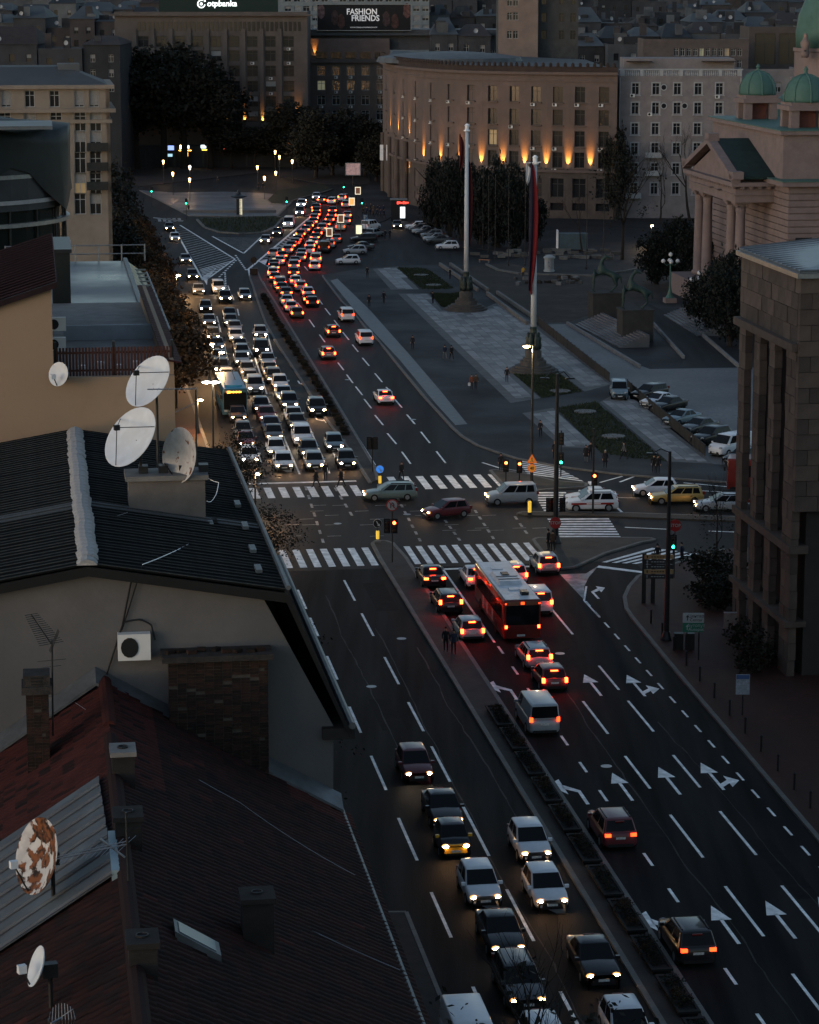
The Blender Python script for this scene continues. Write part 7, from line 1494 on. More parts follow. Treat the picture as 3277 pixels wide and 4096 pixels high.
# ================================================================ people
def skin_mesh(name, V, E, Rr, m, sub=1, root=0):
    me = bpy.data.meshes.new(name); me.from_pydata(V, E, []); o = bpy.data.objects.new(name, me); COL.objects.link(o)
    md = o.modifiers.new('s', 'SKIN'); md.use_smooth_shade = True; sv = me.skin_vertices[0].data
    for i, r in enumerate(Rr): sv[i].radius = (r, r) if not isinstance(r, tuple) else r
    for i in range(len(V)): sv[i].use_root = (i == root)
    o.modifiers.new('u', 'SUBSURF').levels = sub
    dg = bpy.context.evaluated_depsgraph_get(); res = bpy.data.meshes.new_from_object(o.evaluated_get(dg)); bpy.data.objects.remove(o)
    res.materials.clear()
    for x in (m if isinstance(m, list) else [m]): res.materials.append(x)
    return res
SKINM = mat('skin', (0.35, 0.2, 0.14), 0.6, var=0); SHOE = mat('shoes', (0.015, 0.013, 0.012), 0.6, var=0)
def body_mesh(step, armL, armR, bend=0.0):
    V = []; E = []; R = []
    def v(p, r, parent=None): V.append(p); R.append(r); k = len(V) - 1; (E.append((parent, k)) if parent is not None else None); return k
    pel = v((0, 0, .95), (.15, .12)); wst_ = v((0, .02, 1.12), (.14, .11), pel); chs = v((0, .03 + bend, 1.34), (.17, .13), wst_); nk = v((0, .05 + bend, 1.5), .06, chs); hd0 = v((0, .06 + bend, 1.6), .085, nk); hd1 = v((0, .07 + bend, 1.7), .095, hd0); v((0, .06 + bend, 1.77), .06, hd1)
    for sx, st in ((-1, step), (1, -step)):
        hip = v((sx * .1, 0, .9), .1, pel); kn = v((sx * .11, st * .22 + .03, .5), .066, hip); an = v((sx * .11, st * .36 - .03, .1), .045, kn); v((sx * .12, st * .36 + .15, .045), .04, an)
    for sx, a in ((-1, armL), (1, armR)):
        sh_ = v((sx * .19, .03 + bend, 1.42), .065, chs); el = v((sx * .26, a[0], 1.15), .05, sh_); wr = v((sx * .25, a[1], a[2]), .034, el)
        up = Vector((sx * .25, a[1], a[2])) - Vector((sx * .26, a[0], 1.15)); up.normalize(); pl = Vector((sx * .25, a[1], a[2])) + up * .07; pm = v(tuple(pl), (.035, .02), wr)
        for f in range(4): q = pl + up * (.06 + .015 * (1.5 - abs(f - 1.5))) + Vector((0, (f - 1.5) * .02, 0)); v(tuple(q), .009, pm)
        th = pl + up * .02 + Vector((0, .045, 0)); v(tuple(th), .01, wr)
    me = skin_mesh('person_body', V, E, R, [SKINM, SHOE], 1)
    return me
BODIES = [body_mesh(0.05, (0.02, .06, .88), (-.02, .05, .88)), body_mesh(1.0, (-.1, -.16, .95), (.14, .24, .95)), body_mesh(0.0, (.06, .26, 1.12), (.0, .05, .88), .03)]
CLOTH = {k: mat('cloth_' + k, c, .85, var=.2, scale=6) for k, c in (('black', (.014, .014, .016)), ('navy', (.02, .025, .045)), ('brown', (.06, .035, .022)), ('grey', (.1, .1, .105)), ('white', (.45, .44, .43)), ('rust', (.16, .05, .025)), ('denim', (.04, .055, .09)), ('yellow', (.45, .25, .03)), ('dark green', (.02, .03, .022)))}
for b in BODIES:
    for k in CLOTH.values(): pass
PB = {}
def person_mesh(i, top, bot):
    key = (i, top, bot)
    if key not in PB:
        me = BODIES[i].copy(); me.materials.clear()
        for m in (SKINM, SHOE, CLOTH[top], CLOTH[bot]): me.materials.append(m)
        for p in me.polygons:
            c = p.center; hand = abs(c.x) > .2 and c.z < .95 or (abs(c.x) > .2 and i == 2 and c.y > .24)
            p.material_index = 0 if c.z > 1.5 or hand else 2 if c.z > .86 or (abs(c.x) > .19 and c.z > .8) else 3 if c.z > .1 else 1
        PB[key] = me
    return PB[key]
HAIRM = {k: mat('hair_' + k, c, .8, var=.3, scale=20) for k, c in (('dark', (.012, .01, .009)), ('fair', (.3, .22, .12)), ('grey', (.3, .3, .3)))}
hv = MB()
for j in range(6):
    ph_ = math.pi * .5 * j / 5
    for k in range(10): a_ = 2 * math.pi * k / 10; hv.v.append((.105 * math.cos(ph_) * math.cos(a_), .11 * math.cos(ph_) * math.sin(a_) - .012, .12 * math.sin(ph_) + (.0 if math.sin(a_) > .3 else -.07 * math.cos(ph_))))
for j in range(5):
    for k in range(10): hv.f.append((j * 10 + k, j * 10 + (k + 1) % 10, (j + 1) * 10 + (k + 1) % 10, (j + 1) * 10 + k)); hv.m.append(0)
HAIR = hv.mesh('hair', HAIRM['dark'], smooth=True); COATM = MB().lathe([(.25, .62), (.235, .8), (.185, 1.08), (.2, 1.32), (.12, 1.49)], n=12, cap=False).mesh('coat', CLOTH['black'], smooth=True); BAGM = MB().hexa([(-.13, -.08, 0), (.13, -.08, 0), (.13, .08, 0), (-.13, .08, 0), (-.15, -.04, .34), (.15, -.04, .34), (.15, .04, .34), (-.15, .04, .34)]).mesh('bag', CLOTH['white'])
FACE = MB().box((-.033, .1, .015), (.018, .012, .01)).box((.033, .1, .015), (.018, .012, .01)).box((0, .115, -.015), (.02, .03, .03)).box((0, .1, -.055), (.04, .012, .01)).mesh('face', mat('face_dark', (.12, .06, .045), .6, var=0))
def person(label, px, py, i, top, bot, face, z=0.006, h=1.72, hair='dark', coat=None, bag=None, group=None):
    q = G(px, py, z); t = thing('person', label, 'person', (q.x, q.y, z), math.radians(face), group); k = h / 1.8
    o = inst('body', person_mesh(i, top, bot), (0, 0, 0), 0, t, (k, k, k))
    hy = .07 + (.03 if i == 2 else 0)
    inst('hair', HAIR, (0, hy * k, 1.7 * k), 0, t, (k, k, k), {0: HAIRM[hair]}); inst('face', FACE, (0, hy * k, 1.69 * k), 0, t, (k, k, k))
    if coat: inst('coat', COATM, (0, .02, 0), 0, t, (k, k * .85, k), {0: CLOTH[coat]})
    if bag: b = inst('carrier_bag', BAGM, (.28 * k, .03, .42 * k), 0, t, None, {0: CLOTH[bag]})
    return t
ZP = Z1
for a in (('person in a black coat walking left over the far zebra, leftmost', 1266, 1949, 1, 'black', 'black', 95, .006, 1.7, 'dark', 'black'), ('person in dark clothes standing at the stop line of the far zebra', 1303, 1922, 0, 'black', 'navy', 180), ('person in a long black coat striding over the far zebra', 1366, 1949, 1, 'black', 'black', 90, .006, 1.8, 'dark', 'black'), ('person in dark clothes walking behind the greenish estate car', 1606, 1921, 1, 'black', 'black', 200), ('person in dark clothes with a backpack on the near median, left of two', 1784, 2607, 0, 'black', 'black', 170, .13), ('person in dark clothes on the near median, right of two', 1815, 2617, 0, 'navy', 'black', 190, .13), ('person in a dark coat waiting on the island beside the signal pole', 2196, 2202, 0, 'black', 'black', 60, .13, 1.75, 'dark', 'black'), ('second person waiting on the island close to the signal pole', 2212, 2206, 0, 'brown', 'black', 20, .13), ('person in black waiting on the right pavement by the slip-lane zebra', 2631, 2262, 0, 'black', 'black', 20, .13), ('person in a blue jacket on the right pavement by the slip-lane zebra', 2729, 2256, 0, 'navy', 'black', 60, .13), ('person standing alone on the dark asphalt of the square', 1651, 1397, 0, 'black', 'black', 170, ZP), ('person with pale trousers walking with another on the square', 1780, 1436, 1, 'navy', 'grey', 20, ZP), ('person in dark clothes beside the one with pale trousers', 1807, 1438, 1, 'black', 'black', 20, ZP), ('person in a short dark jacket on the stone band left of the flag monument', 2028, 1528, 0, 'black', 'navy', 180, ZP + .03), ('person in a rust-coloured jacket carrying a white bag', 1887, 1557, 1, 'rust', 'black', 175, ZP, 1.66, 'dark', None, 'white'), ('person in a dark brown coat beside the rust-coloured jacket', 1904, 1557, 1, 'brown', 'black', 175, ZP), ('person in black with arms bent near the lower stone band', 2163, 1748, 2, 'black', 'black', 150, ZP), ('person in a yellow cap by the thick signal pole', 2219, 1836, 0, 'black', 'black', 200, ZP, 1.75, 'fair'), ('person in a dark coat with another before the lawn corner', 2345, 1850, 0, 'black', 'grey', 160, ZP, 1.7, 'dark', 'black'), ('person just behind the dark coat at the lawn corner', 2362, 1838, 0, 'black', 'black', 200, ZP), ('grey-haired person in a black coat at the kerb of the cross street', 2421, 1872, 0, 'black', 'black', 180, ZP, 1.7, 'grey', 'black'), ('person in a dark jacket at the lower lawn edge', 2497, 1838, 1, 'grey', 'black', 80, ZP), ('left person of the pair at the kerb opposite the white hatchback', 2616, 1892, 0, 'black', 'black', 180, ZP), ('right person of the pair at the kerb opposite the white hatchback', 2632, 1894, 0, 'black', 'black', 190, ZP), ('person standing by the upper island left of the red signals', 2004, 1886, 0, 'black', 'black', 180, .006), ('person with a pushchair near the farthest stone band', 1470, 1110, 2, 'black', 'black', 180, ZP), ('person in dark clothes at the pale kerb band of the square', 1477, 1227, 0, 'black', 'black', 10, ZP), ('person walking in pale shoes on the far square', 1536, 1213, 1, 'black', 'black', 170, ZP), ('person by the low walls left of the farther flagpole', 1801, 1116, 0, 'black', 'black', 60, ZP), ('person at the lawn left of the farther flag monument', 1732, 1214, 0, 'black', 'black', 60, ZP), ('left person of the pair in the parking aisle', 1541, 957, 1, 'black', 'black', 180, .12), ('right person of the pair in the parking aisle', 1560, 956, 1, 'black', 'black', 180, .12), ('person in a yellow vest on the building site', 2093, 1110, 2, 'yellow', 'black', 180, ZP), ('person on the fountain terrace by the green signal', 755, 850, 0, 'black', 'black', 180, .13), ('left person of the group by the terrace lamps', 1034, 760, 0, 'black', 'black', 150, .13), ('right person of the group by the terrace lamps', 1052, 762, 0, 'black', 'black', 200, .13), ('person crossing the terrace behind the fountain', 872, 735, 1, 'black', 'black', 90, .13)):
    person(*a)
for i in range(14):
    px, py = 1452 + (i % 7) * 14 + random.uniform(-3, 3), 848 + (i // 7) * 16 + random.uniform(-3, 3) + (i % 7) * 1.5
    person('dark figure, %s from the left in the %s line of the crowd beside the jam' % (NUM[i % 7], ('back', 'front')[i // 7]), px, py, i % 2, random.choice(('black', 'navy', 'brown')), 'black', random.uniform(0, 360), .11, random.uniform(1.6, 1.85), group='crowd waiting beside the jam')
# ================================================================ street furniture
def lamp_light(p, e, col, parent=None, r=.15):
    l = bpy.data.lights.new('lamp_light', 'POINT'); l.energy = e; l.color = col; l.shadow_soft_size = r; o = bpy.data.objects.new('lamp_light', l); COL.objects.link(o); o.location = Vector(p) - (parent.location if parent else Vector()); o.parent = parent; return o
WARM = glow('lamp_warm', (1.0, 0.6, 0.26), 12.0); COOL = glow('lamp_white', (1.0, 0.93, 0.78), 9.0); GLOBE = mat('globe_off', (0.45, 0.46, 0.48), 0.4, var=0)
def blob(c, rx, ry, rz_, n=10):
    mb = MB()
    for j in range(7):
        ph_ = -math.pi / 2 + math.pi * j / 6
        for k in range(n): a_ = 2 * math.pi * k / n; mb.v.append((c[0] + rx * math.cos(ph_) * math.cos(a_), c[1] + ry * math.cos(ph_) * math.sin(a_), c[2] + rz_ * math.sin(ph_)))
    for j in range(6):
        for k in range(n): mb.f.append((j * n + k, j * n + (k + 1) % n, (j + 1) * n + (k + 1) % n, (j + 1) * n + k)); mb.m.append(0)
    return mb
def mast(label, base, h, arms, r=.14, lit=None, name='street_lamp', e=300, col=(1, .7, .4), hr=.32):
    """lamp post: arms are (dx, dy, drop) of each lantern from the mast top"""
    t = thing(name, label, 'street lamp', base); b = Vector(base)
    MB().tube([b, b + Vector((0, 0, h * .5)), b + Vector((0, 0, h))], [r, r * .75, r * .5], 8).build('pole', DARKM, t); MB().lathe([(r * 2, 0), (r * 2, .1), (r * 1.2, .6)], b, 10).build('foot', DARKM, t)
    for dx, dy, dz in arms:
        q = b + Vector((dx, dy, h - dz)); MB().tube([b + Vector((0, 0, h - .1)), b + Vector((dx * .5, dy * .5, h + .15)), q], .045, 5).build('arm', DARKM, t)
        MB().box(q, (.7, .3, .12), math.atan2(dy, dx)).build('lantern', DARKM, t)
        if lit: blob(q - Vector((0, 0, .12)), hr, hr, .12).build('lamp_lens', lit, t, True); lamp_light(q - Vector((0, 0, .45)), e, col, t)
    return t
# tall junction masts
b = G(2127, 1946, .13); mast('lamp mast on the upper island with a warm lit lantern', b, 12.6, ((-.55, 0, 0),), .15, WARM, e=500)
b = G(2223, 2172, .13); mast('thick dark lamp mast on the island with two unlit lanterns', b, 13.6, ((-1.0, .2, .4), (1.0, .2, .4)), .24)
b = G(2666, 2560, .13); mast('thick dark lamp mast on the right pavement', b, 13.0, ((-1.2, .2, .2),), .2)
b = RF(12.6, 224, .13); q = AT(850, 1529, 240); bb_ = G(858, 1990, .13)
p = SP(850, 1529, 243); b = RF(p[0], 243, .13); t = mast('street lamp with two dazzling white lanterns over the bus', b, p[1], ((-.55, 0, 0), (.25, 0, 0)), .12, COOL, e=50, col=(1, .78, .5), hr=.42)
for px, py, s, m_, e, lb in ((836, 1376, 290, WARM, 600, 'warm street lamp glaring through the kerb trees'), (876, 1410, 283, COOL, 120, 'white oval street lamp over the leftmost queue lane'), (745, 1250, 325, WARM, 700, 'warm street lamp deep in the autumn trees, middle one'), (705, 1105, 372, WARM, 700, 'warm street lamp deep in the autumn trees, farther one'), (790, 1600, 256, WARM, 300, 'warm street lamp low beside the ochre house'), (1020, 1895, 214, WARM, 220, 'warm street lamp behind the leafy plane tree')):
    d, z = SP(px, py, s); mast(lb, RF(d, s, .13), max(3, z), ((.3, 0, 0),), .1, m_, e=e, col=(1, .55, .22), hr=.3)
b = G(2604, 985, .12); mast('single orange lamp left of the parliament yews', b, AT(2604, 902, b.y).z, ((.15, 0, 0),), .08, WARM, e=250, hr=.25)
# park lanterns
pl = 0
for px, py in ((655, 648), (693, 696), (761, 670), (760, 720), (1031, 670), (1059, 713), (1119, 629), (1170, 646), (1102, 609), (1104, 693)):
    b = G(px, py + 84, .13); z = AT(px, py, b.y).z; t = thing('park_lantern', 'park lantern, %s from the left among those before the shops' % NUM[pl], 'street lamp', b, 0, 'park lanterns'); pl += 1
    MB().tube([b, Vector((b.x, b.y, z - .3))], .06, 6).build('pole', DARKM, t); MB().lathe([(.1, -.45), (.24, .25), (.26, .3), (.05, .45)], (b.x, b.y, z), 8).build('lantern', glow('park_lamp', (1, .5, .16), 2.5) if px != 761 else glow('park_lamp_white', (1, .8, .6), 2.5), t); lamp_light((b.x, b.y, z - .8), 60, (1, .6, .3), t)
# globe candelabra by the steps
for px, py, ytop, lb in ((2680, 1205, 1012, 'bronze candelabra with five white globes left of the steps'), (2795, 1235, 1085, 'bronze candelabra with white globes right of the steps')):
    b = G(px, py, .3); z = AT(px, ytop, b.y).z; t = thing('candelabra', lb, 'street lamp', b)
    MB().lathe([(.7, 0), (.7, .5), (.4, .9), (.22, 1.6), (.12, 2.4), (.1, z - 1.4 - b.z)], b, 10).build('post', COPPER, t)
    MB().box(b + Vector((0, 0, -.6)), (1.6, 1.6, 2.2), RZ).build('plinth', PM, t)
    for k in range(5):
        a = k * math.pi / 2; q = Vector((b.x + (1.0 * math.cos(a) if k < 4 else 0), b.y + (1.0 * math.sin(a) if k < 4 else 0), z - (1.1 if k < 4 else .2)))
        MB().tube([(b.x, b.y, z - 1.5), (q.x * .5 + b.x * .5, q.y * .5 + b.y * .5, z - 1.7), q - Vector((0, 0, .25))], .04, 5).build('arm', COPPER, t); blob(q, .3, .3, .3).build('globe', GLOBE, t, True)
# ---------------------------------------------------------------- traffic signals
SRED = glow('signal_red', (1, .07, .012), 9); SGRN = glow('signal_green', (.02, 1, .45), 3.2); SAMB = mat('lens_off', (.03, .02, .015), .4, var=0)
def signal(label, p, heads, h, rz=0.0, r=.06, extra=None, name='traffic_signal'):
    """heads: (dz of head centre, lit colour or None, dx)"""
    b = Vector(p); t = thing(name, label, 'traffic light', b); MB().tube([b, b + Vector((0, 0, h))], r, 7).build('pole', DARKM, t)
    for z, lit, dx in heads:
        c = b + Vector((dx, 0, z)); MB().box(c, (.32, .26, .95), rz).build('signal_head', BLACK, t); MB().box(c + Vector((0, .1, 0)), (.5, .03, 1.15), rz).build('backboard', BLACK, t)
        fr = Vector((math.sin(rz), -math.cos(rz), 0))
        for k, cc_ in enumerate(('red', 'amber', 'green')):
            m_ = SRED if (lit == 'red' and k == 0) else SGRN if (lit == 'green' and k == 2) else SAMB
            q = c + fr * .15 + Vector((0, 0, .3 - .3 * k)); blob(q, .125, .06, .125, 10).build('lens', m_, t, True); MB().tube([q + Vector((-.13, 0, .05)), q + fr * .15 + Vector((-.1, 0, .1)), q + fr * .15 + Vector((.1, 0, .1)), q + Vector((.13, 0, .05))], .012, 4).build('visor', BLACK, t)
    return t
signal('red signal on the upper island, left of a pair', G(2024, 1932, .13), ((1.55, 'red', 0),), 2.0)
signal('red signal on the upper island, right of a pair', G(2078, 1936, .13), ((1.55, 'red', 0),), 2.0)
t = signal('signal mast beside the police car showing red over the cross street', G(2372, 2052, .13), ((2.9, 'red', .1),), 7.2, r=.09)
signal('red signal hanging on the island beside the thick mast', G(2221, 2168, .13), ((3.0, 'red', -.05), (3.0, None, .55), (3.0, None, -.5)), 3.6)
signal('signal post with two red lights on the near median', G(1570, 2245, .13), ((2.75, 'red', .15), (2.75, None, -.4)), 4.2)
signal('dark signal seen from behind on the far median', G(1490, 1886, .13), ((2.6, None, -.25), (2.6, None, .25)), 3.2, math.pi)
signal('signal with a small green light on the right pavement by the slip lane', G(2692, 2300, .13), ((2.5, 'green', 0),), 3.2)
signal('small green pedestrian signal behind the upper island', G(2244, 1905, .13), ((1.6, 'green', 0), (3.4, None, 0)), 4.2)
for k, (px, py, lb) in enumerate(((608, 767, 'green signal by the far left street'), (746, 815, 'green signal at the fountain terrace'), (531, 829, 'green signal under the dark trees left'), (1148, 808, 'green signal beside the far crosswalk'), (1376, 750, 'green signal farthest up the avenue'), (1449, 814, 'green signal by the waiting crowd'))):
    b = G(px, py + 62, .1); signal(lb, b, ((AT(px, py, b.y).z + .3, 'green', 0),), AT(px, py, b.y).z + 1.0)
# ---------------------------------------------------------------- signs
def disc(c, r, m, rz=0.0, th=.03, n=20): mb = MB().lathe([(0.001, 0), (r, 0), (r, th), (.001, th)], n=n, cap=False); cs_, sn_ = math.cos(rz), math.sin(rz); mb.v = [(c[0] + x * cs_ + z * sn_, c[1] + x * sn_ - z * cs_, c[2] + y) for x, y, z in mb.v]; return mb
def put_text(txt, c, size, m, parent, rz=0.0, k=(1, 1, 1), bold=0.0): return inst('lettering', text_mesh(txt, size, m, .004, bold=bold), Vector(c) - parent.location, parent=parent, rot=(math.pi / 2, 0, rz), scale=k)
SBLUE = mat('sign_blue', (.03, .14, .5), .5, var=0, emit=(.05, .3, 1.0), es=.12); SYEL = mat('bollard_yellow', (.8, .5, .05), .5, var=0, emit=(1, .62, .08), es=.12); SORG = mat('sign_orange', (.55, .14, .02), .5, var=0, emit=(1, .2, .03), es=.06); SREDP = mat('sign_red', (.25, .02, .02), .5, var=0); SWH = mat('sign_face_white', (.25, .27, .27), .5, var=.08)
def bollard(label, px, py, lit=True, blue=True):
    b = G(px, py, .13); t = thing('keep_left_bollard', label, 'bollard', b); MB().box(b + Vector((0, 0, .06)), (.5, .4, .12)).build('foot', CONC, t); MB().lathe([(.13, .25), (.14, .75), (.13, .9)], b, 10).build('yellow_column', SYEL, t); MB().tube([b + Vector((0, 0, .9)), b + Vector((0, 0, 1.2))], .04, 6).build('stem', DARKM, t)
    c = b + Vector((0, -.03, 1.52)); disc(c, .36, SWH).build('sign_rim', SWH, t); disc(c + Vector((0, -.035, 0)), .325, SBLUE).build('sign_face', SBLUE if blue else BLACK, t)
    a = c + Vector((0, -.075, 0)); MB().sheet([a + Vector((x, 0, z)) for x, z in ((-.13, .2), (-.05, .2), (.1, -.06), (.18, 0), (.18, -.22), (-.04, -.18), (.03, -.12))]).build('arrow', SWH, t)
bollard('yellow keep-left bollard with a lit blue disc before the far crossing', 1520, 1944)
bollard('yellow keep-left bollard with a dark disc on the near median tip', 1511, 2168, blue=False)
b = G(2119, 2058, .13); t = thing('yellow_bollard', 'short glowing yellow bollard at the cross street median', 'bollard', b); MB().lathe([(.2, 0), (.2, .15), (.14, .2)], b, 10).build('foot', DARKM, t); MB().lathe([(.15, .2), (.15, 1.1), (.1, 1.15)], b, 10).build('yellow_column', SYEL, t)
# no U-turn on the median post
def sign_post(label, b, parts_h, name='road_sign'):
    t = thing(name, label, 'sign', b); MB().tube([b, b + Vector((0, 0, parts_h))], .04, 6).build('pole', DARKM, t); return t
b = G(1570, 2248, .13) + Vector((0, -.1, 0)); t = sign_post('round no-U-turn sign above the near median signal', b, 4.9); c = b + Vector((0, -.1, 4.5)); disc(c, .46, SREDP).build('rim', SREDP, t); disc(c + Vector((0, -.04, 0)), .38, SWH).build('face', SWH, t)
MB().tube([c + Vector((-.12, -.09, -.2)), c + Vector((-.12, -.09, .1)), c + Vector((0, -.09, .2)), c + Vector((.12, -.09, .1)), c + Vector((.12, -.09, -.2))], .035, 5).build('u_arrow', BLACK, t); MB().tube([c + Vector((-.26, -.11, .26)), c + Vector((.26, -.11, -.26))], .03, 4).build('slash', SREDP, t)
b = G(2127, 1948, .13) + Vector((0, -.25, 0)); t = sign_post('orange roadworks triangle over a round 40 limit sign', b, 2.9); c = b + Vector((0, -.08, 2.55))
MB().add([c + Vector((x, y, z)) for y in (0, .03) for x, z in ((-.46, -.35), (.46, -.35), (0, .45))], [(0, 1, 2), (3, 5, 4), (0, 3, 4, 1), (1, 4, 5, 2), (2, 5, 3, 0)]).build('triangle', SORG, t); MB().sheet([c + Vector((x, -.02, z)) for x, z in ((-.27, -.24), (.27, -.24), (0, .24))]).build('triangle_face', mat('amber_face', (.4, .2, .03), .5, var=0, emit=(1, .35, .05), es=.05), t)
MB().tube([c + Vector((-.12, -.05, -.25)), c + Vector((-.02, -.05, 0)), c + Vector((.1, -.05, -.25))], .03, 4).tube([c + Vector((-.02, -.05, 0)), c + Vector((0, -.05, .15))], .04, 4).build('digger_figure', BLACK, t)
c = b + Vector((0, -.08, 1.75)); disc(c, .37, SORG).build('rim', SORG, t); disc(c + Vector((0, -.04, 0)), .29, MATS['amber_face']).build('face', MATS['amber_face'], t); put_text('40', c + Vector((0, -.1, 0)), .36, BLACK, t, bold=.01)
for px, py, zc, lb in ((2221, 2190, 2.0, 'STOP sign below the red signal on the island'), (2697, 2310, 4.0, 'STOP sign above the green signal by the slip lane')):
    b = G(px, py, .13); t = sign_post(lb, b, zc + .5); c = b + Vector((0, -.08, zc)); disc(c, .48, SREDP, n=8).build('octagon', SREDP, t); put_text('STOP', c + Vector((0, -.06, 0)), .34, SWH, t, bold=.006)
# direction board
b = G(2585, 2412, .13); t = thing('direction_sign', 'frame with yellow and dark direction boards on the right pavement', 'sign', b); w0, z1_ = AT(2572, 2270, b.y), AT(2700, 2270, b.y)
for x in (w0.x + .1, w0.x + .75): MB().box((x, b.y, 1.9), (.3, .12, 3.8)).build('post', DARKM, t)
SYB = mat('board_yellow', (.3, .2, .1), .6, var=.1); SDK = mat('board_dark', (.03, .03, .03), .6, var=0)
for k, m_ in enumerate((SYB, SDK, SDK, SYB, SDK)):
    z = 3.55 - k * .36; MB().box(((w0.x + z1_.x) / 2, b.y - .12, z), (z1_.x - w0.x - .2, .06, .31)).build('board', m_, t)
    im = BLACK if m_ is SYB else SWH; MB().sheet([(w0.x + .3 + x, b.y - .155, z + y) for x, y in ((-.03, -.11), (.03, -.11), (.03, .02), (.08, .02), (0, .12), (-.08, .02), (-.03, .02))]).build('arrow', im, t)
    for j in range(5): MB().box((w0.x + .65 + j * .2, b.y - .155, z), (.15, .01, .06)).build('lettering', im, t)
# centre sign
b = G(2762, 2640, .13); t = thing('direction_sign', 'white over green direction sign reading Центар Centar', 'sign', b); p0, p1 = AT(2732, 2451, b.y), AT(2815, 2527, b.y); cx = (p0.x + p1.x) / 2; zm = (p0.z + p1.z) / 2
for x in (p0.x + .3, p1.x - .3): MB().tube([(x, b.y, 0), (x, b.y, p0.z)], .05, 6).build('pole', DARKM, t)
SGR = mat('sign_green', (.015, .1, .06), .5, var=0)
MB().box((cx, b.y - .08, (p0.z + zm) / 2), (p1.x - p0.x, .05, p0.z - zm)).build('white_panel', SWH, t); MB().box((cx, b.y - .08, (zm + p1.z) / 2 - .01), (p1.x - p0.x, .05, zm - p1.z - .02)).build('green_panel', SGR, t)
for txt, z, m_ in (('Центар', zm + (p0.z - zm) * .68, BLACK), ('Centar', zm + (p0.z - zm) * .28, BLACK), ('Аутопут', zm - (zm - p1.z) * .32, SWH), ('Autoput', zm - (zm - p1.z) * .72, SWH)): put_text(txt, (cx + .18, b.y - .12, z), .3, m_, t)
a = Vector((p0.x + .3, b.y - .12, zm + (p0.z - zm) * .5))
for dz, m_ in ((0, BLACK), (-(p0.z - zm), SWH)): MB().sheet([a + Vector((x, 0, z + dz)) for x, z in ((-.03, -.18), (.03, -.18), (.03, .04), (.1, .04), (0, .2), (-.1, .04), (-.03, .04))]).build('arrow', m_, t)
# parking-info panel and plaque
b = G(2970, 2860, .13); t = thing('info_panel', 'small blue and grey notice panel on a post by the pilasters', 'sign', b); p0, p1 = AT(2945, 2697, b.y), AT(2998, 2777, b.y); MB().tube([b, (b.x, b.y, p1.z)], .05, 6).build('pole', DARKM, t)
MB().box(((p0.x + p1.x) / 2, b.y - .06, (p0.z + p1.z) / 2), (p1.x - p0.x, .05, p0.z - p1.z)).build('panel', mat('notice_grey', (.2, .21, .24), .6, var=.4, scale=6), t); MB().box(((p0.x + p1.x) / 2, b.y - .09, p0.z - .15), (p1.x - p0.x - .05, .02, .26)).build('header', mat('notice_blue', (.04, .07, .16), .5, var=0), t)
b = G(2920, 2540, .13); t = thing('notice_board', 'pale notice board standing before the stone building', 'sign', b); MB().box(b + Vector((0, 0, 1.0)), (.85, .08, 1.1)).build('panel', mat('notice_pale', (.2, .15, .13), .7, var=.3, scale=5), t); MB().box(b + Vector((0, 0, 1.58)), (.9, .12, .06)).build('top_rail', WHITEF, t)
for x in (-.38, .38): MB().box(b + Vector((x, .06, .3)), (.06, .06, .7)).build('leg', DARKM, t)
b = G(2740, 2600, .13); t = thing('waste_bin', 'black waste bins beside the centre sign', 'bin', b); MB().box(b + Vector((-.4, .3, .55)), (.6, .5, 1.1)).build('bin', BLACK, t); MB().box(b + Vector((.35, .3, .55)), (.6, .5, 1.1)).build('bin', BLACK, t)
# bollards along the right kerb
BOL = MB().lathe([(.07, 0), (.07, .85), (.09, .88), (.09, .95), (.02, 1.02)], n=8).mesh('bollard', DARKM)
bl_ = [Vector(G(a, b_, .13)) for a, b_ in KR[1:7][::-1]]; k = 0
for a, b_ in zip(bl_[:-1], bl_[1:]):
    L = (b_ - a).length; n = int(L / 3.2)
    for i in range(n):
        p = a.lerp(b_, (i + .5) / n) + NV * .9; tag(inst('kerb_bollard', BOL, p), 'thin black kerb bollard, %s from the sign frame down the right kerb' % NUM[min(k, 29)], 'bollard', 'kerb bollards on the right'); k += 1
# ---------------------------------------------------------------- planters on the medians
PLM = MB().hexa([(-.38, -1.1, 0), (.38, -1.1, 0), (.38, 1.1, 0), (-.38, 1.1, 0), (-.45, -1.15, .55), (.45, -1.15, .55), (.45, 1.15, .55), (-.45, 1.15, .55)]); PLME = PLM.mesh('trough', mat('planter_dark', (.009, .009, .009), .85, var=.2)); RIMM = MB()
for x0, x1, y0, y1 in ((-.5, -.38, -1.2, 1.2), (.38, .5, -1.2, 1.2), (-.38, .38, -1.2, -1.08), (-.38, .38, 1.08, 1.2)): RIMM.box(((x0 + x1) / 2, (y0 + y1) / 2, .58), (x1 - x0, y1 - y0, .1))
RIMME = RIMM.mesh('rim', mat('planter_rim', (.01, .01, .0095), .8, var=.2)); k = 0
for i in range(12):
    s = 151 - i * 5.0; p = RF(26.95, s, .13); t = thing('planter', 'dark planter trough, %s from the pale van along the near median' % NUM[i], 'planter', p, RZ, 'planters on the near median')
    inst('trough', PLME, (0, 0, 0), 0, t, (1, 1.85, .45)); inst('rim', RIMME, (0, 0, -.32), 0, t, (1, 1.85, 1))
    for y in (-1.3, -.4, .3, 1.2): inst('foliage', SHR, (0, y, .3), random.uniform(0, 6), t, (random.uniform(.3, .5),) * 3, {0: LF[random.choice(('shrub', 'green', 'autumn'))]})
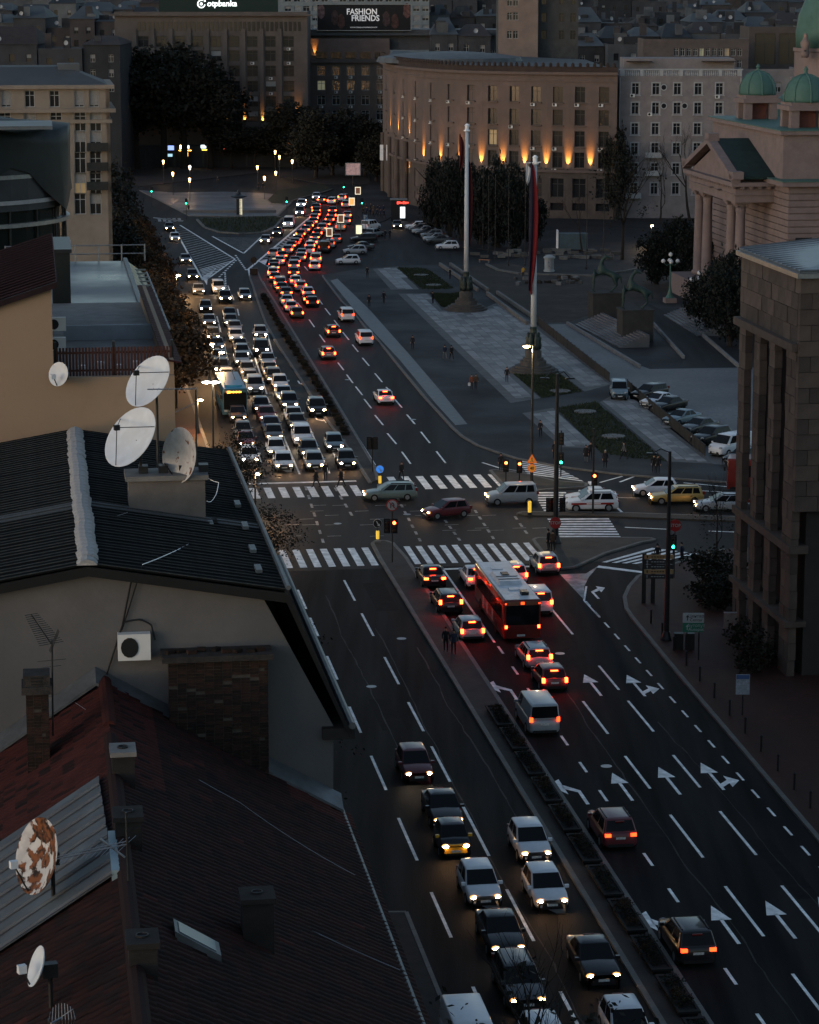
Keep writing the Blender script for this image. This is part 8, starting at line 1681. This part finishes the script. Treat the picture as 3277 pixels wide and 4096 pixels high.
def along(pts, step):
    P = [G(a, b_, .13) for a, b_ in pts]; out = []; acc = 0
    for a, b_ in zip(P[:-1], P[1:]):
        L = (b_ - a).length; x = acc
        while x < L: out.append(a.lerp(b_, x / L)); x += step
        acc = x - L
    return out
for i, p in enumerate(along([(1452, 1855), (1380, 1740), (1330, 1645), (1250, 1515), (1190, 1425), (1130, 1330), (1080, 1240), (1048, 1180)], 5.6)[:29]):
    if i < 3: continue
    t = thing('planter', 'shrub planter, %s from the near end of the far median' % NUM[i - 3], 'planter', p, RZ, 'planters on the far median'); inst('trough', PLME, (0, 0, 0), 0, t, (1, 1, .5)); inst('rim', RIMME, (0, 0, -.27), 0, t)
    for y in (-.55, .15, .7): inst('foliage', SHR, (0, y, .5), random.uniform(0, 6), t, (random.uniform(.3, .5),) * 3, {0: LF[random.choice(('shrub', 'green', 'autumn', 'shrub'))]})
b = G(1016, 1098, .13); t = thing('traffic_sign', 'dark round sign on the nose of the far median', 'sign', b); MB().tube([b, b + Vector((0, 0, 2.4))], .06, 6).build('pole', DARKM, t); disc(b + Vector((0, -.08, 2.2)), .5, BLACK).build('disc', BLACK, t); MB().box(b + Vector((0, 0, .5)), (1.2, .9, .9)).build('plinth', BLACK, t)
# ---------------------------------------------------------------- flag monuments
BRONZE = mat('dark_bronze', (.035, .045, .04), .5, .5, var=.3, scale=2); STEPM = mat('monument_stone', (.065, .06, .055), .8, var=.25, scale=.8, bump=.3)
def monument(label, px, py, ytop):
    b = G(px, py, Z1); t = thing('flag_monument', label, 'monument', b); zt = AT(px, ytop, b.y).z
    for k, (r, z0, z1) in enumerate(((2.9, 0, .25), (2.5, .25, .5), (2.1, .5, .75), (1.5, .75, 1.3), (1.2, 1.3, 1.6), (.95, 1.6, 2.4), (.8, 2.4, 2.6))): MB().lathe([(r, z0), (r, z1)], b, 28 if k < 3 else 16).build('step' if k < 3 else 'drum', STEPM, t)
    for k in range(6):
        a = k * math.pi / 3; q = b + Vector((math.cos(a) * .6, math.sin(a) * .6, 2.6)); MB().lathe([(.3, 0), (.36, .5), (.28, .9), (.34, 1.25), (.17, 1.5), (.19, 1.75), (.05, 1.95)], q, 8).build('bronze_figure', BRONZE, t, True)
    MB().lathe([(.55, 2.6), (.5, 3.4), (.42, 4.4), (.38, 4.9), (.45, 5.0), (.36, 5.2)], b, 14).build('bronze_shaft', BRONZE, t); MB().lathe([(.34, 5.2), (.3, 12), (.22, zt - .8), (.2, zt - .8)], b, 14).build('white_pole', mat('pole_white', (.4, .43, .46), .45, var=.06, scale=1), t, True)
    MB().lathe([(.2, 0), (.42, .1), (.42, .25), (.24, .3), (.26, .8), (.36, .85), (.1, 1.1)], b + Vector((0, 0, zt - .9)), 10).build('finial', WHITEP, t); return b, zt
def flagcloth(label, top, H, W, stripes, parent_rz, fold=.35, seed=0):
    """cloth hanging from the pole: stripes are (material, share of width)"""
    N, M = 24, 40; mats_ = [m for m, _ in stripes]; cum = [0]
    for _, w_ in stripes: cum.append(cum[-1] + w_)
    mb = MB()
    for j in range(M + 1):
        for i in range(N + 1):
            u, v_ = i / N, j / M; sp = .45 + .55 * math.sin(math.pi * min(1, v_ * 1.1)) ** .7
            x = u * W * sp; y = fold * math.sin(u * 9 + seed + v_ * 3) * (.4 + .6 * v_); z = -v_ * H + .25 * math.sin(u * 5 + v_ * 7)
            mb.v.append((top.x + x * math.cos(parent_rz) - y * math.sin(parent_rz), top.y + x * math.sin(parent_rz) + y * math.cos(parent_rz), top.z + z))
    for j in range(M):
        for i in range(N):
            u = (i + .5) / N; mi = max(k for k in range(len(stripes)) if u >= cum[k] - 1e-6); mb.f.append((j * (N + 1) + i, (j + 1) * (N + 1) + i, (j + 1) * (N + 1) + i + 1, j * (N + 1) + i + 1)); mb.m.append(mi)
    return tag(mb.build('flag', mats_, smooth=True), label, 'flag')
FR, FBL, FW = mat('flag_red', (.1, .006, .009), .8, var=.1), mat('flag_blue', (.012, .011, .022), .8, var=.1), mat('flag_white', (.4, .4, .42), .8, var=.1)
b, zt = monument('farther flag monument with a white pole on round steps', 1865, 1238, 504)
c1 = AT(1838, 540, b.y); flagcloth('small dark red flag at the top of the farther pole', c1, 4.6, .7, ((mat('flag_red_dim', (.05, .008, .009), .8, var=.1), 1.0),), 0, .2)
c1 = AT(1868, 640, b.y); flagcloth('long dim red flag hanging right of the farther pole', c1 + Vector((.1, .3, 0)), 13, .75, ((mat('flag_red_dim', (.09, .012, .014), .8, var=.1), 1.0),), 0, .2, 2)
b, zt = monument('nearer flag monument with a white pole below the hanging flag', 2133, 1486, 632)
tp = AT(2106, 652, b.y - .5); MB().tube([tp - Vector((.3, 0, 0)), AT(2165, 648, b.y - .5)], .05, 5).build('flag_yard', WHITEP).parent = bpy.data.objects[[o.name for o in bpy.data.objects if o.name.startswith('flag_monument')][-1]]
flagcloth('long hanging flag, dark blue and red, on the nearer pole', tp + Vector((.35, 0, 0)), 14.6, 1.05, ((FBL, .5), (FR, .5)), 0, .16, 1)
flagcloth('white upper corner of the hanging flag on the nearer pole', tp + Vector((-.05, -.1, -.05)), 2.2, .55, ((FW, 1.0),), 0, .1, 3)
yd = [o for o in bpy.data.objects if o.name == 'flag_yard'][0]; yd.location = Vector((0, 0, 0)) - yd.parent.location
# thin bare poles
for i, (px, py, yt) in enumerate(((1932, 992, 676), (1954, 1012, 690), (1981, 1036, 700), (2034, 1062, 700), (2100, 1062, 700), (2346, 1076, 700), (2414, 1060, 690))):
    b = G(px, py, .13); z = AT(px, yt, b.y).z; tag(MB().tube([b, (b.x, b.y, z)], [.07, .04], 6).lathe([(.16, 0), (.16, .3)], b, 8).build('thin_flagpole', DARKM, loc=b), 'thin bare flagpole, %s from the left behind the white poles' % NUM[i], 'flagpole', 'thin bare flagpoles')
# ---------------------------------------------------------------- horse groups on plinths, steps, ramp walls
HV = []; HE = []; HR = []
def hv_(p, r, par=None): HV.append(p); HR.append(r); k = len(HV) - 1; (HE.append((par, k)) if par is not None else None); return k
hip = hv_((-1.3, 0, 1.95), .46); brl = hv_((-.4, 0, 2.15), .42); HE.append((hip, brl)); cst = hv_((.5, 0, 2.5), .44, brl); nk1 = hv_((.6, 0, 3.15), .27, cst); nk2 = hv_((.3, 0, 3.8), .2, nk1); hd = hv_((-.05, 0, 4.15), .17, nk2); hv_((-.6, 0, 3.9), .1, hd); hv_((.15, 0, 4.4), .05, hd)
for sy in (1, -1):
    st_ = hv_((-1.1, sy * .3, 1.35), .27, hip); hk = hv_((-1.35, sy * .32, .72), .12, st_); ft = hv_((-.75, sy * .32, .12), .1, hk); hv_((-.55, sy * .32, .03), .11, ft)
    fl = hv_((.85, sy * .3, 2.0), .18, cst); kn = hv_((1.3, sy * .3, 2.1 + .25 * sy), .11, fl); hv_((1.35, sy * .3, 1.5 + .25 * sy), .08, kn)
t1 = hv_((-1.75, 0, 1.75), .13, hip); hv_((-1.9, 0, 1.0), .08, t1)
VERD = mat('verdigris_bronze', (.016, .034, .032), .55, .3, var=.4, scale=1.5, col2=(.03, .045, .04), v2=.2, s2=1)
HORSE = skin_mesh('horse', HV, HE, HR, VERD, 1); MANB = BODIES[2].copy(); MANB.materials.clear(); MANB.materials.append(VERD)
for p in MANB.polygons: p.material_index = 0
for px, py, ytop, rz_, lb in ((2420, 1285, 1172, 3.0, 'bronze group of a rearing horse and a man on a plinth, farther one'), (2540, 1362, 1240, 3.05, 'bronze group of a rearing horse and a man on a plinth, nearer one')):
    b = G(px, py, Z1); zp = AT(px, ytop, b.y).z; t = thing('horse_statue', lb, 'statue', b); w_ = 3.9
    MB().box((b.x, b.y, zp / 2), (w_, w_ * .85, zp), RZ).build('plinth', mat('plinth_dark', (.028, .028, .027), .85, var=.3, bump=.3), t); MB().box((b.x, b.y, zp + .1), (w_ + .2, w_ * .85 + .2, .2), RZ).build('plinth_cap', MATS['plinth_dark'], t)
    inst('horse', HORSE, Vector((b.x, b.y, zp + .2)) - t.location, rz_, t, (1.12, 1.12, 1.12)); inst('man', MANB, Vector((b.x - 1.6, b.y - .4, zp + .2)) - t.location, -1.4, t, (1.7, 1.7, 1.7))
def stair(label, p0, p1, up, n, h, d):
    a, b_ = G(*p0, Z1), G(*p1, Z1); t = thing('stone_steps', label, 'steps', (a + b_) / 2); u = (b_ - a); u.z = 0; L = u.length; u.normalize(); an = math.atan2(u.y, u.x); nv = Vector((-u.y, u.x, 0)) * up
    for k in range(n): c = (a + b_) / 2 + nv * (d * (k + (n - k) / 2.0)); MB().box((c.x, c.y, Z1 + h * (k + .5)), (L, d * (n - k), h), an).build('step', PAVE, t)
stair('flight of worn stone steps left of the nearer horse plinth', (2300, 1300), (2478, 1392), 1, 9, .17, .42)
stair('flight of stone steps leading up to the parliament yews', (2656, 1262), (2790, 1345), 1, 9, .17, .42)
for a, b_, lb in (((2600, 1285), (2735, 1435), 'low wall along the left of the ramp road'), ((2760, 1300), (2955, 1470), 'low wall along the right of the ramp road'), ((2270, 1298), (2560, 1472), 'low stone kerb wall below the steps')):
    p, q = G(*a, Z1), G(*b_, Z1); u = q - p; tag(MB().box(((p.x + q.x) / 2, (p.y + q.y) / 2, Z1 + .2), (u.xy.length, .3, .4), math.atan2(u.y, u.x)).build('low_wall', CONC, loc=(p + q) / 2), lb, 'wall')
for a, b_, lb in (((1760, 1062), (1912, 1166), 'left of two low concrete walls by the farther flagpole'), ((1802, 1062), (1952, 1166), 'right of two low concrete walls by the farther flagpole'), ((1950, 1180), (2110, 1300), 'low concrete wall running down from the site, left one'), ((1990, 1176), (2150, 1285), 'low concrete wall running down from the site, right one')):
    p, q = G(*a, Z1), G(*b_, Z1); u = q - p; tag(MB().box(((p.x + q.x) / 2, (p.y + q.y) / 2, Z1 + .25), (u.xy.length, .35, .5), math.atan2(u.y, u.x)).build('low_wall', KERB, loc=(p + q) / 2), lb, 'wall')
kerbline([G(a, b_, .2) for a, b_ in ((1946, 1058), (1993, 1081), (2080, 1096), (2370, 1104), (2500, 1087), (2620, 1060))], .4, square, .4)
# site fence along the square
FP = [(2143, 1290), (2200, 1340), (2300, 1420), (2400, 1500), (2440, 1530)]; FQ = [(2510, 1560), (2600, 1640), (2700, 1722), (2822, 1826)]
k = 0
SFM = mat('site_fence', (.02, .02, .019), .8, var=.25, scale=1.5); FPANEL = {}
for nm, F_ in (('upper site fence of dark panels beside the square', FP), ('lower site fence of dark panels before the parked cars', FQ)):
    t = thing('site_fence', nm, 'fence', G(*F_[0], Z1))
    for a, b_ in zip(F_[:-1], F_[1:]):
        p, q = G(*a, Z1), G(*b_, Z1); u = q - p; L = u.xy.length; n = max(1, round(L / 2.6)); an = math.atan2(u.y, u.x)
        for i in range(n):
            c = p.lerp(q, (i + .5) / n); l = round(L / n - .06, 2)
            if l not in FPANEL: FPANEL[l] = MB().box((0, 0, .55), (l, .05, 1.0)).box((0, 0, 1.08), (l, .08, .06)).mesh('panel', SFM)
            inst('panel', FPANEL[l], Vector((c.x, c.y, Z1)) - t.location, an + random.uniform(-.03, .03), t); inst('post', BOL, p.lerp(q, i / n) - t.location, 0, t, (.8, .8, 1.2))
# site container, advert column, heaps
b = G(2290, 1004, .13); t = thing('site_container', 'blue-grey site container with a white end panel', 'container', b); p0, p1 = AT(2224, 930, b.y), AT(2352, 1000, b.y)
MB().box(((p0.x + p1.x) / 2 + .3, b.y + 1.2, 1.7), (p1.x - p0.x - .6, 2.4, 2.6)).build('box', mat('container_blue', (.06, .088, .1), .6, var=.2, scale=.8), t); MB().box((p0.x + .3, b.y + 1.0, 1.9), (.25, 2.2, 3.2)).build('end_panel', WHITEP, t)
for k in range(8): MB().box((p0.x + .9 + k * .62, b.y - .03, 1.7), (.08, .06, 2.5)).build('rib', MATS['container_blue'], t)
for x in (p0.x + 1, p1.x - .6): MB().box((x, b.y + 1, .25), (.5, 2, .35)).build('block', CONC, t)
b = G(2197, 1086, .13); t = thing('advert_column', 'pale round advert column with a domed top on the site', 'column', b); MB().lathe([(.85, 0), (.85, .25), (.72, .3), (.72, 2.0), (.9, 2.05), (.9, 2.25), (.5, 2.5), (.05, 2.6)], b, 18).build('drum', SWH, t); MB().box(b + Vector((0, -.74, 1.2)), (.5, .06, 1.2)).build('poster', mat('poster_grey', (.2, .21, .22), .6, var=.5, scale=5), t)
for i in range(26):
    px, py = random.uniform(2060, 2330), random.uniform(1110, 1140); b = G(px, py, Z1)
    tag(MB().box(b + Vector((0, 0, .2)), (random.uniform(.5, 1.4), random.uniform(.4, .9), random.uniform(.3, .6)), random.uniform(0, 3)).build('rubble_block', random.choice((STEPM, CONC, SOIL)), loc=b), 'dark rubble block lying about on the building site', 'rubble', 'rubble blocks on the building site')
for i in range(40):
    px, py = random.uniform(1890, 2470), random.uniform(1003, 1040); b = G(px, py, .12)
    tag(MB().box(b + Vector((0, 0, .25)), (random.uniform(.8, 1.8), random.uniform(.5, 1.0), random.uniform(.4, .6)), random.uniform(-.2, .2)).build('stone_block', random.choice((STEPM, KERB)), loc=b), 'weathered stone block in the loose row before the container', 'stone', 'stone blocks before the container')
b = G(1938, 1050, .13); t = thing('plank_bench', 'small orange-brown plank bench by the curved kerb', 'bench', b); MB().box(b + Vector((0, 0, .45)), (1.8, .5, .08), -.5).build('seat', mat('bench_orange', (.3, .12, .06), .7, var=.2), t)
for x in (-.7, .7): MB().box(b + Vector((x, -.3 * x / .7 * .5, .2)), (.1, .4, .42), -.5).build('leg', CONC, t)
# ---------------------------------------------------------------- far lit adverts, kiosk, shops
def ad(label, x0, x1, y0, y1, m, base_y, frame=True, pole=True):
    b = G((x0 + x1) / 2, base_y, .1); p0, p1 = AT(x0, y0, b.y), AT(x1, y1, b.y); t = thing('advert_panel', label, 'advert', b); c = (p0 + p1) / 2; W_, H_ = p1.x - p0.x, p0.z - p1.z
    MB().box((c.x, b.y, c.z), (W_, .12, H_)).build('poster', m, t)
    fm = mat('ad_frame_lit', (.6, .55, .45), .5, var=0, emit=(1, .85, .6), es=.16) if frame else GREYM
    mb = MB()
    for x in (p0.x, p1.x): mb.box((x, b.y - .03, c.z), (.14, .2, H_ + .14))
    for z in (p0.z, p1.z): mb.box((c.x, b.y - .03, z), (W_ - .14, .2, .14))
    mb.build('frame', fm, t)
    if pole: MB().tube([b, (b.x, b.y, p1.z)], .08, 6).build('pole', DARKM, t)
DP = mat('ad_dark', (.05, .03, .025), .5, var=.7, scale=2.5, emit=(.35, .14, .07), es=.07)
ad('lit framed poster farthest along the jam', 1422, 1442, 749, 776, DP, 842); ad('lit framed poster with a glowing round motif', 1397, 1418, 792, 820, mat('ad_orange', (.3, .16, .06), .5, var=.6, scale=2, emit=(1, .5, .15), es=.18), 880); ad('lit framed poster beside the cream pickup', 1352, 1375, 859, 889, DP, 952); ad('lit framed poster nearest along the jam', 1307, 1329, 913, 944, DP, 1005)
ad('cream lit advert panel before the parked white boxy car', 1423, 1449, 899, 937, mat('ad_cream', (.5, .5, .35), .5, var=.4, scale=2, emit=(1, .95, .6), es=.2), 945, frame=False)
ad('large printed poster board under the trees', 1383, 1442, 652, 700, mat('ad_print', (.3, .2, .2), .6, var=.7, scale=1.2, emit=(.6, .4, .4), es=.05), 745, frame=False)
ad('colourful glowing screen in the park', 1132, 1170, 567, 619, mat('ad_screen', (.5, .2, .1), .5, var=.9, scale=1.1, emit=(1, .25, .08), es=.5), 660, frame=False)
b = G(1595, 880, .11); t = thing('kiosk', 'black kiosk with red lettering and a glowing white poster', 'kiosk', b); p0, p1 = AT(1565, 800, b.y), AT(1626, 878, b.y)
MB().box(((p0.x + p1.x) / 2, b.y + 1.3, (p0.z + .1) / 2), (p1.x - p0.x, 2.6, p0.z)).build('body', BLACK, t); MB().box(((p0.x + p1.x) / 2, b.y + 1.2, p0.z + .08), (p1.x - p0.x + .4, 3, .16)).build('roof', GREYM, t)
q0, q1 = AT(1601, 827, b.y), AT(1621, 872, b.y); MB().box(((q0.x + q1.x) / 2, b.y - .05, (q0.z + q1.z) / 2), (q1.x - q0.x, .08, q0.z - q1.z)).build('poster', mat('ad_white', (.6, .65, .7), .5, var=.5, scale=2.2, emit=(.85, .95, 1), es=.28), t)
c = AT(1612, 811, b.y)
for k in range(6): MB().box((c.x - .95 + k * .37, b.y - .06, c.z + .04 * (k % 2)), (.3, .06, .52 - .12 * (k % 3))).build('lettering', glow('kiosk_red', (1, .06, .04), .5), t)
for i, (px, py) in enumerate(((1386, 950), (1312, 1000))): 
    b = G(px + 76 if i == 0 else px + 16, py - 30, .1); t = thing('parking_sign', 'blue P parking sign, %s along the jam' % ('farther one', 'nearer one')[i], 'sign', b); MB().tube([b, b + Vector((0, 0, 2.6))], .04, 6).build('pole', DARKM, t); MB().box(b + Vector((0, -.06, 2.3)), (.9, .04, .9)).build('face', mat('p_blue', (.06, .1, .17), .5, var=0), t); put_text('P', b + Vector((0, -.1, 2.3)), .95, SWH, t, bold=.02)
# shop row with lights under the park trees
Y_ = 632.0; b = Vector((AT(800, 640, Y_).x, Y_, 0)); t = thing('shop_row', 'low row of shops with coloured glowing signs under the park trees', 'building', b); x0, x1 = xw(560, Y_), xw(1480, Y_)
MB().box(((x0 + x1) / 2, Y_ + 2, 2.6), (x1 - x0, 4, 5.2)).build('front', mat('shop_dark', (.03, .03, .032), .8, var=.2), t)
def shop(px0, px1, py0, py1, colr, e, nm='lit_sign'):
    a, c = AT(px0, py0, Y_ - .1), AT(px1, py1, Y_ - .1); MB().box(((a.x + c.x) / 2, Y_ - .08, (a.z + c.z) / 2), (c.x - a.x, .1, a.z - c.z)).build(nm, glow('shop_%d_%d' % (px0, py0), colr, e), t)
for a in ((662, 696, 582, 600, (.25, .35, .9), .35), (668, 690, 615, 626, (.3, .5, .6), .3), (720, 734, 580, 596, (1, .75, .3), 2.2), (736, 757, 581, 594, (.5, .7, .8), 1.0), (716, 765, 600, 603, (1, .5, .06), 2.0), (728, 754, 610, 613, (1, .5, .06), 2.0), (728, 731, 613, 625, (1, .5, .06), 1.6), (751, 754, 613, 625, (1, .5, .06), 1.6), (733, 748, 615, 622, (1, .9, .7), 1.0), (804, 824, 580, 592, (.6, .75, .8), 1.0), (808, 834, 598, 600, (1, .5, .06), 2.0), (888, 901, 590, 597, (1, .1, .03), 1.6), (945, 950, 583, 590, (1, .6, .3), 2), (938, 942, 592, 596, (1, .8, .5), 1.5), (950, 954, 591, 595, (1, .8, .5), 1.5), (966, 970, 590, 593, (.5, 1, .6), 1)): shop(*a)
for k in range(9): shop(1376 + k * 8, 1381 + k * 8, 572 + (k % 3) * 3, 600 - (k * 5) % 9, (.85, .9, 1), .55)
for k in range(16): MB().box((x0 + (k + .5) * (x1 - x0) / 16, Y_ - .1, 2.0), (.3, .2, 4)).build('pier', DARKM, t)
# fountain: basin, sculpture columns on the terrace
b = G(925, 842, .13); t = thing('fountain', 'sunken stepped fountain basin on the terrace', 'fountain', b)
for k in range(4): MB().prism([(b.x - 9 + k * .9, b.y - 5 + k * .6), (b.x + 9 - k * .9, b.y - 5 + k * .6), (b.x + 7.5 - k * .8, b.y + 7 - k * .6), (b.x - 7.5 + k * .8, b.y + 7 - k * .6)], .13, .5 - k * .08 + .14 * (k == 0)).build('basin_step', STEPM if k % 2 else PAVE, t)
for px, w_, m_ in ((955, .8, DARKM), (964, .5, mat('lit_column', (.4, .38, .28), .6, var=.5, scale=2, emit=(1, .9, .6), es=.1))):
    q = G(px, 858, .13); MB().box((q.x, q.y, 1.6), (w_, .5, 3.0)).build('column', m_, t)
MB().lathe([(.5, 0), (1.6, .3), (1.5, .5), (.5, .8), (.2, 1.6)], (G(955, 858).x, G(955, 858).y, 3.1), 12).build('bronze_top', DARKM, t)
